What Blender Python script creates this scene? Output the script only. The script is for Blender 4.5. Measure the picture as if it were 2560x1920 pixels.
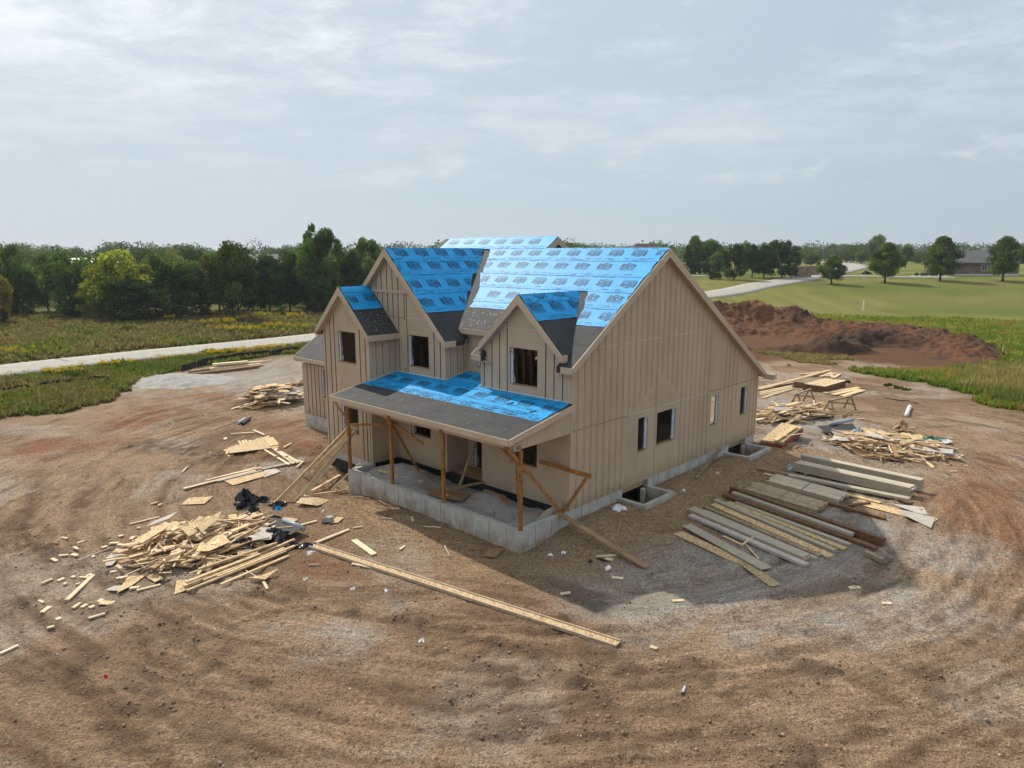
import bpy, math, random
import numpy as np
from mathutils import Vector, Matrix, Euler
for o in list(bpy.data.objects): bpy.data.objects.remove(o)
SC=bpy.context.scene
COL=SC.collection
R=math.radians

# ---------------------------------------------------------------- camera, sky, sun, exposure
cd=bpy.data.cameras.new('camera'); cam=bpy.data.objects.new('camera',cd); COL.objects.link(cam)
cam.location=(0,0,9.355); cam.rotation_euler=(math.pi/2-.186,0,0)
cd.sensor_width=36; cd.lens=24.774; cd.clip_start=.1; cd.clip_end=9000
SC.camera=cam
SUN_EL,SUN_AZ=R(44.5),R(-37.0)          # azimuth from +Y, clockwise seen from above
to_sun=Vector((math.sin(SUN_AZ)*math.cos(SUN_EL),math.cos(SUN_AZ)*math.cos(SUN_EL),math.sin(SUN_EL)))
sd=bpy.data.lights.new('sun','SUN'); sun=bpy.data.objects.new('sun',sd); COL.objects.link(sun)
sd.energy=4.7; sd.angle=R(1.0); sd.color=(1,.93,.82)
sun.rotation_euler=to_sun.to_track_quat('Z','Y').to_euler(); sun.location=(-40,60,60)
SC.view_settings.view_transform='Standard'; SC.view_settings.look='None'
SC.view_settings.exposure=-.1; SC.view_settings.gamma=1; SC.view_settings.use_curve_mapping=False
SC.cycles.use_denoising=True; SC.cycles.adaptive_threshold=.025
SC.cycles.max_bounces=6; SC.cycles.transparent_max_bounces=6; SC.cycles.volume_bounces=0

def nodes_of(idb):
    idb.use_nodes=True; nt=idb.node_tree; nt.nodes.clear(); return nt
class NT:
    """small helper for building node trees"""
    def __init__(s,nt): s.nt=nt
    def n(s,typ,**kw):
        x=s.nt.nodes.new(typ); ins=kw.pop('i',{})
        for k,v in kw.items(): setattr(x,k,v)
        for k,v in ins.items(): s.set(x.inputs[k],v)
        return x
    def set(s,sock,v):
        if isinstance(v,bpy.types.NodeSocket): s.nt.links.new(v,sock)
        elif isinstance(v,bpy.types.Node): s.nt.links.new(v.outputs[0],sock)
        else:
            if isinstance(v,(tuple,list)) and len(v)==3 and sock.type=='RGBA': v=(*v,1)
            sock.default_value=v
    def math(s,op,a,b=0,c=0,clamp=False):
        return s.n('ShaderNodeMath',operation=op,use_clamp=clamp,i={0:a,1:b,2:c}).outputs[0]
    def vm(s,op,a,b=(0,0,0)):
        x=s.n('ShaderNodeVectorMath',operation=op,i={0:a})
        s.set(x.inputs[3] if op=='SCALE' else x.inputs[1],b); return x.outputs[0]
    def mix(s,f,a,b,blend='MIX'):
        x=s.n('ShaderNodeMix',data_type='RGBA',blend_type=blend)
        s.set(x.inputs[0],f); s.set(x.inputs[6],a); s.set(x.inputs[7],b); return x.outputs[2]
    def ramp(s,f,stops,interp='LINEAR'):
        x=s.n('ShaderNodeValToRGB'); cr=x.color_ramp; cr.interpolation=interp
        while len(cr.elements)<len(stops): cr.elements.new(.5)
        for e,(p,c) in zip(cr.elements,stops):
            e.position=p; e.color=(*c,1) if len(c)==3 else c
        s.set(x.inputs[0],f); return x.outputs[0]
    def noise(s,vec,scale,detail=4,rough=.55,dist=0):
        x=s.n('ShaderNodeTexNoise',i={'Scale':scale,'Detail':detail,'Roughness':rough,'Distortion':dist}); s.set(x.inputs['Vector'],vec); return x.outputs[0]

W=bpy.data.worlds.new('World'); SC.world=W; W.cycles.sampling_method='MANUAL'; W.cycles.sample_map_resolution=256
t=NT(nodes_of(W))
sky=t.n('ShaderNodeTexSky',sky_type='NISHITA',sun_disc=False,sun_elevation=SUN_EL,sun_rotation=SUN_AZ,air_density=1.0,dust_density=1.0,ozone_density=1.0,altitude=200)
dirv=t.n('ShaderNodeTexCoord').outputs['Generated']
sep=t.n('ShaderNodeSeparateXYZ',i={0:dirv})
den=t.math('ADD',t.math('MAXIMUM',sep.outputs[2],0.0),.10)
uv=t.n('ShaderNodeCombineXYZ',i={0:t.math('DIVIDE',sep.outputs[0],den),1:t.math('DIVIDE',sep.outputs[1],den),2:0.0}).outputs[0]
warp=t.vm('MULTIPLY',uv,(1.0,1.25,1.0))
n1=t.noise(t.vm('ADD',warp,(1.9,.4,0)),.42,3,.6,.3); n2=t.noise(t.vm('ADD',warp,(7.3,2.1,0)),2.6,6,.72,.25)
nn=t.math('ADD',t.math('MULTIPLY',n1,.60),t.math('MULTIPLY',n2,.40))
cl=t.n('ShaderNodeMapRange',i={0:nn,1:.40,2:.64,3:0.0,4:1.0},interpolation_type='SMOOTHSTEP').outputs[0]
up=t.n('ShaderNodeMapRange',i={0:sep.outputs[2],1:.05,2:.42,3:.02,4:1.0},interpolation_type='SMOOTHSTEP').outputs[0]
cl=t.math('MULTIPLY',cl,up)
# low heaped clouds far away, just above the horizon
hz=t.vm('MULTIPLY',dirv,(3.2,3.2,8.5))
n3=t.noise(hz,1.5,5,.62,.2)
band=t.math('MULTIPLY',t.n('ShaderNodeMapRange',i={0:sep.outputs[2],1:.075,2:.10,3:0.0,4:1.0},interpolation_type='SMOOTHSTEP').outputs[0],
            t.n('ShaderNodeMapRange',i={0:sep.outputs[2],1:.11,2:.20,3:1.0,4:0.0},interpolation_type='SMOOTHSTEP').outputs[0])
cu=t.math('MULTIPLY',t.n('ShaderNodeMapRange',i={0:n3,1:.50,2:.64,3:0.0,4:1.0},interpolation_type='SMOOTHSTEP').outputs[0],band)
veil=t.mix(t.n('ShaderNodeMapRange',i={0:sep.outputs[2],1:0.0,2:.5,3:0.0,4:1.0}).outputs[0],(4.6,5.55,6.5),(5.0,6.1,7.25))
sd_=t.n('ShaderNodeVectorMath',operation='DOT_PRODUCT',i={0:dirv,1:tuple(to_sun)}).outputs['Value']
glow=t.math('POWER',t.math('MULTIPLY_ADD',sd_,.5,.5,clamp=True),3.0)
veil=t.mix(t.math('MULTIPLY',glow,.75),veil,(8.2,8.9,9.5))     # hazy air is brighter towards the sun
base=t.mix(.92,sky.outputs[0],veil)
c2=t.mix(t.math('MULTIPLY',cl,.9),base,t.mix(glow,(8.8,9.3,9.8),(15.5,15.7,15.8)))
c3=t.mix(t.math('MULTIPLY',cu,.5),c2,(8.4,8.9,9.3))
bg=t.n('ShaderNodeBackground',i={0:c3,1:.1})
out=t.n('ShaderNodeOutputWorld',i={0:bg})

# ---------------------------------------------------------------- land, numpy helpers
X0,Y0,YAW=1.9192,22.548,.7597
CY,SY=math.cos(YAW),math.sin(YAW)
ZF=.75            # siding bottom above the level of the yard
def sstep(t):
    t=np.clip(t,0,1); return t*t*(3-2*t)
def to_ab(x,y):
    dx=x-X0; dy=y-Y0
    return -CY*dx+SY*dy, SY*dx+CY*dy
def from_ab(a,b): return X0-a*CY+b*SY, Y0+a*SY+b*CY
def G(x,y):
    """smooth height of the land"""
    x=np.asarray(x,float); y=np.asarray(y,float)
    a,b=to_ab(x,y)
    z=3.9*sstep((y-95)/75)*sstep((x+10)/50)
    z=z+.38*np.exp(-((a+.5)/1.5)**2)*sstep((b+2.2)/3)*sstep((17-b)/2)
    z=z-.42*np.exp(-((a-10.2)/1.7)**2-((b+2.3)/1.6)**2)
    z=z+.2*np.exp(-((a-4.6)/2.4)**2-((b+3.5)/.9)**2)
    z=z+.22*np.exp(-((a-8.0)/1.0)**2-((b+3.9)/.8)**2)
    z=z+.3*np.exp(-((a-15.5)/2.0)**2-((b+.6)/1.6)**2)
    return z
def _h(ix,iy,s):
    n=(ix.astype(np.int64)*374761393+iy.astype(np.int64)*668265263+s*974634777)&0x7fffffff
    n=((n^(n>>13))*1274126177)&0x7fffffff
    return ((n^(n>>16))&0xffff)/65535.
def vn(x,y,s=0):
    xi=np.floor(x); yi=np.floor(y); fx=x-xi; fy=y-yi
    fx=fx*fx*(3-2*fx); fy=fy*fy*(3-2*fy)
    a=_h(xi,yi,s); b=_h(xi+1,yi,s); c=_h(xi,yi+1,s); d=_h(xi+1,yi+1,s)
    return a+(b-a)*fx+(c-a)*fy+(a-b-c+d)*fx*fy
def fbm(x,y,s=0,o=4,g=.5):
    r=0; k=1; n=0
    for i in range(o):
        r=r+k*vn(x*2**i+17.3*i,y*2**i-9.1*i,s+i); n+=k; k*=g
    return r/n
def seg_dist(x,y,pl):
    """distance to a polyline, and the parameter (index) of the nearest point"""
    best=np.full(x.shape,1e9); par=np.zeros(x.shape)
    for i in range(len(pl)-1):
        ax,ay=pl[i][:2]; bx,by=pl[i+1][:2]
        L=(bx-ax)**2+(by-ay)**2+1e-9
        tt=np.clip(((x-ax)*(bx-ax)+(y-ay)*(by-ay))/L,0,1)
        d=np.hypot(x-ax-tt*(bx-ax),y-ay-tt*(by-ay))
        m=d<best; best=np.where(m,d,best); par=np.where(m,i+tt,par)
    return best,par
def poly_sd(x,y,pl):
    """signed distance to a polygon, positive inside"""
    ins=np.zeros(x.shape,bool); n=len(pl)
    for i in range(n):
        ax,ay=pl[i]; bx,by=pl[(i+1)%n]
        c=((ay>y)!=(by>y))
        with np.errstate(divide='ignore',invalid='ignore'):
            xx=(bx-ax)*(y-ay)/(by-ay+1e-12)+ax
        ins^=c&(x<xx)
    d,_=seg_dist(x,y,list(pl)+[pl[0]])
    return np.where(ins,d,-d)
def gz(x,y): return float(G(x,y))

# ---------------------------------------------------------------- mesh + object helpers
def npmesh(name,V,F,col=None,smooth=False):
    V=np.asarray(V,np.float32); F=np.asarray(F,np.int32)
    me=bpy.data.meshes.new(name); n,k=F.shape
    me.vertices.add(len(V)); me.vertices.foreach_set('co',V.ravel())
    me.loops.add(n*k); me.loops.foreach_set('vertex_index',F.ravel())
    me.polygons.add(n); me.polygons.foreach_set('loop_start',np.arange(0,n*k,k,dtype=np.int32))
    if smooth: me.polygons.foreach_set('use_smooth',np.ones(n,bool))
    me.update(calc_edges=True)
    if col is not None:
        a=me.color_attributes.new('Col','FLOAT_COLOR','POINT')
        c=np.ones((len(V),4),np.float32); col=np.asarray(col); c[:,:col.shape[1]]=col; a.data.foreach_set('color',c.ravel())
    return me
def pymesh(name,V,F,smooth=False):
    me=bpy.data.meshes.new(name); me.from_pydata([tuple(map(float,v)) for v in V],[],F); me.update()
    if smooth:
        for p in me.polygons: p.use_smooth=True
    return me
def obj(name,me,mat=None,parent=None,M=None):
    o=bpy.data.objects.new(name,me); COL.objects.link(o)
    if mat is not None and me is not None and not me.materials: me.materials.append(mat)
    if parent is not None: o.parent=parent
    if M is not None: o.matrix_basis=M
    return o
def tag(o,label=None,cat=None,group=None,kind=None):
    if label: o['label']=label
    if cat: o['category']=cat
    if group: o['group']=group
    if kind: o['kind']=kind
    return o
def empty(name,loc,rz=0):
    o=bpy.data.objects.new(name,None); COL.objects.link(o); o.location=loc; o.rotation_euler=(0,0,rz); o.empty_display_size=.3
    return o
class MB:
    def __init__(s): s.v=[]; s.f=[]
    def add(s,V,F):
        k=len(s.v); s.v+= [tuple(map(float,v)) for v in V]; s.f+=[tuple(i+k for i in f) for f in F]; return s
    def hexa(s,P): return s.add(P,[(0,3,2,1),(4,5,6,7),(0,1,5,4),(1,2,6,5),(2,3,7,6),(3,0,4,7)])
    def box(s,x0,x1,y0,y1,z0,z1):
        return s.hexa([(x0,y0,z0),(x1,y0,z0),(x1,y1,z0),(x0,y1,z0),(x0,y0,z1),(x1,y0,z1),(x1,y1,z1),(x0,y1,z1)])
    def prism(s,poly,off):
        """poly: planar 3D loop, extruded by vector off"""
        n=len(poly); off=Vector(off); P=[Vector(p) for p in poly]; Q=[p+off for p in P]
        return s.add(P+Q,[tuple(range(n))[::-1],tuple(range(n,2*n))]+[(i,(i+1)%n,n+(i+1)%n,n+i) for i in range(n)])
    def tube(s,pts,rad,n=8,cap=True):
        pts=[Vector(p) for p in pts]; rr=rad if isinstance(rad,(list,tuple)) else [rad]*len(pts)
        k=len(s.v); prev=None
        for i,p in enumerate(pts):
            d=(pts[min(i+1,len(pts)-1)]-pts[max(i-1,0)]).normalized()
            u=d.orthogonal().normalized() if prev is None else (prev-d*prev.dot(d)).normalized()
            prev=u; w=d.cross(u)
            for j in range(n):
                a=2*math.pi*j/n; s.v.append(tuple(p+(u*math.cos(a)+w*math.sin(a))*rr[i]))
        for i in range(len(pts)-1):
            for j in range(n): s.f.append((k+i*n+j,k+i*n+(j+1)%n,k+(i+1)*n+(j+1)%n,k+(i+1)*n+j))
        if cap:
            s.f.append(tuple(k+j for j in range(n))[::-1]); s.f.append(tuple(k+(len(pts)-1)*n+j for j in range(n)))
        return s
    def beam(s,p,q,w,h,up=(0,0,1)):
        p=Vector(p); q=Vector(q); d=(q-p).normalized(); up=Vector(up)
        sx=d.cross(up)
        sx=(sx if sx.length>1e-4 else d.orthogonal()).normalized(); uz=sx.cross(d).normalized()
        a=sx*w/2; b=uz*h/2
        return s.hexa([p-a-b,p+a-b,q+a-b,q-a-b,p-a+b,p+a+b,q+a+b,q-a+b])
    def build(s,name,mat,parent=None,smooth=False):
        return obj(name,pymesh(name,s.v,s.f,smooth),mat,parent)

# ---------------------------------------------------------------- materials
def mat(name,col,rough=.8,col2=None,scale=4,lo=.4,hi=.6,rnd=0,bump=0,bscale=60,spec=.3,stretch=None,metal=0,streak=None,island=0):
    """plain surface: base colour, a second colour in noise patches, value change per object, fine bump"""
    m=bpy.data.materials.new(name); t=NT(nodes_of(m))
    pos=t.n('ShaderNodeNewGeometry').outputs['Position'] if stretch is None else t.vm('MULTIPLY',t.n('ShaderNodeTexCoord').outputs['Object'],stretch)
    c=t.n('ShaderNodeRGB'); c.outputs[0].default_value=(*col,1); c=c.outputs[0]
    if col2 is not None:
        f=t.n('ShaderNodeMapRange',i={0:t.noise(pos,scale,5,.6),1:lo,2:hi}).outputs[0]
        c=t.mix(f,c,col2)
    if rnd or island:
        src=t.n('ShaderNodeObjectInfo').outputs['Random'] if rnd else t.n('ShaderNodeNewGeometry').outputs['Random Per Island']
        k=rnd or island
        v=t.n('ShaderNodeMapRange',i={0:src,1:0.0,2:1.0,3:1-k,4:1+k}).outputs[0]
        c=t.vm('SCALE',c,v)
    b=t.n('ShaderNodeBsdfPrincipled',i={'Base Color':c,'Roughness':rough,'Metallic':metal})
    b.inputs['Specular IOR Level'].default_value=spec
    if bump:
        bp=t.n('ShaderNodeBump',i={'Strength':bump,'Distance':.02,'Height':t.noise(pos,bscale,4,.6)})
        t.set(b.inputs['Normal'],bp)
    t.n('ShaderNodeOutputMaterial',i={0:b}); return m
def vcol_mat(name,rough=.9,bump=.4,bscale=30,var=.35,vscale=25,transl=0,spec=.2,bdist=.03):
    """colour from the mesh's own colour attribute, with fine variation"""
    m=bpy.data.materials.new(name); t=NT(nodes_of(m))
    pos=t.n('ShaderNodeNewGeometry').outputs['Position']
    c=t.n('ShaderNodeVertexColor',layer_name='Col').outputs[0]
    if var:
        f=t.n('ShaderNodeMapRange',i={0:t.noise(pos,vscale,5,.65),1:.25,2:.75,3:1-var,4:1+var}).outputs[0]
        c=t.vm('SCALE',c,f)
    if transl:
        d=t.n('ShaderNodeBsdfDiffuse',i={0:c}); tr=t.n('ShaderNodeBsdfTranslucent',i={0:t.vm('MULTIPLY',c,(1.15,1.2,.7))})
        b=t.n('ShaderNodeMixShader',i={0:transl,1:d,2:tr})
    else:
        b=t.n('ShaderNodeBsdfPrincipled',i={'Base Color':c,'Roughness':rough}); b.inputs['Specular IOR Level'].default_value=spec
        if bump:
            h=t.math('ADD',t.noise(pos,bscale,6,.65),t.math('MULTIPLY',t.noise(pos,bscale*.22,4,.6),2.0))
            t.set(b.inputs['Normal'],t.n('ShaderNodeBump',i={'Strength':bump,'Distance':bdist,'Height':h}))
    t.n('ShaderNodeOutputMaterial',i={0:b}); return m
STREAK_C=(.3248,29.5806)
def soil_mat(name):
    """soil: colour attribute, crumbs where the attribute's alpha says the soil is churned, drying cracks elsewhere"""
    m=bpy.data.materials.new(name); t=NT(nodes_of(m))
    pos=t.n('ShaderNodeNewGeometry').outputs['Position']
    va=t.n('ShaderNodeVertexColor',layer_name='Col'); c=va.outputs[0]; al=va.outputs[1]
    n1=t.noise(pos,9.0,4,.8); n2=t.noise(pos,22.0,2,.7)
    f=t.n('ShaderNodeMapRange',i={0:n1,1:.35,2:.65,3:.58,4:1.42}).outputs[0]
    c=t.vm('SCALE',c,f)
    c=t.vm('SCALE',c,t.n('ShaderNodeMapRange',i={0:n2,1:.34,2:.66,3:.6,4:1.4}).outputs[0])
    # scraped streaks that follow the machines' loops round the house
    sp_=t.n('ShaderNodeSeparateXYZ',i={0:pos}); dx=t.math('SUBTRACT',sp_.outputs[0],STREAK_C[0]); dy=t.math('SUBTRACT',sp_.outputs[1],STREAK_C[1])
    rr_=t.math('SQRT',t.math('ADD',t.math('MULTIPLY',dx,t.math('MULTIPLY',dx,.74)),t.math('MULTIPLY',dy,dy)))
    rw_=t.math('ADD',rr_,t.math('MULTIPLY',t.noise(pos,.10,2,.5),5.0))
    sv=t.n('ShaderNodeCombineXYZ',i={0:t.math('MULTIPLY',rw_,5.2),1:t.math('MULTIPLY',t.math('ARCTAN2',dy,dx),5.5),2:0.0}).outputs[0]
    sk=t.noise(sv,1.0,5,.72)
    dm=t.math('MULTIPLY',t.n('ShaderNodeMapRange',i={0:al,1:.02,2:.12}).outputs[0],t.n('ShaderNodeMapRange',i={0:t.noise(pos,.23,2,.5),1:.36,2:.6,3:.25,4:1.25}).outputs[0])
    c=t.vm('SCALE',c,t.math('ADD',1.0,t.math('MULTIPLY',dm,t.n('ShaderNodeMapRange',i={0:sk,1:.3,2:.7,3:-.26,4:.28}).outputs[0])))
    cr=t.math('MULTIPLY',t.n('ShaderNodeMapRange',i={0:t.math('ADD',t.math('MULTIPLY',n1,.55),t.math('MULTIPLY',n2,.45)),1:.47,2:.55,3:0.0,4:1.0}).outputs[0],al)
    c=t.mix(t.math('MULTIPLY',cr,.75),c,(.115,.078,.05))
    wv=t.vm('ADD',pos,t.vm('SCALE',t.n('ShaderNodeTexNoise',i={'Vector':pos,'Scale':2.5,'Detail':2.0}).outputs[1],.5))
    vo=t.n('ShaderNodeTexVoronoi',feature='DISTANCE_TO_EDGE',i={'Scale':2.6,'Vector':wv})
    ck=t.math('MULTIPLY',t.n('ShaderNodeMapRange',i={0:vo.outputs['Distance'],1:.006,2:.03,3:1.0,4:0.0}).outputs[0],t.n('ShaderNodeMapRange',i={0:t.noise(pos,.45,3,.6),1:.52,2:.62}).outputs[0])
    c=t.mix(t.math('MULTIPLY',ck,.6),c,(.07,.05,.036))
    b=t.n('ShaderNodeBsdfPrincipled',i={'Base Color':c,'Roughness':.97}); b.inputs['Specular IOR Level'].default_value=.12
    h=t.math('ADD',t.math('MULTIPLY',sk,.9),t.math('ADD',t.math('MULTIPLY',n2,.7),t.math('MULTIPLY',n1,1.6)))
    t.set(b.inputs['Normal'],t.n('ShaderNodeBump',i={'Strength':1.0,'Distance':.10,'Height':h}))
    t.n('ShaderNodeOutputMaterial',i={0:b}); return m
def osb_mat(name,col,dark,rnd=.15):
    m=bpy.data.materials.new(name); t=NT(nodes_of(m))
    pos=t.n('ShaderNodeNewGeometry').outputs['Position']
    v=t.n('ShaderNodeTexVoronoi',feature='F1',i={'Scale':22.0,'Randomness':1.0}); t.set(v.inputs['Vector'],t.vm('MULTIPLY',pos,(1.0,.55,1.0)))
    f=t.n('ShaderNodeSeparateColor',i={0:v.outputs['Color']}).outputs[0]
    c=t.ramp(f,[(0,dark),(.35,col),(.7,tuple(min(1,k*1.18) for k in col)),(1,tuple(k*.86 for k in col))])
    r=t.n('ShaderNodeMapRange',i={0:t.n('ShaderNodeObjectInfo').outputs['Random'],3:1-rnd,4:1+rnd}).outputs[0]
    c=t.vm('SCALE',c,r)
    b=t.n('ShaderNodeBsdfPrincipled',i={'Base Color':c,'Roughness':.75}); b.inputs['Specular IOR Level'].default_value=.25
    t.n('ShaderNodeOutputMaterial',i={0:b}); return m
def siding_mat(name,col):
    """painted wood-grain siding: faint vertical grain and slight blotches"""
    m=bpy.data.materials.new(name); t=NT(nodes_of(m))
    pos=t.n('ShaderNodeNewGeometry').outputs['Position']
    g=t.noise(t.vm('MULTIPLY',pos,(38,38,1.6)),1.0,4,.6)
    p2=t.noise(t.vm('MULTIPLY',pos,(.9,.9,.5)),1.0,4,.6)
    k=t.math('ADD',t.n('ShaderNodeMapRange',i={0:g,1:.3,2:.7,3:.95,4:1.03}).outputs[0],t.n('ShaderNodeMapRange',i={0:p2,1:.3,2:.7,3:-.09,4:.07}).outputs[0])
    rel=t.vm('SUBTRACT',pos,(1.9192,22.548,.75))
    pa=t.math('FLOOR',t.math('MULTIPLY_ADD',t.n('ShaderNodeVectorMath',operation='DOT_PRODUCT',i={0:rel,1:(-.7250,.6887,0)}).outputs['Value'],.897,.3))
    pb=t.math('FLOOR',t.math('MULTIPLY_ADD',t.n('ShaderNodeVectorMath',operation='DOT_PRODUCT',i={0:rel,1:(.6887,.7250,0)}).outputs['Value'],.897,.3))
    pz=t.math('FLOOR',t.math('MULTIPLY',t.n('ShaderNodeSeparateXYZ',i={0:rel}).outputs[2],.365))
    wn=t.n('ShaderNodeTexWhiteNoise',noise_dimensions='3D',i={'Vector':t.n('ShaderNodeCombineXYZ',i={0:pa,1:pb,2:pz}).outputs[0]}).outputs['Value']
    k=t.math('ADD',k,t.math('MULTIPLY_ADD',wn,.10,-.05))
    c=t.vm('SCALE',col,k)
    z=t.n('ShaderNodeSeparateXYZ',i={0:pos}).outputs[2]
    mud=t.n('ShaderNodeMapRange',i={0:t.math('ADD',z,t.math('MULTIPLY',t.noise(pos,3.0,4,.6),-.9)),1:.30,2:.75,3:.5,4:0.0}).outputs[0]
    c=t.mix(mud,c,(.27,.20,.13))
    b=t.n('ShaderNodeBsdfPrincipled',i={'Base Color':c,'Roughness':.62}); b.inputs['Specular IOR Level'].default_value=.3
    t.set(b.inputs['Normal'],t.n('ShaderNodeBump',i={'Strength':.12,'Distance':.01,'Height':g}))
    t.n('ShaderNodeOutputMaterial',i={0:b}); return m
def concrete_mat(name,col):
    m=bpy.data.materials.new(name); t=NT(nodes_of(m))
    pos=t.n('ShaderNodeNewGeometry').outputs['Position']
    z=t.n('ShaderNodeSeparateXYZ',i={0:pos}).outputs[2]
    n=t.noise(pos,2.2,6,.65); n2=t.noise(t.vm('MULTIPLY',pos,(5,5,1.1)),1.3,4,.6)
    c=t.mix(t.n('ShaderNodeMapRange',i={0:n,1:.35,2:.68}).outputs[0],col,tuple(k*.72 for k in col))
    # mud splashed up from the soil, in uneven tongues
    mud=t.n('ShaderNodeMapRange',i={0:t.math('ADD',z,t.math('MULTIPLY',n2,.9)),1:.60,2:1.0,3:.9,4:0.0}).outputs[0]
    c=t.mix(t.math('MULTIPLY',mud,t.n('ShaderNodeMapRange',i={0:n,1:.3,2:.6}).outputs[0]),c,(.30,.225,.135))
    b=t.n('ShaderNodeBsdfPrincipled',i={'Base Color':c,'Roughness':.85}); b.inputs['Specular IOR Level'].default_value=.25
    t.set(b.inputs['Normal'],t.n('ShaderNodeBump',i={'Strength':.25,'Distance':.01,'Height':t.noise(pos,30,5,.6)}))
    t.n('ShaderNodeOutputMaterial',i={0:b}); return m
def felt_mat(name):
    m=bpy.data.materials.new(name); t=NT(nodes_of(m))
    pos=t.n('ShaderNodeNewGeometry').outputs['Position']
    n=t.noise(pos,1.3,6,.65); f=t.noise(pos,60,3,.6)
    c=t.mix(t.n('ShaderNodeMapRange',i={0:n,1:.3,2:.7}).outputs[0],(.032,.033,.035),(.056,.057,.059))
    c=t.vm('SCALE',c,t.n('ShaderNodeMapRange',i={0:f,1:.3,2:.7,3:.75,4:1.3}).outputs[0])
    b=t.n('ShaderNodeBsdfPrincipled',i={'Base Color':c,'Roughness':.72}); b.inputs['Specular IOR Level'].default_value=.18
    t.set(b.inputs['Normal'],t.n('ShaderNodeBump',i={'Strength':.4,'Distance':.012,'Height':t.math('ADD',t.noise(pos,6,3,.5),t.math('MULTIPLY',f,.3))}))
    t.n('ShaderNodeOutputMaterial',i={0:b}); return m
def blue_mat(name):
    m=bpy.data.materials.new(name); t=NT(nodes_of(m))
    pos=t.n('ShaderNodeNewGeometry').outputs['Position']
    n=t.noise(pos,1.1,5,.6); wr=t.noise(t.vm('MULTIPLY',pos,(1,1,1.6)),5.5,5,.55,1.2)
    c=t.mix(t.n('ShaderNodeMapRange',i={0:n,1:.3,2:.7}).outputs[0],(.004,.285,.63),(.007,.345,.71))
    b=t.n('ShaderNodeBsdfPrincipled',i={'Base Color':c,'Roughness':.54}); b.inputs['Specular IOR Level'].default_value=.25
    t.set(b.inputs['Normal'],t.n('ShaderNodeBump',i={'Strength':.4,'Distance':.03,'Height':wr}))
    t.n('ShaderNodeOutputMaterial',i={0:b}); return m
MS=siding_mat('siding_tan',(.475,.365,.257))
MT=siding_mat('trim_tan',(.50,.39,.28))
MDARK=mat('strip_dark',(.055,.04,.028),.95,spec=.1)
MCAULK=mat('caulk_white',(.62,.60,.56),.6)
MCON=concrete_mat('concrete',(.50,.485,.45)); MFORM=mat('form_joint',(.24,.23,.21),.9)
MTAR=mat('foundation_coating',(.012,.012,.013),.45,spec=.4,bump=.3,bscale=12)
MFELT=felt_mat('roof_felt')
MBLUE=blue_mat('roof_sheet_blue')
MINK=mat('print_ink',(.008,.011,.026),.55,spec=.25)
MSTUD=mat('framing_lumber',(.40,.24,.115),.75,(.30,.165,.07),3,rnd=.18)
MPOST=mat('weathered_lumber',(.36,.17,.055),.7,(.22,.095,.03),7,rnd=.15)
MPINE=mat('fresh_pine',(.66,.48,.275),.7,(.50,.34,.17),5,rnd=.28)
MPALE=mat('pale_pine',(.74,.60,.40),.7,(.60,.46,.28),6,rnd=.16)
MGREYW=mat('grey_weathered_board',(.33,.25,.165),.8,(.22,.155,.095),6,rnd=.18)
MBROWN=mat('brown_beam',(.20,.105,.052),.7,(.13,.062,.03),6,rnd=.2)
MOSB=osb_mat('strand_board',(.60,.43,.225),(.34,.205,.085))
MOSBD=osb_mat('strand_board_dusty',(.47,.34,.19),(.27,.17,.08))
MPLY=mat('plywood_brown',(.36,.235,.125),.75,(.27,.165,.085),3,rnd=.15)
MPRIMED=mat('primed_trim_board',(.46,.395,.30),.6,(.41,.35,.265),2,rnd=.12)
MGREYB=mat('grey_backed_offcut',(.47,.42,.37),.7,(.40,.355,.31),4,rnd=.12)
MWRAP=mat('house_wrap',(.54,.56,.59),.6,(.42,.45,.49),9)
MWHITE=mat('white_plastic',(.76,.78,.80),.4,rnd=.06)
MBLACK=mat('black_plastic',(.010,.011,.014),.28,spec=.5)
MGREYP=mat('grey_plastic',(.33,.36,.39),.4)
MRED=mat('red_painted_wood',(.32,.045,.02),.6,(.22,.03,.015),4)
MGRAVEL=mat('crushed_gravel',(.42,.40,.375),.95,(.27,.255,.24),9,.3,.7,bump=1.0,bscale=26)

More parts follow.
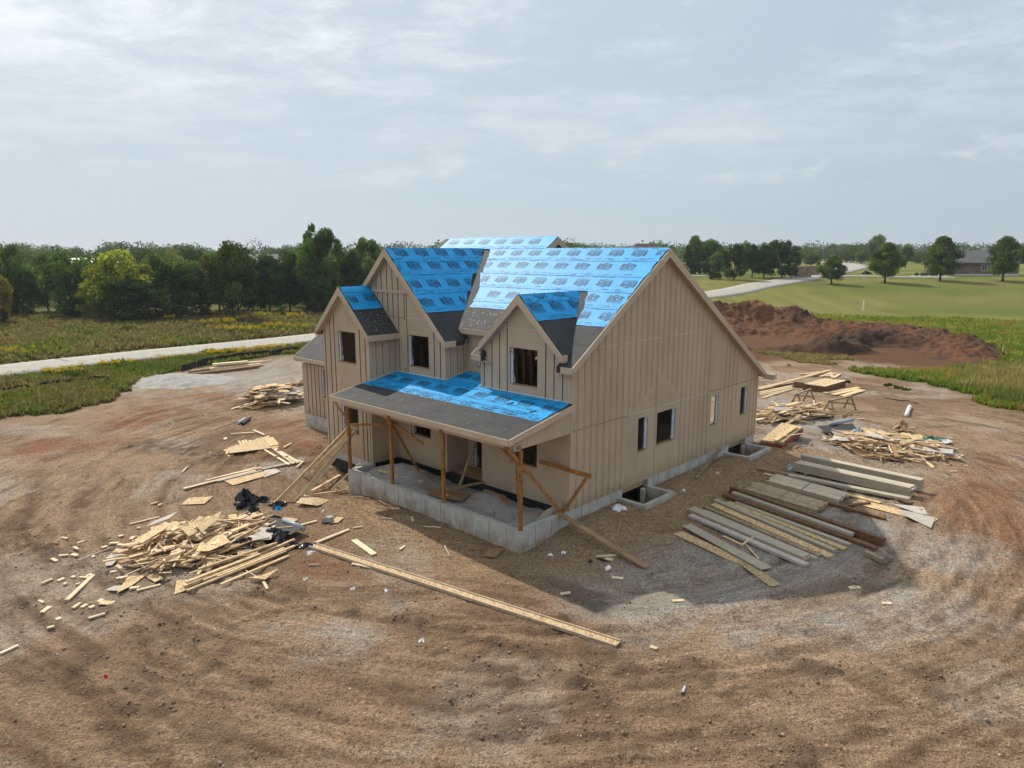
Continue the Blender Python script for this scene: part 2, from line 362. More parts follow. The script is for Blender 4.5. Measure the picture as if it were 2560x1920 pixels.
# ---------------------------------------------------------------- ground
GRASS_L=[(-28.92,38.75),(-27.89,39.54),(-26.55,40.37),(-26.21,43.06),(-25.92,45.80),(-26.83,49.80),(-26.93,53.05),(-25.71,56.29),(-23.34,59.93),(-21.03,62.63),(-18.95,67.14),(-12,85),(-4,100),(-4,6000),(-6000,6000),(-6000,15),(-60,22)]
GRASS_R=[(30.17,40.49),(30.03,42.79),(30.20,46.27),(29.53,49.98),(28.10,53.05),(26.31,54.52),(27.88,56.29),(33.51,56.29),(38.61,57.22),(39.5,60),(42.5,66),(44,74),(42,79),(38,84),(33,89),(26,91),(14,91),(-6,95),(-6,6000),(6000,6000),(6000,15),(60,15)]
GRAVEL=[[(-0.31,20.84),(3.35,21.40),(10.34,25.19),(13.33,24.24),(14.85,21.39),(11.50,19.10),(6.94,16.98),(3.61,16.07),(2.54,16.62),(0.96,18.38)],
        [(-22.60,49.26),(-23.56,55.61),(-21.75,59.93),(-19.55,64.66),(-16.93,66.19),(-12.59,46.27),(-15.10,44.46),(-18.67,45.96)],
        [(-5.95,16.47),(-4.23,17.17),(-2.90,16.51),(-3.32,15.05),(-5.10,15.21)],
        [(-27.21,50.53),(-27.00,54.30),(-24.30,55.61),(-22.04,48.74),(-25.04,48.22)],
        [(17.71,49.62),(17.91,41.99),(19.04,36.34),(15.10,31.94),(12.04,33.22)],
        [(5.37,16.98),(8.21,17.98),(11.55,18.25),(12.63,16.98),(9.03,15.86),(5.49,15.44)],
        [(-4.15,17.98),(-2.96,18.52),(-1.84,17.72),(-2.49,16.98),(-3.50,17.22)]]
REDS=[[(-22.96,31.60),(-23.18,37.88),(-22.05,44.03),(-18.91,48.22),(-16.93,46.27),(-19.86,37.88),(-19.54,33.60),(-20.54,30.50)],
      [(26.31,92.16),(32.88,83.97),(38.37,73.09),(40.62,57.94),(33.48,55.61),(28.68,63.20),(21.01,59.17),(17.50,57.94)],
      [(-6.03,20.18),(-3.38,19.55),(-3.95,18.25),(-5.52,18.80)],
      [(2.63,10.46),(4.07,10.51),(4.53,10.06),(2.96,9.88)],
      [(21.22,31.98),(25.25,33.60),(14.89,19.10),(14.69,20.68),(16.43,25.20)],
      [(-13.79,37.35),(-10.94,38.97),(-8.91,31.45),(-11.00,31.95)],
      [(-5.11,17.72),(-3.80,17.46),(-3.99,16.62),(-5.00,16.86)]]
DARKS=[([(-13.08,17.98),(-10.23,16.98),(-7.62,15.44),(-5.55,13.98),(-4.26,13.03)],1.3),
       ([(-7.15,18.52),(-3.70,16.98),(-1.20,15.75),(1.45,15.05)],1.1),
       ([(-0.61,15.05),(1.97,13.98),(4.66,14.50),(7.81,14.50),(10.09,13.65)],.75),
       ([(-2.03,13.49),(0.42,13.18),(2.84,13.18)],1.2),
       ([(-10.26,14.86),(-7.72,13.65),(-5.75,12.46),(-4.32,11.45)],.9),
       ([(1.75,12.19),(5.40,12.32),(8.35,11.80)],1.0),
       ([(9.90,13.98),(9.87,12.74),(9.60,11.68)],.7),
       ([(-18.40,33.60),(-13.76,31.22),(-10.06,31.71),(-8.31,29.93)],1.5),
       ([(-16.76,22.14),(-13.11,19.70),(-9.89,17.98)],1.2),
       ([(0.74,19.39),(2.25,17.22),(1.10,16.40)],.6),
       ([(-2.73,16.98),(-1.24,16.29)],.7)]
RUTS=[([(-8.95,15.44),(-6.82,13.65),(-4.96,12.32),(-3.34,10.98)],.28),([(-10.46,14.68),(-7.92,12.74),(-5.97,10.98)],.26),
      ([(-4.39,11.68),(-5.49,12.74),(-7.04,14.15)],.2),
      ([(-0.83,13.18),(0.14,13.81),(2.06,14.68)],.13),([(-7.71,15.65),(-6.56,16.86),(-5.78,17.46)],.12),
      ([(4.41,13.98),(5.35,12.19),(5.58,11.45)],.2),([(7.62,14.32),(8.56,12.74),(9.60,11.68)],.24),
      ([(-16.84,22.94),(-20.96,30.50),(-21.49,39.54),(-18.17,46.27)],.3),([(-14.93,22.94),(-18.47,29.81),(-19.09,37.88),(-16.14,44.03)],.3),
      ([(16.12,30.50),(20.56,31.98),(22.55,29.81)],.3),([(19.53,36.34),(24.09,37.35),(25.25,33.60)],.3),
      ([(7.31,17.98),(9.73,17.22),(11.74,14.68)],.26),([(5.90,16.74),(8.36,15.65),(10.56,13.03)],.26),
      ([(-7.12,11.93),(-5.87,12.32),(-5.16,12.88)],.14)]
# wheel tracks in pairs, looping round the house
_rt=random.Random(17); _hx,_hy=from_ab(6.0,4.0)
for k in range(17):
    r0=11.6+k*.75+_rt.uniform(-.3,.3); t0=_rt.uniform(-3.3,-.9); t1=t0+_rt.uniform(.9,2.2); dr=_rt.uniform(-1.6,1.6)
    for off in (0,1.75):
        pl=[]
        for q in range(15):
            f=q/14; th_=t0+(t1-t0)*f; rr=r0+off+dr*f*f
            pl.append((_hx+rr*math.cos(th_)/.86,_hy+rr*math.sin(th_)))
        RUTS.append((pl,_rt.uniform(.11,.19)))
def axis(lo,f0,f1,hi,st,gr=1.09):
    a=list(np.arange(f0,f1+1e-6,st)); s=st
    while a[-1]<hi: s*=gr; a.append(a[-1]+s)
    b=[]; s=st; v=f0
    while v>lo: s*=gr; v-=s; b.append(v)
    return np.array(b[::-1]+a)
gx=axis(-5200,-23,26,5200,.095); gy=axis(-60,9.8,41,6500,.095,1.07)
GX,GY=np.meshgrid(gx,gy)
ga,gb=to_ab(GX,GY)
near=((np.abs(GX)<70)&(GY>0)&(GY<130))
w=fbm(GX*.35,GY*.35,5,4)-.5; w2=fbm(GX*1.6,GY*1.6,9,4)-.5
gl=poly_sd(GX,GY,GRASS_L); gr_=poly_sd(GX,GY,GRASS_R)
grass=sstep((np.maximum(gl,gr_)+w*3.0+w2*1.6)/.9+.4)
def soft(pl,e,k): return sstep((poly_sd(GX,GY,pl)+w*k+w2*k*.6)/e+.5)
grav=np.zeros(GX.shape)
for pl in GRAVEL: grav=np.maximum(grav,soft(pl,2.2,4.0))
red=np.zeros(GX.shape)
for pl in REDS: red=np.maximum(red,soft(pl,2.0,4.0))
dark=np.zeros(GX.shape)
for pl,wd in DARKS:
    d,_=seg_dist(GX,GY,pl); dark=np.maximum(dark,sstep((wd-d+w*2.2+w2*1.6)/(wd*.9)))
rut=np.zeros(GX.shape); ridge=np.zeros(GX.shape)
_wx=GX+w2*.18; _wy=GY+w*.25
for pl,wd in RUTS:
    pa=np.array([q[:2] for q in pl]); x0_,y0_=pa.min(0)-2; x1_,y1_=pa.max(0)+2
    sl=(slice(*np.searchsorted(gy,(y0_,y1_))),slice(*np.searchsorted(gx,(x0_,x1_))))
    if rut[sl].size==0: continue
    d,_=seg_dist(_wx[sl],_wy[sl],pl); rut[sl]=np.maximum(rut[sl],np.exp(-(d/wd)**2)); ridge[sl]=np.maximum(ridge[sl],np.exp(-((d-wd*1.9)/(wd*.7))**2))
med=fbm(GX*.9,GY*.9,21,5); fine=fbm(GX*3.1,GY*3.1,31,3); clod=fbm(GX*2.2,GY*2.2,41,3)
patch=fbm(GX*.16+3,GY*.16,51,4); patch2=fbm(GX*.42,GY*.42,61,4)
dirt=1-grass
# machines have circled the house: streaks and ridges that follow their tracks
hx,hy=from_ab(6.0,4.0); rad=np.hypot((GX-hx)*.86,GY-hy)+(fbm(GX*.09,GY*.09,107,2)-.5)*5; th=np.arctan2(GY-hy,GX-hx)
st1=fbm(rad*1.5,th*3.2,111,4,.6); st2=fbm(rad*5.0,th*5.0,113,3,.6)
streak=(st1-.5)*.55+(st2-.5)*.6
site=near*dirt*sstep((rad-9.5)/3)*(.35+.65*sstep((fbm(GX*.2+5,GY*.2,119,3)-.34)*5))
churn=np.clip(np.clip(dark*.75,0,1)*(.3+.7*sstep((clod-.40)*6))+.35*sstep((streak-.04)*9)*site+.13,0,1)*dirt
amp=near*dirt
Z=G(GX,GY)+amp*((med-.5)*.045+(fine-.5)*.03*(1+2.4*dark)+(fbm(GX*5.2,GY*5.2,35,2)-.5)*(.02+.09*dark+.03*sstep((streak-.03)*8))+np.maximum(clod-.55,0)*(.08+.30*dark)-rut*.05*(.6+.8*fine)+ridge*.03*fine*1.4)+site*((st1-.5)*.02+(st2-.5)*.055)
Z=Z+grass*(fbm(GX*.25,GY*.25,71,3)-.5)*.25*near
# the mound's surroundings and the excavated cellar, wells and porch box
HOUSE=(ga>.12)&(ga<12.75)&(gb>.12)&(gb<13.95)|(ga>9.45)&(ga<12.5)&(gb>-1.15)&(gb<.3)|(ga>12.6)&(ga<19.55)&(gb>1.85)&(gb<10.9)
Z=np.where(HOUSE,-1.9,Z)
for b0,b1 in ((2.92,4.78),(11.17,13.2)):
    Z=np.where((ga<.12)&(ga>-1.06)&(gb>b0)&(gb<b1),-.7,Z)
Z=np.where((ga>.12)&(ga<9.2)&(gb>-2.3)&(gb<.2),-.6,Z)
tan_=np.array([.345,.222,.134]); tan2=np.array([.46,.318,.20]); brn=np.array([.195,.117,.068]); dk=np.array([.13,.083,.053])
gvl=np.array([.45,.40,.345]); rd=np.array([.31,.138,.064]); lg=np.array([.48,.395,.305])
def L(c,d,f): return c+(d-c)*f[...,None]
C=np.broadcast_to(tan_,GX.shape+(3,)).copy()
C=L(C,tan2,sstep((patch-.42)*5)*.7)
C=L(C,brn,sstep((patch2-.50)*6)*.40)
C=L(C,lg,sstep((fbm(GX*.3+9,GY*.3,81,5)-.53)*9)*.75)
C=L(C,brn,sstep((streak-.02)*8)*site*.6); C=L(C,tan2,sstep((-streak-.04)*7)*site*.5)
C=L(C,rd,red*(.35+.5*sstep((patch2-.3)*3)))
C=L(C,np.array([.15,.068,.034]),soft(REDS[1],2.0,3.0)*.9)
C=L(C,gvl,grav*(.55+.4*sstep((patch-.3)*4)))
C=L(C,brn,sstep((fbm(GX*1.1,GY*1.1,83,4)-.52)*7)*.22)
C=L(C,dk,np.clip(dark*(.15+.9*sstep((clod-.44)*6)),0,1)*.22)
C=L(C,brn*.75,rut*site*.6*sstep((fine-.25)*3)); C=L(C,tan2,ridge*site*.45)
C=L(C,dk,sstep((clod-.60)*9)*.25)
# tan loose soil banked along the gable and the porch
bank=np.exp(-((ga+1.6)/1.7)**2)*sstep((gb+4)/2)*sstep((17-gb)/3)+np.exp(-((gb+3.8)/1.1)**2)*sstep((ga+1)/1.5)*sstep((9.6-ga)/1.5)
C=L(C,np.array([.42,.28,.155]),np.clip(bank,0,1)*.75)
gg1=np.array([.12,.14,.03]); gg2=np.array([.175,.155,.055]); lawn1=np.array([.15,.175,.036]); lawn2=np.array([.22,.205,.058])
GC=L(np.broadcast_to(gg1,GX.shape+(3,)).copy(),gg2,sstep((patch2-.4)*4))
lawn=sstep((GX-8)/10+w*1.2)*sstep((GY-84)/8+w)
LC=L(np.broadcast_to(lawn1,GX.shape+(3,)).copy(),lawn2,sstep((fbm(GX*.06,GY*.14,91,4)-.4)*5))
stripe=.5+.5*np.sin((GX*.80+GY*.60)*1.9+np.sin(GX*.05)*2)
LC=LC*(.82+.36*fbm(GX*.35,GY*.9,93,4))[...,None]*(1+.16*(sstep(stripe*2-.5)-.5))[...,None]
GC=L(GC,LC,lawn)
C=L(C,GC,grass)
ny,nx=GX.shape
idx=np.arange(nx*ny).reshape(ny,nx)
Fq=np.stack([idx[:-1,:-1],idx[:-1,1:],idx[1:,1:],idx[1:,:-1]],-1).reshape(-1,4)
ground=obj('ground',npmesh('ground',np.stack([GX,GY,Z],-1).reshape(-1,3),Fq,np.concatenate([C,churn[...,None]],-1).reshape(-1,4),smooth=True),soil_mat('soil_and_turf'))
tag(ground,kind='structure')
def ground_height(x,y):
    """height of the built ground sheet under a point near the house"""
    j=np.clip(np.searchsorted(gx,x)-1,0,nx-2); i=np.clip(np.searchsorted(gy,y)-1,0,ny-2)
    fx=(x-gx[j])/(gx[j+1]-gx[j]); fy=(y-gy[i])/(gy[i+1]-gy[i])
    return Z[i,j]*(1-fx)*(1-fy)+Z[i,j+1]*fx*(1-fy)+Z[i+1,j]*(1-fx)*fy+Z[i+1,j+1]*fx*fy
def grass_at(x,y):
    j=np.clip(np.searchsorted(gx,x)-1,0,nx-2); i=np.clip(np.searchsorted(gy,y)-1,0,ny-2)
    return grass[i,j]
def dark_at(x,y):
    j=np.clip(np.searchsorted(gx,x)-1,0,nx-2); i=np.clip(np.searchsorted(gy,y)-1,0,ny-2)
    return dark[i,j],clod[i,j]

# ---------------------------------------------------------------- roads
MROAD=mat('concrete_road',(.37,.345,.305),.9,(.32,.30,.265),1.5,bump=.15,bscale=20)
MJOINT=mat('road_joint',(.20,.18,.15),.95)
def smooth_line(P,n=12):
    P=[Vector((*p,0)) for p in P]; P=[P[0]*2-P[1]]+P+[P[-1]*2-P[-2]]; out=[]
    for i in range(1,len(P)-2):
        for k in range(n):
            s=k/n; a,b,c,d=P[i-1:i+3]
            out.append(.5*((2*b)+(c-a)*s+(2*a-5*b+4*c-d)*s*s+(3*b-a-3*c+d)*s**3))
    out.append(P[-2]); return out
def ribbon(name,P,wd,lift,mat_,joint=None):
    L_=smooth_line(P); V=[]; F=[]
    for i,p in enumerate(L_):
        d=(L_[min(i+1,len(L_)-1)]-L_[max(i-1,0)]).normalized(); nrm=Vector((-d.y,d.x,0))
        for s in (-1,-.5,0,.5,1):
            q=p+nrm*wd/2*s; V.append((q.x,q.y,gz(q.x,q.y)+lift+.03*(1-s*s)))
        for s in (-1,1):
            q=p+nrm*(wd/2)*s; V.append((q.x,q.y,gz(q.x,q.y)-.3))
    for i in range(len(L_)-1):
        a=i*7; b=a+7
        for k in range(4): F.append((a+k+1,a+k,b+k,b+k+1))
        F.append((a,a+5,b+5,b)); F.append((a+6,a+4,b+4,b+6))
    o=obj(name,pymesh(name,V,F,True),mat_); tag(o,kind='structure')
    if joint:
        acc=0
        for i in range(1,len(L_)):
            p0,p1=L_[i-1],L_[i]; seg=(p1-p0).length; d=(p1-p0).normalized(); nrm=Vector((-d.y,d.x,0)); s=joint-acc
            while s<seg:
                q=p0+d*s; m=MB(); a=q-nrm*wd*.49; b=q+nrm*wd*.49
                za=gz(a.x,a.y)+lift+.006; zb=gz(b.x,b.y)+lift+.006; zm=gz(q.x,q.y)+lift+.036
                m.add([(a.x-d.x*.02,a.y-d.y*.02,za),(a.x+d.x*.02,a.y+d.y*.02,za),(q.x+d.x*.02,q.y+d.y*.02,zm),(q.x-d.x*.02,q.y-d.y*.02,zm),(b.x+d.x*.02,b.y+d.y*.02,zb),(b.x-d.x*.02,b.y-d.y*.02,zb)],[(0,1,2,3),(3,2,4,5)])
                m.build('road_joint',MJOINT,o); s+=joint
            acc=seg-(s-joint)
    return o
ribbon('road',[(-75,8),(-41.32,54.09),(-37.37,59.42),(-32.85,64.66),(-27.35,70.52),(-21.69,77.09),(2,108),(35.98,128.46),(49.26,141.61),(62.97,155.20),(79.68,178.09),(95.99,208.67)],6.3,.10,MROAD,5.0)
ribbon('side_street',[(83.74,185.88),(103.04,219.42),(121.46,251.84),(149.86,317.39),(162.65,372.76)],8.0,.14,MROAD)
ribbon('driveway',[(72.16,161.88),(79.31,161.88),(88.22,158.93),(97.74,157.61)],3.2,.12,MROAD)
ribbon('far_driveway',[(44.87,163.95),(43.18,163.95),(41.11,164.38),(39.29,164.86)],4.0,.1,MROAD)

# ---------------------------------------------------------------- the house under construction
# house coordinates: a runs along the front from the right corner to the left, b runs back, z from the bottom of the siding
D,BR,ZR,S1,S2,SG=14.1,5.373,8.707,.674,.637,.965
ZU,AU,BU=9.212,5.73,6.122
AB1,ABM,AB2,ZB=6.17,9.54,12.92,8.72
AC,ACM,ZC=4.2,2.164,7.171
AA1,AA2,AAM,ZA,DA=9.28,12.63,10.957,7.17,1.31
BREC=1.13; PB=2.4577; ZP,ZPR=3.10,3.695; SPR=(ZPR-ZP)/3.095
house=empty('house',(X0,Y0,ZF),-YAW)
tag(house,'unfinished tan two storey house with gables and blue roof sheeting','house')
def P(a,b,z): return (-a,b,z)
def zf(b): return ZR-S1*(BR-b)
def clip(poly,ax,val,keep_ge):
    out=[]; n=len(poly)
    for i in range(n):
        p,q=poly[i],poly[(i+1)%n]; dp=(p[ax]-val)*(1 if keep_ge else -1); dq=(q[ax]-val)*(1 if keep_ge else -1)
        if dp>=-1e-9: out.append(p)
        if (dp>1e-9 and dq<-1e-9) or (dp<-1e-9 and dq>1e-9):
            t=dp/(dp-dq); out.append((p[0]+(q[0]-p[0])*t,p[1]+(q[1]-p[1])*t))
    return out
def wall(name,poly,holes,fr,th,mat_=MS,parent=house):
    """poly: convex (s,z) outline; holes: (s0,s1,z0,z1); fr(s,z,d) -> local point, d = depth inwards"""
    v=[];f=[]
    def face(pts,d,flip):
        k=len(v); v.extend(fr(s,z,d) for s,z in pts); ids=tuple(range(k,k+len(pts))); f.append(ids[::-1] if flip else ids)
    cuts=sorted({min(p[0] for p in poly),max(p[0] for p in poly),*[h[0] for h in holes],*[h[1] for h in holes]})
    for s0,s1 in zip(cuts,cuts[1:]):
        st=clip(clip(poly,0,s0,True),0,s1,False)
        if len(st)<3: continue
        parts=[]; hs=sorted([h for h in holes if h[0]<=s0+1e-6 and h[1]>=s1-1e-6],key=lambda h:h[2]); rest=st
        for h in hs:
            lowp=clip(rest,1,h[2],False); rest=clip(rest,1,h[3],True)
            if len(lowp)>2: parts.append(lowp)
        if len(rest)>2: parts.append(rest)
        for q in parts:
            face(q,0,False); face(q,th,True)
    for i in range(len(poly)):
        p,q=poly[i],poly[(i+1)%len(poly)]; k=len(v); v.extend([fr(*p,0),fr(*q,0),fr(*q,th),fr(*p,th)]); f.append((k+1,k,k+3,k+2))
    for s0,s1,z0,z1 in holes:
        c=[(s0,z0),(s1,z0),(s1,z1),(s0,z1)]
        for i in range(4):
            p,q=c[i],c[(i+1)%4]; k=len(v); v.extend([fr(*p,0),fr(*q,0),fr(*q,th),fr(*p,th)]); f.append((k,k+1,k+2,k+3))
    o=obj(name,pymesh(name,v,f),mat_,parent)
    return o
FB=lambda b0:(lambda s,z,d:P(s,b0+d,z))          # wall facing the front, s=a
FA=lambda a0:(lambda s,z,d:P(a0+d,s,z))          # wall facing right, s=b
CUBES={}
def cube(m):
    if m.name not in CUBES:
        me=pymesh('piece_'+m.name,MB().box(-.5,.5,-.5,.5,-.5,.5).v,MB().box(-.5,.5,-.5,.5,-.5,.5).f); me.materials.append(m); CUBES[m.name]=me
    return CUBES[m.name]
def stick(name,p,q,w,h,m,parent=None,up=(0,0,1),ext=0):
    """a straight board from p to q as one object; w across, h thick"""
    p=Vector(p); q=Vector(q); d=(q-p).normalized(); p=p-d*ext; q=q+d*ext; up=Vector(up)
    sx=d.cross(up); sx=(sx if sx.length>1e-4 else d.orthogonal()).normalized(); uz=sx.cross(d).normalized()
    Mx=Matrix(((d.x,-sx.x,uz.x,0),(d.y,-sx.y,uz.y,0),(d.z,-sx.z,uz.z,0),(0,0,0,1)))
    Mx=Matrix.Translation((p+q)/2)@Mx@Matrix.Diagonal(((q-p).length,w,h,1))
    return obj(name,cube(m),None,parent,Mx)
GW=[(4.03,4.69,1.17,2.5),(5.33,6.68,1.17,2.5),(9.6,10.28,1.18,2.5),(12.38,13.07,1.18,2.5)]
gable_poly=[(0,0),(D,0),(D,ZR-S2*(D-BR)-.2),(BR,ZR-.2),(0,zf(0)-.2)]
gable=wall('gable_wall',gable_poly,GW,FA(0),.16)
CW=[(1.46,2.76,4.0,5.32),(1.46,2.74,1.17,2.42)]
wall('dormer_wall',[(.16,0),(AC,0),(AC,ZC-SG*(AC-ACM)-.2),(ACM,ZC-.2),(.16,ZC-SG*(ACM-.16)-.2)],CW,FB(0),.16)
wall('recess_wall',[(AC,0),(AB1,0),(AB1,5.5),(AC,5.5)],[(5.0,5.62,4.15,5.07),(4.5,5.86,.02,2.1)],FB(BREC),.16)
wall('bay_side_wall',[(0,0),(BREC,0),(BREC,5.35),(0,5.35)],[],FA(AB1),.16)
wall('dormer_side_wall',[(.16,0),(BREC+.1,0),(BREC+.1,5.1),(.16,5.1)],[],FA(AC-.16),.16)
BW=[(7.16,8.45,4.0,5.3),(7.15,8.40,1.17,2.42)]
wall('bay_wall',[(AB1+.16,0),(AB2,0),(AB2,ZB-SG*(AB2-ABM)-.2),(ABM,ZB-.2),(AB1+.16,ZB-SG*(ABM-AB1-.16)-.2)],BW,FB(0),.16)
AW=[(10.25,11.51,4.0,5.33),(10.25,11.5,.98,2.35)]
wall('gabled_bay_wall',[(AA1,0),(AA2,0),(AA2,ZA-SG*(AA2-AAM)-.2),(AAM,ZA-.2),(AA1,ZA-SG*(AAM-AA1)-.2)],AW,FB(-DA),.16)
wall('gabled_bay_side_wall',[(-DA+.16,0),(0,0),(0,5.35),(-DA+.16,5.35)],[],FA(AA1),.16)
wall('far_bay_side_wall',[(-DA+.16,0),(0,0),(0,5.35),(-DA+.16,5.35)],[],FA(AA2-.16),.16)
wall('left_wall',[(.16,0),(D,0),(D,3.2),(BU,8.9),(.16,5.0)],[],FA(AB2-.16),.16)
wall('rear_wall',[(.16,0),(AB2-.16,0),(AB2-.16,3.0),(.16,3.0)],[(.75,2.6,.05,2.2)],FB(D-.16),.16)
GWN=[(16.6,17.88,1.1,2.6)]
wall('wing_wall',[(AB2,0),(19.75,0),(19.75,2.75),(AB2,2.75)],GWN,FB(1.65),.16)
wall('wing_end_wall',[(1.81,0),(11,0),(11,2.9),(6.4,5.9),(1.81,2.9)],[],FA(19.59),.16)
wall('wing_rear_wall',[(AB2,0),(19.59,0),(19.59,2.75),(AB2,2.75)],[(14,18,.1,2.3)],FB(10.84),.16)
wall('upper_gable_wall',[(4.6,8.0),(7.7,8.0),(BU,8.98)],[],FA(AU+.22),.1)
# floors, studs: the open frame inside
m=MB(); m.box(-AB2+.2,-.2,.2,D-.2,-.3,-.03); m.box(-AA2+.2,-AA1-.2,-DA+.2,.2,-.3,-.03); m.box(-19.5,-AB2,1.85,10.8,-.3,-.03); m.build('floor_deck',MOSBD,house)
m=MB(); m.box(-AB2+.2,-AC+.02,BREC+.2,9.5,2.95,3.25); m.box(-AC,-.2,.2,9.5,2.952,3.252); m.box(-AB2+.2,-AB1-.2,.2,BREC+.25,2.954,3.254); m.box(-AA2+.2,-AA1-.2,-DA+.2,.2,2.956,3.256); m.build('upper_floor_deck',MOSBD,house)
for zz0,zz1 in ((0,2.93),(3.26,5.6)):
    for b_ in ((3.4,) if zz0<1 else (2.2,)):
        for k in range(31):
            a=.35+k*.405
            if zz0>1 and a>AB2-.4: continue
            stick('stud',P(a,b_,zz0),P(a,b_,zz1),.04,.09,MSTUD,house,up=(0,1,0))
    for a_ in (3.1,9.0):
        for k in range(7):
            b=.7+k*.405
            if a_==9.0 or True: stick('stud',P(a_,b,zz0),P(a_,b,zz1),.09,.04,MSTUD,house,up=(0,1,0))
for k in range(8): stick('stud',P(3.0,4+k*.9,0),P(3.0,4+k*.9,2.9),.09,.04,MSTUD,house,up=(0,1,0))
for k in range(10): stick('stud',P(9.6+k*.3,.6,0),P(9.6+k*.3,.6,2.9),.04,.09,MSTUD,house,up=(0,1,0))
for k in range(10): stick('stud',P(9.6+k*.3,.6,3.3),P(9.6+k*.3,.6,5.6),.04,.09,MSTUD,house,up=(0,1,0))

# ---- battens and joints
bm=MB().box(-.5,.5,-.5,.5,-.5,.5); bv=list(bm.v); bf=list(bm.f)
gm=MB().box(.5,1.12,-.1,.5,-.5,.5)  # dark strip along one side of each batten
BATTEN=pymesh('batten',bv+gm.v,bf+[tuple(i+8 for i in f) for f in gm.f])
BATTEN.materials.append(MT); BATTEN.materials.append(MDARK)
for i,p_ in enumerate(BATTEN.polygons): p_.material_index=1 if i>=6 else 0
BW_,BD_=.042,.022
def batten(fr_kind,c,s,z0,z1):
    """a cover strip standing proud of the wall with a dark strip beside it"""
    if z1-z0<.08: return
    if fr_kind=='b': # wall faces front at b=c
        Mx=Matrix.Translation(P(s,c-BD_*.4,(z0+z1)/2))@Matrix.Diagonal((BW_,BD_,z1-z0,1))
    else:
        Mx=Matrix.Translation(P(c-BD_*.4,s,(z0+z1)/2))@Matrix.Rotation(math.pi/2,4,'Z')@Matrix.Diagonal((BW_,BD_,z1-z0,1))
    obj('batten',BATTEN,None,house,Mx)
def runs(s,z0,z1,holes,pad=.09):
    seg=[(z0,z1)]
    for h in holes:
        if h[0]-pad<s<h[1]+pad:
            ns=[]
            for a,b in seg:
                if h[2]-pad>a: ns.append((a,min(b,h[2]-pad)))
                if h[3]+pad<b: ns.append((max(a,h[3]+pad),b))
            seg=ns
    return seg
def roof_g(b): return (zf(b) if b<BR else ZR-S2*(b-BR))-.26
skip_low={9:2.61,10:2.85,11:3.08,12:3.31,13:3.55,15:3.96,16:3.70,17:3.46,18:3.22,32:.85,33:1.96}
skip_low[9]=2.61
s0=.36-.372+.372
for k in range(38):
    b=.36+k*.3713
    if b>D-.1: break
    low=0.0
    if 9<=k+1<=13: low=(2.61,2.85,3.08,3.31,3.55)[k+1-9]
    elif k+1 in (15,16,17,18): low=(3.96,3.70,3.46,3.22)[k+1-15]
    if 24<k<28: low=9
    if k in (30,): low=.85
    if k in (31,): low=1.96
    if k in (32,33,34): low=9
    if low<9 and roof_g(b)>low:
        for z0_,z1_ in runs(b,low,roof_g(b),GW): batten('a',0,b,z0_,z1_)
def gz_roof(ctr,zt,a): return zt-SG*abs(a-ctr)-.26
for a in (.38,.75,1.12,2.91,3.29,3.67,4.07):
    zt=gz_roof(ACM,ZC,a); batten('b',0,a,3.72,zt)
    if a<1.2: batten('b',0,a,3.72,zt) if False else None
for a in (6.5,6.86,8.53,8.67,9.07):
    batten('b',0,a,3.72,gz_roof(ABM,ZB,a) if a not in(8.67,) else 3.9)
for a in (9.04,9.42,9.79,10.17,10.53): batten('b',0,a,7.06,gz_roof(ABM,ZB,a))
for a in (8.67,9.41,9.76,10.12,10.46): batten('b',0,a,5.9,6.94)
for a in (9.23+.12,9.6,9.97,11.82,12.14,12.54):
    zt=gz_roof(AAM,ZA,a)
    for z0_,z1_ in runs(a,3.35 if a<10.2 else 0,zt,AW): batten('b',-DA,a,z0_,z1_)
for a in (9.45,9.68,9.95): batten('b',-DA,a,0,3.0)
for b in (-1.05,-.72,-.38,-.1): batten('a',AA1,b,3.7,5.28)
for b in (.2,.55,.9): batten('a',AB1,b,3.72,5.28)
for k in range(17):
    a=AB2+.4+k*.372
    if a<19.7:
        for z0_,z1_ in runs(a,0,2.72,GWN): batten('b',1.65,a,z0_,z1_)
def seam(p,q,m=MCAULK,t_=.018): stick('seam',p,q,t_,.012,m,house)
for b0,b1,z in ((0.1,1.4,2.74),(1.4,3.2,2.74),(3.2,6.9,2.74),(6.9,9.4,2.74),(9.4,13.9,2.74)): seam(P(-.004,b0,z),P(-.004,b1,z),MDARK if b0 in(1.4,9.4,.1) else MCAULK,.012)
for b0,b1 in ((1.4,3.6),(3.9,5.4),(6.0,8.3)): seam(P(-.004,b0,5.42),P(-.004,b1,5.42))
seam(P(1.5,-.004,6.0),P(2.9,-.004,6.0)); seam(P(7.3,-.004,5.98),P(8.6,-.004,5.98)); seam(P(8.6,-.004,5.96),P(10.0,-.004,5.96),MDARK,.01)
seam(P(10.0,-DA-.004,5.4),P(10.15,-DA-.004,5.4)); seam(P(11.7,-DA-.004,5.4),P(12.3,-DA-.004,5.4))
stick('band_board',P(8.0,-.02,7.0),P(11.0,-.02,7.0),.04,.11,MT,house,up=(0,0,1))
for a,b,z1 in ((-.012,-.012,4.7),):
    pass
stick('corner_board',P(-.014,.045,0),P(-.014,.045,4.7),.09,.028,MT,house,up=(1,0,0))
stick('corner_board',P(.05,-.014,3.72),P(.05,-.014,4.75),.10,.028,MT,house,up=(0,1,0))
stick('corner_board',P(-.014,D-.05,0),P(-.014,D-.05,2.85),.09,.028,MT,house,up=(1,0,0))
stick('corner_board',P(AA1+.05,-DA-.014,0),P(AA1+.05,-DA-.014,5.2),.10,.028,MT,house,up=(0,1,0))
stick('corner_board',P(AA2-.05,-DA-.014,0),P(AA2-.05,-DA-.014,5.2),.10,.028,MT,house,up=(0,1,0))
stick('corner_board',P(AB1+.05,-.014,3.72),P(AB1+.05,-.014,5.2),.10,.028,MT,house,up=(0,1,0))
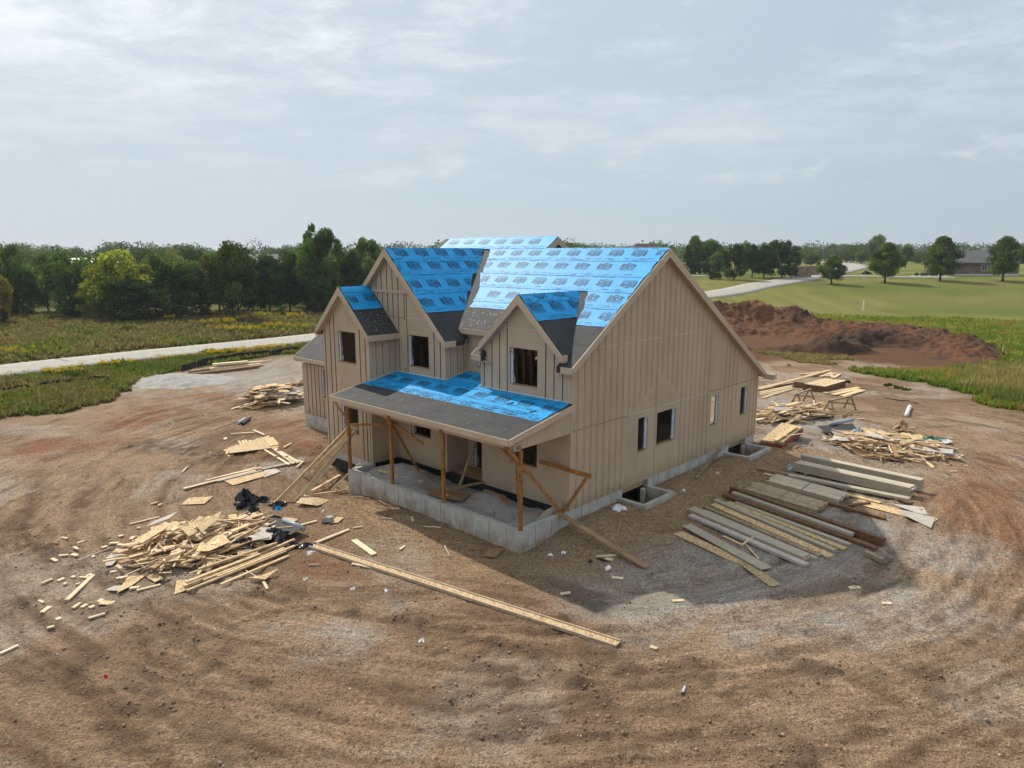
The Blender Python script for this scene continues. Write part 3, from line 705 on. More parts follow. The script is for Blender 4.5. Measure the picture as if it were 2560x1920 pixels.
stick('corner_board',P(AC-.05,-.014,3.72),P(AC-.05,-.014,4.9),.10,.028,MT,house,up=(0,1,0))
# window openings: wooden sill plate and loose house wrap round the jamb
def wrap_strip(pts,parent=house): # pts: grid rows of local points
    m=MB(); n=len(pts[0]); m.add([p for r in pts for p in r],[(i*n+j,i*n+j+1,(i+1)*n+j+1,(i+1)*n+j) for i in range(len(pts)-1) for j in range(n-1)])
    return m.build('house_wrap',MWRAP,parent)
rw=random.Random(4)
def win_b(h,c,side):
    a0,a1,z0,z1=h
    stick('sill_plate',P(a0+.01,c+.10,z0+.02),P(a1-.01,c+.10,z0+.02),.14,.038,MPLY,house)
    aj=a1-.012 if side>0 else a0+.012; rows=[]
    for i in range(9):
        z=z0+.05+(z1-z0-.07)*i/8; r=[]
        for j in range(4): r.append(P(aj-side*(.02+.05*rw.random()*(j/3))-side*.05*j/3*(i<2),c+.015+.05*j,z))
        rows.append(r)
    wrap_strip(rows)
    rows=[[P(aj-side*(.10*j/2+.015*rw.random()),c+.03+.02*rw.random(),z0+.03+(z1-z0-.05)*i/8-(.02 if i else 0)) for j in range(3)] for i in range(9)]
    wrap_strip(rows)
def win_a(h,c,side):
    b0,b1,z0,z1=h
    stick('sill_plate',P(c+.10,b0+.01,z0+.02),P(c+.10,b1-.01,z0+.02),.14,.038,MPLY,house)
    bj=b1-.012; rows=[]
    for i in range(9):
        z=z0+.05+(z1-z0-.07)*i/8; rows.append([P(c+.012+.052*j,bj-.01-.03*rw.random()*(j/3)-.06*(j/3)*(i==0),z) for j in range(4)])
    wrap_strip(rows)
    rows=[[P(c+.03+.03*rw.random(),bj-.14*j/2-.02*rw.random(),z0+.03+(z1-z0-.05)*i/8) for j in range(3)] for i in range(9)]
    wrap_strip(rows)
for h in GW: win_a(h,0,1)
win_b(CW[0],0,1); win_b(CW[1],0,1); win_b(BW[0],0,1); win_b(BW[1],0,1); win_b(AW[0],-DA,1); win_b(AW[1],-DA,1); win_b(GWN[0],1.65,1); win_b((5.0,5.62,4.15,5.07),BREC,1); win_b((4.5,5.86,.02,2.1),BREC,1)

# ---- roofs: felt-covered decks
def deck(name,pts,th=.19,m_=MFELT):
    return MB().prism([P(*p) for p in pts][::-1],(0,0,-th)).build(name,m_,house)
zm=lambda b:zf(b)
O_=.23
deck('roof_deck',[(-O_,-.25,zm(-.25)),(-O_,BR,ZR),(AU,BR,ZR),(AU,BU,ZU),(13.0,BU,ZU),(13.0,.85,zm(.85)),(4.45,.85,zm(.85)),(4.45,-.25,zm(-.25)),(3.93,-.25,zm(-.25)),(3.93,.1,zm(.1)),(2.30,2.85,zm(2.85)),(2.03,2.85,zm(2.85)),(.42,.1,zm(.1)),(.42,-.25,zm(-.25))])
zb2=lambda b:ZR-S2*(b-BR); zb3=lambda b:ZU-S2*(b-BU)
deck('rear_roof_deck',[(-O_,BR,ZR),(-O_,14.4,zb2(14.4)),(AU+.3,14.4,zb2(14.4)),(AU+.3,BR,ZR)])
deck('rear_roof_deck',[(AU,BU,ZU),(AU,14.6,zb3(14.6)),(13.0,14.6,zb3(14.6)),(13.0,BU,ZU)])
zB=lambda a:ZB-SG*abs(a-ABM); zCc=lambda a:ZC-SG*abs(a-ACM); zAa=lambda a:ZA-SG*abs(a-AAM)
def valley_b(z): return BR-(ZR-z)/S1
deck('bay_roof_deck',[(ABM,-O_,ZB),(ABM,5.5,ZB),(5.92,.75,zB(5.92)),(5.92,-O_,zB(5.92))])
deck('bay_roof_deck',[(ABM,-O_,ZB),(13.17,-O_,zB(13.17)),(13.17,.75,zB(13.17)),(ABM,5.5,ZB)])
deck('dormer_roof_deck',[(ACM,-O_,ZC),(ACM,3.3,ZC),(.2,.55,zCc(.2)),(.2,-O_,zCc(.2))])
deck('dormer_roof_deck',[(ACM,-O_,ZC),(4.12,-O_,zCc(4.12)),(4.12,.55,zCc(4.12)),(ACM,3.3,ZC)])
deck('gabled_bay_roof_deck',[(AAM,-DA-O_,ZA),(AAM,.02,ZA),(9.03,.02,zAa(9.03)),(9.03,-DA-O_,zAa(9.03))])
deck('gabled_bay_roof_deck',[(AAM,-DA-O_,ZA),(12.88,-DA-O_,zAa(12.88)),(12.88,.02,zAa(12.88)),(AAM,.02,ZA)])
zp=lambda b:ZPR+SPR*b
deck('porch_roof_deck',[(-.15,-3.095,zp(-3.095)),(-.15,.0,zp(0)),(4.2,.0,zp(0)),(4.2,BREC,zp(BREC)),(6.17,BREC,zp(BREC)),(6.17,0,zp(0)),(9.28,0,zp(0)),(9.28,-1.33,zp(-1.33)),(9.42,-1.33,zp(-1.33)),(9.42,-3.095,zp(-3.095))],.14)
zw=lambda b:3.09+.667*(b-1.35)
deck('wing_roof_deck',[(AB2,1.35,3.09),(20.05,1.35,3.09),(20.05,6.4,zw(6.4)),(AB2,6.4,zw(6.4))])
deck('wing_rear_roof_deck',[(AB2,6.4,zw(6.4)),(20.05,6.4,zw(6.4)),(20.05,11.3,zw(6.4)-.667*4.9),(AB2,11.3,zw(6.4)-.667*4.9)])
# ---- fascias, soffits
FH,FT=.20,.034
def fascia(p,q,name='fascia',drop=FH,th=FT,lift=.008):
    """board hanging below the roof edge p-q"""
    p=Vector(P(*p)); q=Vector(P(*q)); m=MB(); up=Vector((0,0,1)); d=(q-p).normalized(); n=Vector((d.y,-d.x,0)).normalized()
    if n.length<.1: n=Vector((1,0,0))
    ctr=Vector((-6,5,0))
    if n.dot(ctr-(p+q)/2)>0: n=-n
    a=p+up*lift; b=q+up*lift
    m.hexa([a-up*drop,a-up*drop+n*th,b-up*drop+n*th,b-up*drop,a,a+n*th,b+n*th,b])
    return m.build(name,MT,house)
def rake(a0,ac,a1,zt,sl,b,drop=.24):
    """gable barge boards on a gable whose face is at b (front-facing)"""
    for ae in (a0,a1):
        dz=sl*abs(ae-ac)
        MB().prism([P(ac,b,zt+.01),P(ae,b,zt-dz+.01),P(ae,b,zt-dz-drop+.01),P(ac,b,zt-drop*1.38+.01)],(0,-FT,0)).build('barge_board',MT,house)
rake(5.92,ABM,13.17,ZB,SG,-O_); rake(.2,ACM,4.12,ZC,SG,-O_); rake(9.03,AAM,12.88,ZA,SG,-DA-O_)
def soffit(pts): return MB().prism([P(*p) for p in pts],(0,0,.012)).build('soffit',MT,house)
for (ac,zt,a0,a1,b0,b1) in ((ABM,ZB,5.92,13.17,-O_,0),(ACM,ZC,.2,4.12,-O_,0),(AAM,ZA,9.03,12.88,-DA-O_,-DA)):
    for ae in (a0,a1):
        ze=zt-SG*abs(ae-ac)
        soffit([(ac,b0,zt-.225),(ac,b1+.01,zt-.225),(ae,b1+.01,ze-.225),(ae,b0,ze-.225)])
# gable end of the main roof (faces right)
for be,zz in ((-.25,zm(-.25)),(14.4,zb2(14.4))):
    MB().prism([P(-O_,BR,ZR+.012),P(-O_,be,zz+.012),P(-O_,be,zz-.23),P(-O_,BR,ZR-.31)],(FT,0,0)).build('barge_board',MT,house)
    soffit([(-O_,BR,ZR-.225),(-O_,be,zz-.225),(.01,be,zz-.225),(.01,BR,ZR-.225)])
for be,zz in ((4.9,ZU-S1*(BU-4.9)),(7.6,ZU-S2*(7.6-BU))):
    MB().prism([P(AU,BU,ZU+.012),P(AU,be,zz+.012),P(AU,be,zz-.23),P(AU,BU,ZU-.30)],(FT,0,0)).build('barge_board',MT,house)
MB().prism([P(AU+.215,5.62,8.62),P(AU+.215,6.62,8.62),P(AU+.215,BU,8.93)],(.008,0,0)).build('gable_vent',MTAR,house)
fascia((-O_-.02,-.25,zm(-.25)),(.22,-.25,zm(-.25))); fascia((3.95,-.25,zm(-.25)),(4.45,-.25,zm(-.25)))
MB().box(-.55,.23,-.25,-.002,zm(-.25)-.215,zm(-.25)-.2).build('soffit',MT,house)
MB().box(-4.45,-3.6,-.25,-.002,zm(-.25)-.215,zm(-.25)-.2).build('soffit',MT,house)
fascia((4.2,.85,zm(.85)),(6.3,.85,zm(.85))); MB().box(-6.17,-4.2,.85,1.13,zm(.85)-.22,zm(.85)-.2).build('soffit',MT,house)
MB().prism([P(4.45,-.25,zm(-.25)+.01),P(4.45,.85,zm(.85)+.01),P(4.45,.85,zm(.85)-.2),P(4.45,-.25,zm(-.25)-.2)],(-.03,0,0)).build('fascia',MT,house)
for a_,zc_,b0,b1 in ((5.92,zB(5.92),-O_,.3),(13.17,zB(13.17),-O_,.7),(.2,zCc(.2),-O_,.02),(4.12,zCc(4.12),-O_,.1),(9.03,zAa(9.03),-DA-O_,0),(12.88,zAa(12.88),-DA-O_,0)):
    s_=1 if a_ in (5.92,.2,9.03) else -1
    MB().prism([P(a_,b0,zc_+.01),P(a_,b1,zc_+.01),P(a_,b1,zc_-.22),P(a_,b0,zc_-.22)],(s_*FT,0,0)).build('fascia',MT,house)
for a_,w_,b0,b1,z_ in ((5.92,AB1,-O_,.9,zB(5.92)),(9.03,AA1,-DA-O_,0,zAa(9.03)),(12.88,AA2,-DA-O_,0,zAa(12.88))):
    x0_,x1_=sorted((-a_,-w_)); MB().box(x0_,x1_,b0+.01,b1,z_-.225,z_-.205).build('soffit',MT,house)
fascia((-O_,14.4,zb2(14.4)),(13,14.4,zb2(14.4))); 
MB().prism([P(-O_-.035,14.4,zb2(14.4)-.23),P(-O_-.035,14.05,zb2(14.4)-.23),P(-O_-.035,14.05,zb2(14.05)-.2),P(-O_-.035,14.4,zb2(14.4)-.0)],(.5,0,0)).build('eave_return',MT,house)
fascia((AB2,1.35,3.09),(20.05,1.35,3.09)); MB().box(-20.05,-AB2,1.352,1.66,2.872,2.888).build('soffit',MT,house)
MB().prism([P(20.05,1.35,3.1),P(20.05,6.4,zw(6.4)+.01),P(20.05,6.4,zw(6.4)-.2),P(20.05,1.35,2.89)],(-.03,0,0)).build('barge_board',MT,house)
# porch: eave board, drip edge, side panel, ceiling
fascia((-.15,-3.095,zp(-3.095)),(9.42,-3.095,zp(-3.095)),drop=.19)
MB().prism([P(-.15,-3.1,zp(-3.1)+.012),P(-.15,.0,zp(0)+.012),P(-.15,.0,zp(0)-.19),P(-.15,-3.1,zp(-3.1)-.19)],(FT,0,0)).build('barge_board',MT,house)
MB().prism([P(9.42,-3.1,zp(-3.1)+.012),P(9.42,-1.33,zp(-1.33)+.012),P(9.42,-1.33,zp(-1.33)-.19),P(9.42,-3.1,zp(-3.1)-.19)],(-FT,0,0)).build('barge_board',MT,house)
MB().prism([P(-.02,-2.72,2.66),P(-.02,-.003,2.70),P(-.02,-.003,zp(0)-.14),P(-.02,-2.72,zp(-2.72)-.14)],(-.1,0,0)).build('porch_side_panel',MS,house)
MB().box(-9.28,.02,-2.62,-2.42,2.63,2.80).build('porch_beam',MT,house)
MB().box(-9.4,.14,-3.09,-2.62,2.905,2.92).build('soffit',MT,house)
MB().box(-9.27,-.12,-2.42,-.01,2.78,2.80).build('porch_ceiling',MS,house)
MB().box(-6.16,-4.21,-.01,1.12,2.782,2.802).build('porch_ceiling',MS,house)
for a_ in (6.35,3.45): stick('nailer_block',P(a_,-2.66,2.62),P(a_,-2.66,2.85),.12,.05,MPOST,house,up=(0,1,0))
# white flashing where the porch roof meets the walls
for p,q in (((0,-.006,zp(0)+.03),(4.2,-.006,zp(0)+.03)),((6.17,-.006,zp(0)+.03),(9.2,-.006,zp(0)+.03)),((AB1-.006,0,zp(0)+.03),(AB1-.006,BREC,zp(BREC)+.03)),((AA1-.006,-1.3,zp(-1.3)+.03),(AA1-.006,0,zp(0)+.03))):
    stick('flashing',P(*p),P(*q),.012,.05,MCAULK,house)

# ---- printed roof sheets
def text_polys(s,size,x,y,sx=1,bold=.0):
    cu=bpy.data.curves.new('lettering','FONT'); cu.body=s; cu.size=size; cu.offset=bold; cu.resolution_u=2
    o=bpy.data.objects.new('lettering',cu); COL.objects.link(o); bpy.context.view_layer.update()
    me=o.evaluated_get(bpy.context.evaluated_depsgraph_get()).to_mesh()
    V=np.array([v.co[:] for v in me.vertices]); F=[tuple(p.vertices) for p in me.polygons]
    o.evaluated_get(bpy.context.evaluated_depsgraph_get()).to_mesh_clear()
    bpy.data.objects.remove(o); bpy.data.curves.remove(cu)
    wd=V[:,0].max()-V[:,0].min(); V[:,0]=(V[:,0]-V[:,0].min())*sx+x; V[:,1]+=y
    return V[:,:2],F
def logo(parts=('R','E','O','T','P')):
    V=[];F=[];n=0
    def put(v,f):
        nonlocal n
        V.append(v); F.extend(tuple(i+n for i in g) for g in f); n+=len(v)
    def fit(s,x0,x1,y0,y1,bold):
        v,f=text_polys(s,1,0,0,1,bold); v=v-v.min(0); v=v/v.max(0)*np.array([x1-x0,y1-y0])+np.array([x0,y0]); put(v,f)
    if 'R' in parts: fit('R',-.32,-.17,-.10,.20,.004)
    if 'E' in parts: fit('EEVE',-.15,.31,-.05,.13,.004)
    if 'T' in parts:
        for a,b in (((-.19,.145),(-.02,.215)),((-.02,.215),(.33,.10))):
            a=np.array(a); b=np.array(b); d=(b-a)/np.linalg.norm(b-a); nn_=np.array([-d[1],d[0]])*.012
            put(np.array([a-nn_,b-nn_,b+nn_,a+nn_]),[(0,1,2,3)])
        put(np.array([[-.10,.19],[-.05,.19],[-.05,.24],[-.10,.24]]),[(0,1,2,3)])
    if 'O' in parts: fit('ROOFING',-.29,.30,-.17,-.07,.002)
    if 'P' in parts: fit('(913) 488-6144',-.25,.30,-.235,-.19,.0)
    return np.concatenate(V),F
LOGO=logo(); LOGO_TOP=logo(('R','E','T'))
def sheet(name,org,ud,vd,corners,logos=(),seed=0,dashes=(),amp=.006,lift=.012,step=.16):
    """one length of underlayment. org + u*ud + v*vd spans the roof plane (u along the course, v up the slope);
    corners: u at bottom-left, bottom-right, top-left, top-right and v0, v1; logos: (u,v,turned,which)"""
    ul0,ur0,ul1,ur1,v0,v1=corners
    ud=Vector(ud).normalized(); vd=Vector(vd).normalized(); nd=ud.cross(vd).normalized()
    if nd.z<0: nd=-nd
    org=Vector(org); nu=max(4,int(abs(ur0-ul0)/step)); nv=max(3,int((v1-v0)/.12)); rs=seed*7.7
    U=np.linspace(0,1,nu+1)[None,:]; T=np.linspace(0,1,nv+1)[:,None]
    uu=(ul0+(ul1-ul0)*T)*(1-U)+(ur0+(ur1-ur0)*T)*U; vv=v0+(v1-v0)*T+0*U
    jag=(vn(vv*6+rs,uu*0+rs,seed+3)-.5)*.10
    uu=uu+np.where(U>.999,jag,0)+np.where(U<.001,-jag,0)
    vv=vv+np.where(T<.001,(vn(uu*2.2+rs,uu*0,seed)-.5)*.05,0)
    hh=amp*(2*np.abs(fbm(uu*2.2+rs,vv*5.5,seed+1,3)-.5)*3+np.where(T<.001,1.2*vn(uu*1.7,uu*0,seed+5),0))
    def at(u,v,h):
        return [org+ud*float(a)+vd*float(b)+nd*float(c) for a,b,c in zip(u.ravel(),v.ravel(),h.ravel())]
    hh=hh+lift
    V=at(uu,vv,hh); n=nu+1
    F=[(i*n+j,i*n+j+1,(i+1)*n+j+1,(i+1)*n+j) for i in range(nv) for j in range(nu)]
    k=len(V); rim=[j for j in range(n)]+[i*n+nu for i in range(1,nv+1)]+[nv*n+j for j in range(nu-1,-1,-1)]+[i*n for i in range(nv-1,0,-1)]
    V1=[Vector(V[i]) for i in rim]; V2=[V[i]-nd*(lift-.001) for i in rim]; V=V+V1+V2; nr=len(rim)
    for i in range(nr): F.append((k+i,k+(i+1)%nr,k+nr+(i+1)%nr,k+nr+i))
    o=obj(name,pymesh(name,V,F,False),MBLUE,house)
    for p_ in o.data.polygons: p_.use_smooth=True
    LV=[];LF=[]
    lim=lambda v:((ul0+(ul1-ul0)*(v-v0)/(v1-v0)),(ur0+(ur1-ur0)*(v-v0)/(v1-v0)))
    top=lift+amp*2.9+.002
    for (u,v,turn,which) in logos:
        lv,lf=which; lv=lv.copy()
        if turn: lv=-lv
        lu=lv[:,0]+u; lw=lv[:,1]+v
        a_,b_=lim(v); lo_,hi_=min(a_,b_)+.02,max(a_,b_)-.02
        ok=(lu>lo_)&(lu<hi_)&(lw>v0+.01)&(lw<v1-.005); kk=len(LV)
        LV+=[org+ud*float(a)+vd*float(b)+nd*top for a,b in zip(lu,lw)]
        LF+=[tuple(i+kk for i in g) for g in lf if all(ok[i] for i in g)]
    rr=random.Random(seed+11)
    for v in dashes:
        a_,b_=lim(v); u=min(a_,b_)+.1; hi_=max(a_,b_)-.2
        while u<hi_:
            ln=rr.choice((.05,.08,.12,.3)); kk=len(LV); hgt=.011 if ln<.2 else .018
            if u+ln>hi_: break
            LV+=[org+ud*x+vd*y+nd*(top-.001) for x,y in ((u,v),(u+ln,v),(u+ln,v+hgt),(u,v+hgt))]; LF.append((kk,kk+1,kk+2,kk+3))
            u+=ln+rr.choice((.06,.1,.2))
    if LF: obj('printed_lettering',pymesh('printed_lettering',LV,LF),MINK,o)['kind']='stuff'
    return o
wv,wf=text_polys('Wrap',.17,0,0)
for (a_,z_,rot) in ((2.75,5.10,0),):
    obj('printed_lettering',pymesh('printed_lettering',[P(a_-.005-v[0]*.3,.022,z_+v[1]) for v in wv],wf),MINK,house)['kind']='stuff'
# main front slope: u runs right (-a), v up the slope; org at a=0,b=0
KM=math.hypot(1,S1)
mo=P(0,0,zf(0)); mu=(1,0,0); mv=(0,1,S1)
def main_sheet(aL0,aR0,aL1,aR1,b0,b1,la,lb,turn,seed,which=None,lift=.012):
    lg=[(-a,lb*KM,turn,which or LOGO) for a in la]
    sheet('underlayment_sheet',mo,mu,mv,(-aL0,-aR0,-aL1,-aR1,b0*KM,b1*KM),lg,seed,(b0*KM+.07,b0*KM+.15,b1*KM-.06),lift=lift,amp=.004)
main_sheet(6.85,2.75,6.9,2.55,1.94,2.28,[],2.1,False,1)
main_sheet(6.95,2.7,7.35,2.2,2.24,3.09,[3.0+1.06*i for i in range(4)],2.66,False,2,lift=.02)
main_sheet(1.02,-.2,1.31,-.2,1.50,2.32,[.05,1.11],1.98,True,3)
main_sheet(1.31,-.2,1.73,-.2,2.29,3.09,[.28,1.33],2.76,False,4,lift=.02)
main_sheet(7.40,-.2,8.2,-.2,3.06,3.84,[.25+1.055*i for i in range(8)],3.50,True,5,lift=.028)
main_sheet(8.0,-.2,8.6,-.2,3.82,4.66,[.85+1.06*i for i in range(8)],4.33,False,6,lift=.036)
main_sheet(8.53,-.2,9.05,-.2,4.63,5.372,[-.2+.02+1.05*i for i in range(9)],5.08,True,7,lift=.044)
main_sheet(12.6,AU-.02,12.6,AU-.02,5.35,6.122,[6.79-.03+1.05*i for i in range(6)],5.80,True,8,lift=.052)
# right slope of the bay gable: u runs back (b), v up towards the ridge
KB=math.hypot(1,SG)
bo=P(ABM,0,ZB); bu=(0,1,0); bvv=(-1,0,SG)
def bay_sheet(aLo,aHi,b0,b1lo,b1hi,lb,la,turn,seed,lift):
    v0=-(ABM-aLo)*KB; v1=-(ABM-aHi)*KB
    sheet('underlayment_sheet',bo,bu,bvv,(b0,b1lo,b0,b1hi,v0,v1),[(b,-(ABM-la)*KB,turn,LOGO) for b in lb],seed,(v0+.08,v0+.15,v1-.07),amp=.010,lift=lift)
bay_sheet(7.0,7.74,-.2,1.86,2.6,[.14,1.18,2.22],7.36,False,11,.012)
bay_sheet(7.70,8.47,-.2,2.83,3.58,[.04,1.05,2.10,3.13],8.08,True,12,.022)
bay_sheet(8.43,9.0,-.2,3.97,4.65,[-.35,.67,1.76,2.81,3.87],8.78,False,13,.032)
bay_sheet(8.97,9.535,-.2,4.65,5.3,[.37,1.47,2.56,3.63,4.73],9.34,True,14,.042)
co=P(ACM,0,ZC)
def dorm_sheet(aLo,aHi,b1lo,b1hi,lb,la,turn,seed,lift,which=LOGO):
    v0=-(ACM-aLo)*KB; v1=-(ACM-aHi)*KB
    sheet('underlayment_sheet',co,bu,bvv,(-.19,b1lo,-.19,b1hi,v0,v1),[(b,-(ACM-la)*KB,turn,which) for b in lb],seed,(v0+.08,v0+.15,v1-.05),amp=.010,lift=lift)
dorm_sheet(1.29,1.92,2.08,2.85,[.2,1.26,2.3],1.69,False,15,.012)
dorm_sheet(1.86,2.155,2.8,3.08,[.75,1.8],2.14,True,16,.022,LOGO_TOP)
ao=P(AAM,0,ZA)
va=lambda a:-(AAM-a)*KB
sheet('underlayment_sheet',ao,bu,bvv,(-1.50,-.05,-1.50,-.05,va(10.04),va(10.75)),[(-1.37,va(10.44),True,LOGO),(-.35,va(10.48),True,LOGO)],17,(va(10.04)+.1,),amp=.012)
sheet('underlayment_sheet',ao,bu,bvv,(-1.50,-.05,-1.50,-.05,va(10.70),va(10.95)),[],18,(va(10.70)+.05,),amp=.012,lift=.024)
# porch roof
po=P(0,0,zp(0)); pv=(0,1,SPR); KP=math.hypot(1,SPR)
psh=lambda aL,aR,b0,b1,la,lb,turn,seed,lift,which=LOGO:sheet('underlayment_sheet',po,(1,0,0),pv,(-aL,-aR,-aL,-aR,b0*KP,b1*KP),[(-a,lb*KP,turn,which) for a in la],seed,(b0*KP+.05,b0*KP+.1,b1*KP-.06),amp=.003,lift=lift)
psh(9.40,.0,-1.62,-1.33,[.24+1.07*i for i in range(9)],-1.36,True,21,.008,LOGO_TOP)
psh(9.40,.0,-1.36,-1.31,[],-1.3,False,28,.010)
psh(9.27,.0,-1.33,-.28,[.33+1.067*i for i in range(9)],-.62,False,22,.016)
psh(9.27,.0,-1.0,-.95,[],-.9,False,29,.018)
psh(9.27,.0,-.30,-.01,[],-.2,False,23,.024)
psh(6.16,4.21,-.04,1.12,[4.9,5.75],.62,True,24,.030)
# felt courses on the porch and bare slopes show as overlapping lengths
def felt_sheet(org,ud,vd,u0,u1,v0,v1,seed,lift=.006):
    ud=Vector(ud).normalized(); vd=Vector(vd).normalized(); nd=ud.cross(vd); nd=nd if nd.z>0 else -nd; org=Vector(org)
    nu=int(abs(u1-u0)/.3)+2; V=[]; F=[]
    for i in range(4):
        for j in range(nu+1):
            u=u0+(u1-u0)*j/nu; v=v0+(v1-v0)*i/3+((.03*(vn(np.float64(u*1.3),np.float64(0.),seed)-.5)) if i==0 else 0)
            V.append(org+ud*u+vd*float(v)+nd*(lift+.004*float(vn(np.float64(u*2),np.float64(v*3.),seed))))
    n=nu+1; F=[(i*n+j,i*n+j+1,(i+1)*n+j+1,(i+1)*n+j) for i in range(3) for j in range(nu)]
    k=len(V); V+=[V[j]-nd*lift for j in range(n)]; F+=[(k+j,k+j+1,j+1,j) for j in range(nu)]
    return obj('felt_sheet',pymesh('felt_sheet',V,F,False),MFELT,house)
felt_sheet(po,(1,0,0),pv,-9.41,.14,-2.38*KP,-1.58*KP,31,.007)
felt_sheet(po,(1,0,0),pv,-9.41,.14,-3.09*KP,-2.34*KP,32,.003)
felt_sheet(mo,mu,mv,-6.75,-3.4,1.38*KM,2.0*KM,33); felt_sheet(mo,mu,mv,-6.4,-3.9,.86*KM,1.42*KM,34,.003)
felt_sheet(mo,mu,mv,-.75,.2,.7*KM,1.52*KM,35)
felt_sheet(bo,bu,bvv,-.2,1.0,-(ABM-5.95)*KB,-(ABM-6.45)*KB,36); felt_sheet(ao,bu,bvv,-1.5,-.03,va(9.05),va(9.6),37)
m=MB()
rr=random.Random(8)
for _ in range(150):   # nail caps on the bare felt
    k=rr.random()
    if k<.45: p0=Vector(P(0,0,0))+Vector(mo)+Vector((-rr.uniform(3.6,6.4),0,0))+Vector(mv)*rr.uniform(.95,1.9); nd=Vector((0,-S1,1)).normalized()
    elif k<.75: p0=Vector(ao)+Vector((0,rr.uniform(-1.4,-.1),0))+Vector((1,0,-SG))*rr.uniform(1.0,1.85); nd=Vector((SG,0,1)).normalized()
    else: p0=Vector(po)+Vector((-rr.uniform(.2,9.2),0,0))-Vector(pv)*rr.uniform(1.7,3.0); nd=Vector((0,-SPR,1)).normalized()
    u=nd.orthogonal().normalized(); w_=nd.cross(u); p0=p0+nd*.012
    m.add([p0+u*.016*math.cos(i*math.pi/3)+w_*.016*math.sin(i*math.pi/3) for i in range(6)],[(0,1,2,3,4,5)])
caps=m.build('nail_caps',mat('nail_cap',(.5,.42,.3),.5),house); caps['kind']='stuff'
for a,b in ((2.0,-.95),(.75,-1.2)): stick('scrap_of_felt',P(a,b,zp(b)+.035),P(a-.12,b+.22,zp(b+.22)+.035),.07,.01,MFELT,house)

# ---- foundation
def conc(name,x0,x1,y0,y1,z0,z1,m_=MCON): return MB().box(x0,x1,y0,y1,z0,z1).build(name,m_,house)
ZB_=-2.4
wall('foundation_wall',[(-PB,ZB_),(D-.03,ZB_),(D-.03,-.004),(-PB,-.004)],[(3.13,4.85,-1.25,-.012),(11.47,13.19,-1.25,-.012)],FA(.006),.22,MCON)
wall('foundation_wall',[(.226,ZB_),(9.43,ZB_),(9.43,-.004),(.226,-.004)],[],FB(-PB),.2,MCON)
conc('foundation_wall',-9.43,-9.23,-PB+.2,-DA+.01,ZB_,-.004)
conc('foundation_wall',-AA2+.02,-9.44,-DA+.02,-DA+.22,-.34,-.006); conc('waterproof_coating',-AA2+.02,-9.24,-DA+.03,-DA+.23,ZB_,-.33,MTAR)
conc('waterproof_coating',-9.28,-.23,-.0+.03,.2,ZB_,-.008,MTAR); conc('waterproof_coating',-AB1,-AC,BREC+.02,BREC+.2,ZB_,-.009,MTAR)
conc('waterproof_coating',-AA1-.2,-AA1-.01,-DA+.24,.02,ZB_,-.010,MTAR)
conc('foundation_wall',-19.73,-AB2,1.66,1.86,-1.4,-.007); conc('foundation_wall',-AA2+.02,-AA2+.2,-DA+.23,1.66,ZB_,-.011); conc('foundation_wall',-19.73,-19.53,1.87,10.9,-1.4,-.012)
conc('foundation_wall',-AB2,-.24,D-.25,D-.05,ZB_,-.013)
for a in (.55,1.35,2.15,2.95,3.75,4.55,5.35,6.15,6.95,7.75,8.55): stick('form_line',P(a,-PB-.002,-1.2),P(a,-PB-.002,-.01),.02,.01,MFORM,house,up=(0,1,0))
for b in (-1.7,-.9,.7,1.6,2.4,5.6,6.4,7.2,8.0,8.8,9.6,10.4): stick('form_line',P(.004,b,-1.0),P(.004,b,-.01),.01,.02,MFORM,house,up=(0,1,0))
well_lbl=('window_well',)
for b0,b1 in ((2.82,4.90),(11.07,13.3)):
    m=MB(); zt=-.28; zb_=-1.6
    m.box(.0,1.2,b0,b0+.17,zb_,zt); m.box(.0,1.2,b1-.17,b1,zb_,zt); m.box(1.03,1.2,b0+.17,b1-.17,zb_,zt-.002)
    m.build('window_well',MCON,house)
    conc('well_floor',0,1.03,b0+.17,b1-.17,-1.5,-1.42,MGRAVEL)
    conc('cellar_wall',-2.2,-2.0,b0-2,b1+3,ZB_,-.3,MCON); conc('window_post',-.02,.12,b1-.55,b1-.40,-1.4,-.29)

# ---------------------------------------------------------------- porch props (temporary posts and braces), gravel fill
def hp(a,b,z): # house coordinates -> world
    x,y=from_ab(a,b); return Vector((x,y,z+ZF))
def wstick(name,p,q,w,h,m,label,cat,group=None,up=(0,0,1)):
    return tag(stick(name,p,q,w,h,m,None,up),label,cat,group)
G_POST='temporary timber posts under the porch roof'
eb=Vector((SY,CY,0)); ea=Vector((-CY,SY,0))
for a,lb in ((9.40,'temporary timber post at the left end of the porch roof'),(6.62,'second timber post from the left under the porch roof'),(3.68,'timber post under the middle right of the porch roof'),(.05,'timber post at the right front corner of the porch wall')):
    o=empty('porch_post',hp(a,-PB+.1,0)); tag(o,lb,'post',G_POST)
    r_=-YAW; o.rotation_euler=(0,0,r_)
    MB().box(-.055,-.002,-.05,.05,0,2.635).build('stud',MPOST,o); MB().box(.002,.055,-.045,.055,0,2.60).build('stud',MPOST,o)
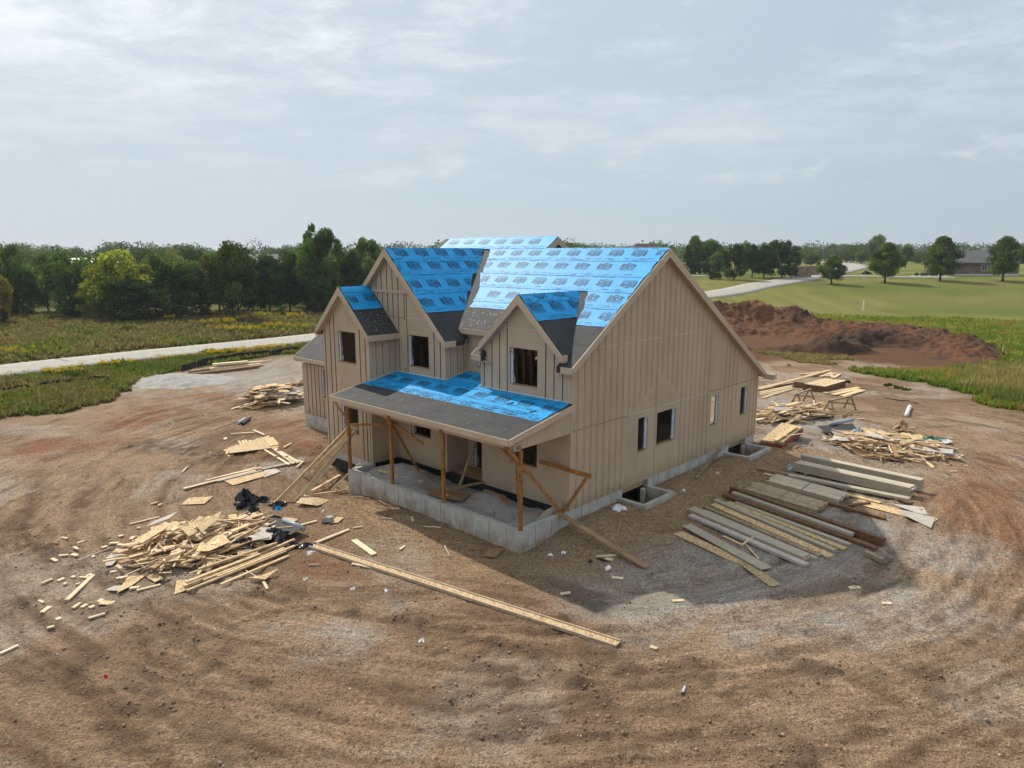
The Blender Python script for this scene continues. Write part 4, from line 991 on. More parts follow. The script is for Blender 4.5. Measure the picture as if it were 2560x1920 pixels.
BR_L=[((10.3,-2.42,2.72),(9.37,-2.44,2.06),.09,.04,'short diagonal brace from the left porch post up to the eave'),
 ((9.29,-2.40,1.85),(7.72,-1.75,2.0),.09,.04,'thin level brace running from the left porch post to the wall'),
 ((7.75,-2.30,2.68),(5.05,-2.10,1.80),.10,.04,'diagonal brace behind the second porch post'),
 ((6.62,-2.35,2.4),(6.9,-.9,.15),.09,.04,'brace slanting back from the second porch post'),
 ((1.25,-2.3,2.68),(-.12+.3,-1.9,1.75),.10,.04,'short brace behind the right porch post'),
 ((.06,-3.0,2.86),(.08,-.32,.06),.10,.04,'long diagonal brace from the porch eave to the right wall corner'),
 ((1.08,-.30,1.58),(-1.15,-.34,1.56),.15,.04,'level timber sticking out past the right corner of the house'),
 ((-.98,-.36,1.48),(.0,-.30,.06),.10,.04,'strut under the timber sticking out past the right corner'),
 ((.42,-2.2,2.6),(.35,-2.05,-.25),.04,.05,'thin pale stick hanging beside the right porch post')]
for p,q,w,h,lb in BR_L: wstick('brace',hp(*p),hp(*q),h,w,MPOST,lb,'brace')
# gravel inside the porch walls
n=70; aa=np.linspace(.2,9.28,n); bb=np.linspace(-2.30,.04,26); AA,BB=np.meshgrid(aa,bb)
h=-.62+.60*np.exp(-((AA-7.6)/1.5)**2-((BB+.9)/.8)**2)+.42*np.exp(-((AA-3.1)/1.2)**2-((BB+.7)/.7)**2)+.22*np.exp(-((AA-.9)/.8)**2-((BB+.9)/1.2)**2)+.25*np.exp(-((AA-5.5)/1.6)**2-((BB+1.9)/.6)**2)+.17*np.exp(-((AA-8.6)/.7)**2-((BB+1.7)/.7)**2)
h+=(fbm(AA*3,BB*3,101,4)-.5)*.16+.22
ii=np.arange(n*26).reshape(26,n); ff=np.stack([ii[:-1,1:],ii[:-1,:-1],ii[1:,:-1],ii[1:,1:]],-1).reshape(-1,4)
xx,yy=from_ab(AA,BB)
tag(obj('gravel_fill',npmesh('gravel_fill',np.stack([xx,yy,h+ZF],-1).reshape(-1,3),ff,smooth=True),MGRAVEL),'grey crushed gravel heaped inside the porch foundation walls','gravel',kind='stuff')
def fill_z(a,b):
    j=int(np.clip((a-.2)/(9.28-.2)*(n-1),0,n-1)); i=int(np.clip((b+2.3)/2.34*25,0,25)); return float(h[i,j])
def pboard(name,a0,b0,a1,b1,w,t_,m,label,cat,dz=.03):
    wstick(name,hp(a0,b0,fill_z(a0,b0)+dz),hp(a1,b1,fill_z(a1,b1)+dz),w,t_,m,label,cat)
pboard('plank',8.4,-1.7,6.2,-1.2,.2,.04,MPINE,'pale plank lying on the porch gravel near the left wall','plank',.06)
pboard('plank',7.0,-1.9,5.2,-1.6,.09,.04,MPLY,'narrow plank on the gravel between the middle posts','plank')
pboard('plywood_panel',5.1,-1.75,3.75,-1.25,.75,.02,MPLY,'square brown panel lying on the porch gravel','panel',.05)
wstick('plank',hp(4.6,-1.4,.02),hp(3.9,.4,.12),.14,.05,MPLY,'plank propped from the porch gravel up into the doorway','plank')
pboard('lumber_offcut',4.7,-1.5,4.35,-1.6,.14,.05,MPINE,'short wood block on the brown panel in the porch','offcut',.09)
wstick('plank',hp(5.3,-.2,-.4),hp(5.05,.7,1.75),.14,.05,MGREYW,'upright plank leaning in the front doorway','plank')
pboard('lumber_offcut',1.0,-1.95,.75,-2.15,.18,.03,MPLY,'small brown board on the gravel by the corner post','offcut')
rr=random.Random(12)
for k in range(16):
    a=rr.uniform(.6,5); b=rr.uniform(-2.1,-.5); an=rr.uniform(0,6); l=rr.uniform(.06,.2)
    pboard('wood_chip',a,b,a+l*math.cos(an),b+l*math.sin(an),.05,.02,MPLY,None,None)
    tag(COL.objects[-1] if False else bpy.data.objects[list(bpy.data.objects.keys())[-1]]) if False else None
for o in list(COL.objects):
    if o.name.startswith('wood_chip'): tag(o,'tiny wood chip lying on the porch gravel','wood chip','wood chips on the porch gravel')
for k in range(5):
    a=3.3-.18*k; pboard('lumber_offcut',a+.5,-.35-.06*k,a-.5,-.30-.10*k,.09,.04,rr.choice((MPLY,MGREYW)),'dark board end heaped on gravel against the wall below the dormer','offcut',.05)
for o in list(COL.objects):
    if o.get('label','').startswith('dark board end'): o['group']='dark boards heaped against the porch wall'
# siding sheet leaning at the right wall inside the porch
m=MB(); m.prism([hp(.30,-1.9,-.36),hp(.28,-.1,-.10),hp(.24,-.06,.30),hp(.24,-.9,.22)],tuple(ea*.02)); tag(m.build('siding_sheet',MPRIMED),'tan siding offcut leaning inside the right end of the porch','panel')

# ---------------------------------------------------------------- loose lumber
def gpt(p,z=0):
    x,y=p; return Vector((x,y,float(ground_height(x,y))*.5+gz(x,y)*.5+z))
def board(name,p,q,w,h_,m,label,cat,z=0,group=None,z2=None):
    a=gpt(p,z+h_/2+.015); b=gpt(q,(z if z2 is None else z2)+h_/2+.015)
    return wstick(name,a,b,w,h_,m,label,cat,group)
def panel(name,pts,m,label,cat,z=.02,th=.014,group=None,tilt=0):
    zz=max(gpt(p).z for p in pts)*.5+sum(gpt(p).z for p in pts)/len(pts)*.5
    ctr=sum((Vector((*p,0)) for p in pts),Vector())/len(pts)
    v=[Vector((p[0],p[1],zz+z+tilt*(p[0]-ctr.x))) for p in pts]
    area=sum(v[i].x*v[(i+1)%len(v)].y-v[(i+1)%len(v)].x*v[i].y for i in range(len(v)))
    if area>0: v=v[::-1]
    return tag(MB().prism(v,(0,0,th)).build(name,m),label,cat,group)
def crumple(name,p,r,hgt,m,label,cat,seed,group=None,z=0,squash=(1,1)):
    nu,nv=22,12; rs=np.random.RandomState(seed); V=[]; F=[]
    ph=rs.rand(8)*6.28
    for i in range(nv+1):
        th=math.pi/2*(1-i/nv)
        for j in range(nu):
            a=2*math.pi*j/nu
            k=1+.30*math.sin(3*a+ph[0]+2*th)+.22*math.sin(5*a+ph[1]-4*th)+.22*(rs.rand()-.5)
            V.append((r*k*math.cos(th)*math.cos(a)*squash[0],r*k*math.cos(th)*math.sin(a)*squash[1],hgt*math.sin(th)*(1+.5*(rs.rand()-.5)+.3*math.sin(2*a+ph[2]))))
    for i in range(nv):
        for j in range(nu): F.append((i*nu+j,(i+1)*nu+j,(i+1)*nu+(j+1)%nu,i*nu+(j+1)%nu)[::-1])
    c=gpt(p,z-.02); o=obj(name,pymesh(name,V,F),m); o.location=c; o.rotation_euler=(0,0,rs.rand()*6)
    return tag(o,label,cat,group)
# ---- right-hand stacks of siding, trim and beams (each board its own)
RB=[ # (p, q, width, height, z, material, name, label)
 ((5.56,22.39),(7.00,20.18),.42,.012,.0,MOSBD,'strand_board_strip','long strand board strip under the grey trim board, house end'),
 ((7.02,20.23),(7.48,18.58),.36,.012,.015,MOSBD,'strand_board_strip','tapering strand board strip nearest the viewer in the right stacks'),
 ((5.99,22.91),(7.59,19.59),.40,.025,.05,MPRIMED,'trim_board','wide greige trim board lying across two strand board strips'),
 ((6.34,23.75),(8.89,19.89),.24,.09,.0,MGREYB,'trim_bundle','mottled whitish wrapped trim bundle beside the greige board'),
 ((6.49,24.23),(9.10,20.31),.40,.07,.0,MPINE,'board_stack_base','pale pine boards under the front greige trim stack'),
 ((6.49,24.23),(9.08,20.37),.40,.06,.07,MPRIMED,'trim_board','front greige trim stack beside the mottled bundle'),
 ((6.95,24.25),(9.37,20.31),.16,.08,.0,MPRIMED,'trim_board','low greige trim strip along the front trim stack'),
 ((7.11,24.65),(9.59,20.55),.20,.05,.0,MGREYW,'trim_board','dark brown trim strip between greige stack and strand board'),
 ((7.45,24.88),(9.91,20.50),.32,.06,.0,MOSB,'strand_board_strip','flaky strand board strip in the middle of the right stacks'),
 ((7.63,25.23),(10.20,20.88),.22,.10,.0,MPRIMED,'trim_board','greige trim board pair just above the flaky strand board'),
 ((8.12,25.19),(10.62,21.08),.24,.05,.0,MOSB,'strand_board_strip','narrow strand board strip showing between two greige trims'),
 ((8.36,25.14),(10.88,21.34),.20,.09,.0,MPRIMED,'trim_board','thin greige trim below the reddish brown timber'),
 ((8.14,25.82),(11.60,21.05),.20,.11,.0,MBROWN,'timber','reddish brown timber with a black strap near its left end'),
 ((8.49,25.82),(11.22,21.89),.22,.10,.12,MPRIMED,'trim_board','greige trim lying on top of the reddish brown timber'),
 ((8.52,26.21),(11.99,21.39),.20,.26,.0,MBROWN,'timber','tall dark brown beam, the longest in the right stacks'),
 ((9.99,27.38),(13.24,23.67),.16,.07,.0,MBROWN,'timber','brown plank running between the two slat bundles'),
 ((10.67,28.55),(13.92,25.35),.22,.03,.0,MOSB,'strand_board_strip','long narrow strand board strip beyond the pale slat bundle'),
 ((10.52,28.94),(11.72,28.49),.14,.05,.05,MGREYW,'trim_board','short grey board at the house end of the siding stack'),
 ((13.04,25.51),(14.90,23.49),.62,.014,.0,MOSB,'strand_board_strip','wide strand board sheet end under the pale triangular offcuts'),
 ((12.53,24.95),(13.46,25.22),.12,.10,.0,MBROWN,'timber','short brown timber on the gravel beyond the slat bundles'),
 ((11.06,20.69),(11.33,20.14),.16,.14,.0,MGREYW,'timber','short stub of timber alone below the long dark beam'),
 ((7.06,22.16),(7.42,21.45),.10,.03,.0,MPINE,'lumber_offcut','yellow lath beside the wide greige board'),
 ((7.32,21.13),(7.99,21.87),.05,.04,.12,MPALE,'lumber_offcut','thin stick laid across the mottled trim bundle'),
 ((7.57,21.60),(7.60,20.34),.06,.03,.0,MPINE,'lumber_offcut','yellow stick lying below the mottled trim bundle'),
 ((9.60,18.52),(9.74,18.45),.14,.04,.0,MPALE,'lumber_offcut','small pale block at the edge of the house shadow'),
 ((7.32,25.63),(7.83,25.73),.06,.02,.0,MPINE,'lumber_offcut','thin lath on bare soil between wells and stacks'),
]
for p,q,w,h_,z,m,nm,lb in RB: board(nm,p,q,w,h_,m,lb,{'timber':'timber','trim_board':'trim board','strand_board_strip':'strand board','lumber_offcut':'offcut','trim_bundle':'trim bundle','board_stack_base':'boards'}[nm],z)
panel('siding_offcut',[(14.23,25.19),(15.24,24.80),(14.97,24.04),(14.65,24.24)],MGREYB,'narrow pale triangular offcut on the strand board sheet','offcut',.03)
panel('siding_offcut',[(14.31,24.53),(15.07,23.77),(14.35,22.80),(14.04,24.27)],MGREYB,'larger pale pointed offcut at the far right of the stacks','offcut',.035)
def slat_bundle(c,label,m,n_,h_):
    """a strapped bundle of narrow battens; c = four ground corners: house-side left/right ends, then far ends"""
    A,B,C2,D2=[Vector((*p,0)) for p in c]  # A-B is one short end, D2-C2 the other
    ctr=(A+B+C2+D2)/4; root=empty('slat_bundle',(ctr.x,ctr.y,gz(ctr.x,ctr.y))); tag(root,label,'bundle')
    o_=Vector((ctr.x,ctr.y,0)); rs=random.Random(int(ctr.x*100))
    for k in range(n_):
        f=(k+.5)/n_; p=A.lerp(B,f)-o_; q=D2.lerp(C2,f)-o_; d=(q-p).normalized(); wd=(B-A).length/n_
        for lay in range(2):
            s=rs.uniform(-.12,.12); zz=.05+h_*(lay+.5)/2
            stick('slat',p+d*s+Vector((0,0,zz)),q+d*s*.5+Vector((0,0,zz)),wd*.9,h_/2*.92,m,root)
    for f in (.5,):
        p=A.lerp(D2,f)-o_; q=B.lerp(C2,f)-o_; e=(q-p).normalized()*.02
        stick('strap',p-e+Vector((0,0,.055+h_)),q+e+Vector((0,0,.055+h_)),.04,.008,MBLACK,root)
    for f in (.12,.88):
        p=A.lerp(D2,f)-o_; q=B.lerp(C2,f)-o_; stick('bearer',p+Vector((0,0,.02)),q+Vector((0,0,.02)),.08,.05,MBROWN,root)
slat_bundle([(9.06,26.46),(9.91,27.39),(11.70,24.94),(10.97,24.13)],'weathered brown slat bundle with dark strap beside the tall beam',mat('weathered_slat',(.42,.32,.215),.8,(.30,.215,.135),5,rnd=.22),9,.14)
slat_bundle([(10.37,27.44),(11.10,28.32),(13.02,26.00),(12.23,25.19)],'pale cream slat bundle with dark strap nearest the siding stack',mat('cream_slat',(.56,.48,.35),.7,(.48,.40,.28),5,rnd=.12),10,.15)
def siding_stack(p,q,w,rows,label,z=0):
    A=Vector((*p,0)); B=Vector((*q,0)); ctr=(A+B)/2; root=empty('siding_stack',(ctr.x,ctr.y,gz(ctr.x,ctr.y)+z)); tag(root,label,'siding stack'); rs=random.Random(int(A.x*99))
    d=(B-A).normalized()
    for s in (.1,.5,.9):
        c=A.lerp(B,s)-ctr; nrm=Vector((-d.y,d.x,0))*w*.48; stick('bearer',c-nrm+Vector((0,0,.045)),c+nrm+Vector((0,0,.045)),.09,.085,MPINE,root)
    zz=.09
    for (n_,t_) in rows:
        for k in range(n_):
            off=Vector((-d.y,d.x,0))*w*((k+.5)/n_-.5); s=rs.uniform(-.06,.06)
            stick('siding_board',A-ctr+off+d*s+Vector((0,0,zz+t_/2)),B-ctr+off+d*s+Vector((0,0,zz+t_/2)),w/n_*.985,t_*.97,MPRIMED,root)
        zz+=t_
siding_stack((12.35,29.26),(15.49,25.97),.55,[(2,.05)]*7,'tall stack of greige siding boards, nearer of two tiers')
siding_stack((12.89,30.08),(16.18,26.55),.40,[(1,.05)]*9,'narrow stack of greige siding boards behind the nearer tier')
siding_stack((11.62,28.27),(15.06,25.38),.32,[(3,.05)]*2,'low row of greige trim boards in front of the tall siding stack')
crumple('plastic_wrap',(12.22,29.46),.22,.2,MWRAP,'scrap of blue white plastic at the house end of the siding stack','plastic',5)
wstick('strap_offcut',gpt((16.19,28.36),.55),gpt((16.66,28.86),.85),.02,.03,MBLACK,'black strap end sticking up from the siding stack','strap')
# ---- plywood and boards beside the window wells
panel('plywood_panel',[(5.84,26.79),(6.59,27.63),(7.09,26.55),(6.36,25.69)],MPLY,'large brown plywood piece lying against the nearer window well','panel',.06)
panel('plywood_panel',[(6.77,27.45),(7.52,28.69),(7.67,27.95),(7.02,27.04)],MPLY,'smaller plywood piece by the foundation beyond the nearer window well','panel',.09)
wstick('plank',gpt((7.38,27.09),.04),hp(-.06,10.55,-.02),.14,.04,MGREYW,'plank leaning against the foundation short of the farther window well','plank')
board('lumber_offcut',(8.37,27.73),(8.56,28.00),.08,.05,MPINE,'wood block on the soil between the two window wells','offcut')
crumple('paper_scrap',(3.76,23.74),.22,.14,MWHITE,'crumpled white wrapper on the soil beside the nearer window well','litter',9)
crumple('paper_scrap',(6.58,25.84),.08,.06,MWHITE,'small white scrap beside the large plywood piece','litter',10)
wstick('plank',hp(.25,-.42,.06),gpt((4.05,19.73),.05),.24,.05,MPLY,'weathered plank sloping from the porch corner down to the ground','plank')
# ---- red-edged panel stack, pipe, sawhorses behind the house
def quad_stack(c,label):
    v=[Vector((*p,0)) for p in c]; ctr=sum(v,Vector())/4; root=empty('panel_stack',(ctr.x,ctr.y,gz(ctr.x,ctr.y)),0); tag(root,label,'panel stack'); v=[p-ctr for p in v]
    def layer(nm,s,z0,z1,m,sh=0): MB().prism([p*s+Vector((sh,sh*.5,z0)) for p in v][::-1],(0,0,z1-z0)).build(nm,m,root)
    layer('red_base',1.0,.0,.22,MRED); layer('panel',.97,.225,.27,MGREYW,.03); layer('panel',.96,.272,.33,MGREYW,-.03); layer('panel',.95,.335,.37,MOSBD,.02)
quad_stack([(11.69,32.23),(12.62,31.84),(14.90,34.98),(14.08,35.88)],'stack of panels with red painted edge beside the farther window well')
panel('strand_board_piece',[(12.24,32.07),(14.35,34.91),(14.42,34.54),(12.40,31.87)],MOSB,'strand board piece lying on the red edged stack','strand board',.40)
board('lumber_offcut',(13.00,32.47),(14.59,34.06),.06,.03,MPALE,'thin stick lying across the red edged stack','offcut',.42)
o=obj('plastic_pipe',pymesh('plastic_pipe',*(lambda m:(m.v,m.f))(MB().tube([gpt((22.64,39.43),.10),gpt((24.16,41.82),.10)],.11,14)),True),MWHITE); tag(o,'white plastic pipe lying alone on the bare soil at right','pipe')
m=MB(); m.tube([gpt(p,.03) for p in ((24.16,44.65),(24.48,44.31),(24.78,43.85),(25.19,43.85),(25.23,43.42),(25.30,42.94))],.03,6); tag(m.build('hose',MBLACK,None,True),'thin black hose on the soil beyond the sawhorses','hose')
def sawhorse(p,q,label):
    A=Vector((*p,0)); B=Vector((*q,0)); ctr=(A+B)/2; root=empty('sawhorse',(ctr.x,ctr.y,gz(ctr.x,ctr.y))); tag(root,label,'sawhorse')
    d=(B-A).normalized(); nrm=Vector((-d.y,d.x,0)); L_=(B-A).length/2; Hh=.82
    stick('top_beam',-d*(L_+.15)+Vector((0,0,Hh)),d*(L_+.15)+Vector((0,0,Hh)),.12,.09,MGREYW,root)
    for s in (-1,1):
        for t_ in (-1,1): stick('leg',d*s*L_+nrm*t_*.05+Vector((0,0,Hh-.02)),d*s*(L_+.1)+nrm*t_*.38,.09,.04,MGREYW,root,up=tuple(d))
        stick('cross_tie',d*s*(L_+.06)-nrm*.30+Vector((0,0,.35)),d*s*(L_+.06)+nrm*.30+Vector((0,0,.35)),.03,.09,MGREYW,root)
    stick('diagonal_tie',-d*L_+Vector((0,0,Hh-.1)),d*(L_-.2)+Vector((0,0,.4)),.03,.08,MGREYW,root)
sawhorse((17.39,42.07),(18.74,43.52),'left wooden sawhorse beside the stacked beams')
sawhorse((18.55,40.14),(20.29,41.40),'right wooden sawhorse standing on open ground')
SB=[((16.80,47.03),(25.15,54.94),.34,.05,.1,MPINE),((17.16,48.07),(19.84,50.26),.25,.05,0,MPINE),((16.63,46.43),(19.59,48.59),.2,.05,.02,MPINE),((16.46,45.92),(19.51,48.19),.2,.05,.02,MPALE),
    ((16.16,44.65),(19.40,47.88),.34,.04,.0,MPINE),((16.28,45.45),(18.98,47.41),.2,.05,.0,MPINE),((16.98,47.49),(20.26,49.91),.2,.05,.05,MPALE)]
for p,q,w,h_,z,m in SB: board('plank',p,q,w,h_,m,'long pale plank fanned out behind the rear house corner','plank',z,'planks fanned behind the rear corner')
SB=[((22.15,53.45),(24.20,54.54)),((22.63,53.21),(24.04,54.24)),((23.28,52.41),(24.75,54.04)),((23.78,52.50),(25.25,54.04)),((24.02,51.85),(25.33,53.65)),((24.98,54.54),(24.04,52.03))]
for p,q in SB: board('plank',p,q,.26,.05,MPINE,'short pale plank at the far end of the lumber behind the house','plank',.02,'short planks at the far end of the lumber')
SB=[((20.85,46.06),(24.08,48.03)),((21.16,45.56),(23.78,47.49)),((21.55,45.07),(23.90,47.10))]
for p,q in SB: board('plank',p,q,.36,.05,MPINE,'broad tan plank lying right of the brown beam stack','plank',.03,'three broad planks right of the beam stack')
root=empty('beam_stack',(0,0,0)); v_=[Vector((*p,0)) for p in ((19.95,47.41),(20.97,46.36),(23.43,48.59),(22.26,49.49))]; ctr=sum(v_,Vector())/4; root.location=(ctr.x,ctr.y,gz(ctr.x,ctr.y)); tag(root,'low stack of brown beams with pale boards on top behind the sawhorses','beam stack')
for k in range(6):
    f=(k+.5)/6; p=v_[0].lerp(v_[1],f)-ctr; q=v_[3].lerp(v_[2],f)-ctr; wd=(v_[1]-v_[0]).length/6
    for l_ in range(2): stick('beam',p+Vector((0,0,.1+.2*l_)),q+Vector((0,0,.1+.2*l_)),wd*.95,.19,MBROWN,root)
    stick('top_board',p+Vector((0,0,.45)),q+Vector((0,0,.45)),wd*.8,.04,MPALE if k%2 else MPINE,root)
root=empty('beam_stack',(0,0,0)); v_=[Vector((*p,0)) for p in ((19.69,48.47),(20.58,47.68),(22.41,49.66),(21.44,50.13))]; ctr=sum(v_,Vector())/4; root.location=(ctr.x,ctr.y,gz(ctr.x,ctr.y)); tag(root,'grey topped block of sheet goods between planks and brown beam stack','panel stack')
MB().prism([p-ctr for p in v_][::-1],(0,0,.38)).build('panel_block',MBROWN,root); MB().prism([(p-ctr)*1.01+Vector((0,0,.385)) for p in v_][::-1],(0,0,.03)).build('top_panel',MGREYW,root)
# ---- heaps of offcuts
TONE={'fresh_pine':'golden','pale_pine':'pale','framing_lumber':'tan','plywood_brown':'brown','strand_board':'golden','strand_board_dusty':'dusty','grey_backed_offcut':'grey'}
def pile(nm,ax_p,ax_q,half_w,hmax,n_st,n_osb,lab_s,lab_o,grp,seed,ln=(.4,1.6),spread=.55,mats=None,wh=None):
    rs=random.Random(seed); A=Vector((*ax_p,0)); B=Vector((*ax_q,0)); ctr=(A+B)/2; d=(B-A).normalized(); nrm=Vector((-d.y,d.x,0)); hl=(B-A).length/2
    ang0=math.atan2(d.y,d.x)
    for k in range(n_st+n_osb):
        osb=k>=n_st
        while True:
            u=rs.uniform(-1,1); v=rs.uniform(-1,1)
            if u*u+v*v<1: break
        u*=1.0-.25*rs.random(); v*=1.0-.25*rs.random()
        p=ctr+d*hl*u+nrm*half_w*v; hh=hmax*max(0,1-(u*u+v*v))**.8
        z=hh*(rs.random()**.5 if not osb else .75+.35*rs.random()); an=ang0+rs.gauss(0,spread)
        e=Vector((math.cos(an),math.sin(an),0)); l=rs.uniform(*ln) if not osb else rs.uniform(.5,1.3)
        slope=rs.gauss(0,.08)
        c0=gpt((p.x,p.y),z+.03); a_=c0-e*l/2-Vector((0,0,slope*l/2)); b_=c0+e*l/2+Vector((0,0,slope*l/2))
        for t_ in (a_,b_):
            g_=gz(t_.x,t_.y)+.03
            if t_.z<g_: t_.z=g_
        side_='far' if (nrm*v).y>0 else 'near'; end_=('left end','middle','right end')[0 if (d*u).x<-.33 else 2 if (d*u).x>.33 else 1]
        if osb:
            w_=rs.uniform(.3,.8); s_=Vector((-e.y,e.x,0))*w_/2; up_=Vector((0,0,.012)); tl=rs.gauss(0,.12)*w_
            q_=[a_-s_*rs.uniform(.5,1),a_+s_*rs.uniform(.3,1)+Vector((0,0,tl)),b_+s_*rs.uniform(.5,1)+Vector((0,0,tl)),b_-s_*rs.uniform(.2,1)]
            mt_=rs.choice((MOSB,MOSB,MOSBD,MGREYB,MPLY)); o=MB().prism(q_,up_).build('sheathing_offcut',mt_); tag(o,f"{'small' if l<.8 else 'large'} {TONE[mt_.name]} sheet offcut, {side_} side, {end_} of {lab_o}",'offcut',grp+' (sheets)')
        else:
            w_,h_=rs.choice(wh or ((.09,.04),(.09,.04),(.14,.04),(.04,.09),(.19,.04)))
            mt_=rs.choice(mats or (MPINE,MPINE,MPALE,MPALE,MSTUD,MPLY)); o=stick(nm,a_,b_,w_,h_,mt_,None,(rs.gauss(0,.15),rs.gauss(0,.15),1)); q3=(l-ln[0])/(ln[1]-ln[0]); tag(o,f"{'short' if q3<.33 else 'long' if q3>.67 else 'middling'} {TONE[mt_.name]} {'thin stick' if wh else 'broad piece' if w_>.12 else 'board piece'}, {side_} side, {end_} of {lab_s}",'offcut',grp)
pile('lumber_offcut',(-11.92,19.40),(-8.16,23.47),2.25,.5,170,8,'the big heap left of porch','the big heap left of porch','offcuts in the big left heap',21,(.2,1.25),.8)
pile('wood_splinter',(-11.83,19.30),(-8.04,23.40),2.2,.52,110,0,'the big heap left of porch','','thin sticks in the big left heap',26,(.3,1.3),1.0,wh=((.035,.02),(.05,.025),(.025,.025)))
pile('wood_splinter',(15.91,34.87),(20.59,30.71),2.7,.45,110,0,'the wide heap right of house','','thin sticks in the wide right heap',27,(.3,1.6),1.1,wh=((.04,.02),(.06,.025),(.03,.03)))
pile('plank_piece',(13.82,38.12),(18.49,41.11),1.6,.6,95,8,'the heap by rear house corner','the heap by rear house corner','offcuts in the heap by the rear corner',22,(.9,3.0),.45)
pile('lumber_offcut',(16.02,34.87),(20.56,31.05),2.5,.5,120,36,'the wide heap right of house','the wide heap right of house','offcuts in the wide right heap',23,(.4,2.0),.8)
pile('board_piece',(-16.83,41.82),(-13.45,44.71),2.1,1.05,60,46,'the heap beside left wing','the heap beside left wing','offcuts in the heap by the left wing',24,(.5,1.9),.6)
pile('board_piece',(-15.64,48.61),(-14.71,50.71),.6,.2,16,0,'the boards behind left wing','','boards behind the left wing',25,(1.0,2.4),.2)
# explicit larger pieces of the left heap
LP=[([(-9.33,18.06),(-9.66,18.89),(-9.26,18.98),(-9.12,18.62),(-9.15,18.27)],MOSB,'stepped strand board offcut at the near edge of the big left heap',.03),
 ([(-10.96,18.12),(-11.19,19.12),(-10.70,19.30),(-10.78,18.62)],MOSB,'pointed strand board offcut at the left front of the big heap',.03),
 ([(-10.62,19.07),(-10.47,19.30),(-10.07,18.98),(-10.20,18.73)],MOSB,'squarish strand board offcut at the front of the big heap',.06),
 ([(-10.24,19.44),(-10.40,20.24),(-10.21,20.65),(-9.92,19.64)],MOSB,'leaf shaped strand board offcut in the middle front of the big heap',.22),
 ([(-9.55,19.98),(-9.69,20.60),(-9.60,21.77),(-8.79,20.70),(-9.16,20.03)],MOSB,'largest strand board offcut on the big heap, house side',.30),
 ([(-10.80,21.54),(-10.23,21.37),(-9.92,20.98),(-10.04,20.63)],MOSBD,'darker strand board offcut near the top of the big heap',.5),
 ([(-10.16,21.37),(-9.79,22.56),(-9.60,21.77),(-9.68,20.74)],MOSBD,'golden strand board wedge on top of the big heap',.58),
 ([(-11.68,20.53),(-11.43,22.01),(-11.10,21.77),(-11.32,20.26)],MOSB,'long strand board strip on the left flank of the big heap',.42),
 ([(-8.87,21.71),(-8.54,22.25),(-8.13,22.13),(-8.52,21.40)],MOSB,'strand board offcut half under the black felt',.2),
 ([(-8.40,21.09),(-8.35,22.13),(-7.89,22.19),(-7.69,21.18)],MGREYB,'large grey backed offcut near the crumpled black plastic',.2),
 ([(-12.18,19.73),(-12.43,20.24),(-12.55,21.00),(-12.19,21.36),(-12.10,20.42),(-12.00,19.77)],MGREYB,'jagged grey backed offcut at the left end of the big heap',.08),
 ([(-11.41,18.32),(-11.29,18.58),(-11.05,18.62),(-11.01,18.29)],MGREYB,'small grey triangular offcut in front of the big heap',.02),
 ([(-12.31,22.37),(-12.27,22.94),(-11.88,23.81),(-11.87,23.14)],MGREYB,'long grey strip on the far side of the big heap',.15),
 ([(-12.42,25.09),(-12.43,25.83),(-11.57,26.04),(-11.57,25.20)],MOSBD,'flat strand board piece lying alone beyond the big heap',.02),
 ([(-8.05,24.97),(-7.99,25.87),(-6.88,25.26),(-7.16,24.69)],MOSBD,'flat strand board piece lying near the porch wall',.03),
 ([(-11.12,17.50),(-11.14,17.70),(-10.73,17.67),(-10.73,17.46)],MOSB,'small strand board piece alone in front of the big heap',.02),
 ([(-7.61,18.93),(-7.23,19.12),(-6.93,19.54),(-7.07,18.82)],MOSB,'strand board triangle lying on sticks right of the big heap',.10),
 ([(-8.24,23.40),(-8.06,23.81),(-7.56,23.60),(-7.67,23.20)],MOSBD,'strand board scrap beside the grey tube',.04),
 ([(-7.41,24.80),(-7.56,25.64),(-6.88,25.27),(-7.08,24.72)],MOSBD,'strand board piece left of the porch corner',.02),
 ([(-6.29,23.18),(-6.24,23.76),(-5.96,23.68),(-6.06,23.23)],MOSBD,'dusty board scrap beside the paint can',.03),
 ([(-0.90,20.53),(-0.72,21.04),(-0.31,21.01),(-0.51,20.44)],MPLY,'dark plywood scrap in front of the porch corner',.03)]
for pts,m,lb,z in LP: panel('sheathing_offcut',pts,m,lb,'offcut',z if z<.15 else z*1.15+.08)
LS=[((-9.22,18.43),(-7.09,21.63),.09,.09,.05),((-9.08,18.26),(-7.13,20.85),.09,.05,.02),((-8.28,18.64),(-6.93,20.53),.07,.05,.02),((-9.15,19.22),(-7.47,21.07),.09,.06,.2),((-8.56,19.07),(-6.89,21.29),.09,.06,.04),((-9.24,18.58),(-7.81,20.44),.12,.05,.12),((-8.85,18.80),(-7.23,21.03),.09,.05,.05)]
for p,q,w,h_,z in LS: board('long_board',p,q,w,h_,MPINE,'long straight board laid along the near right edge of the big heap','board',z,'long boards along the big heap')
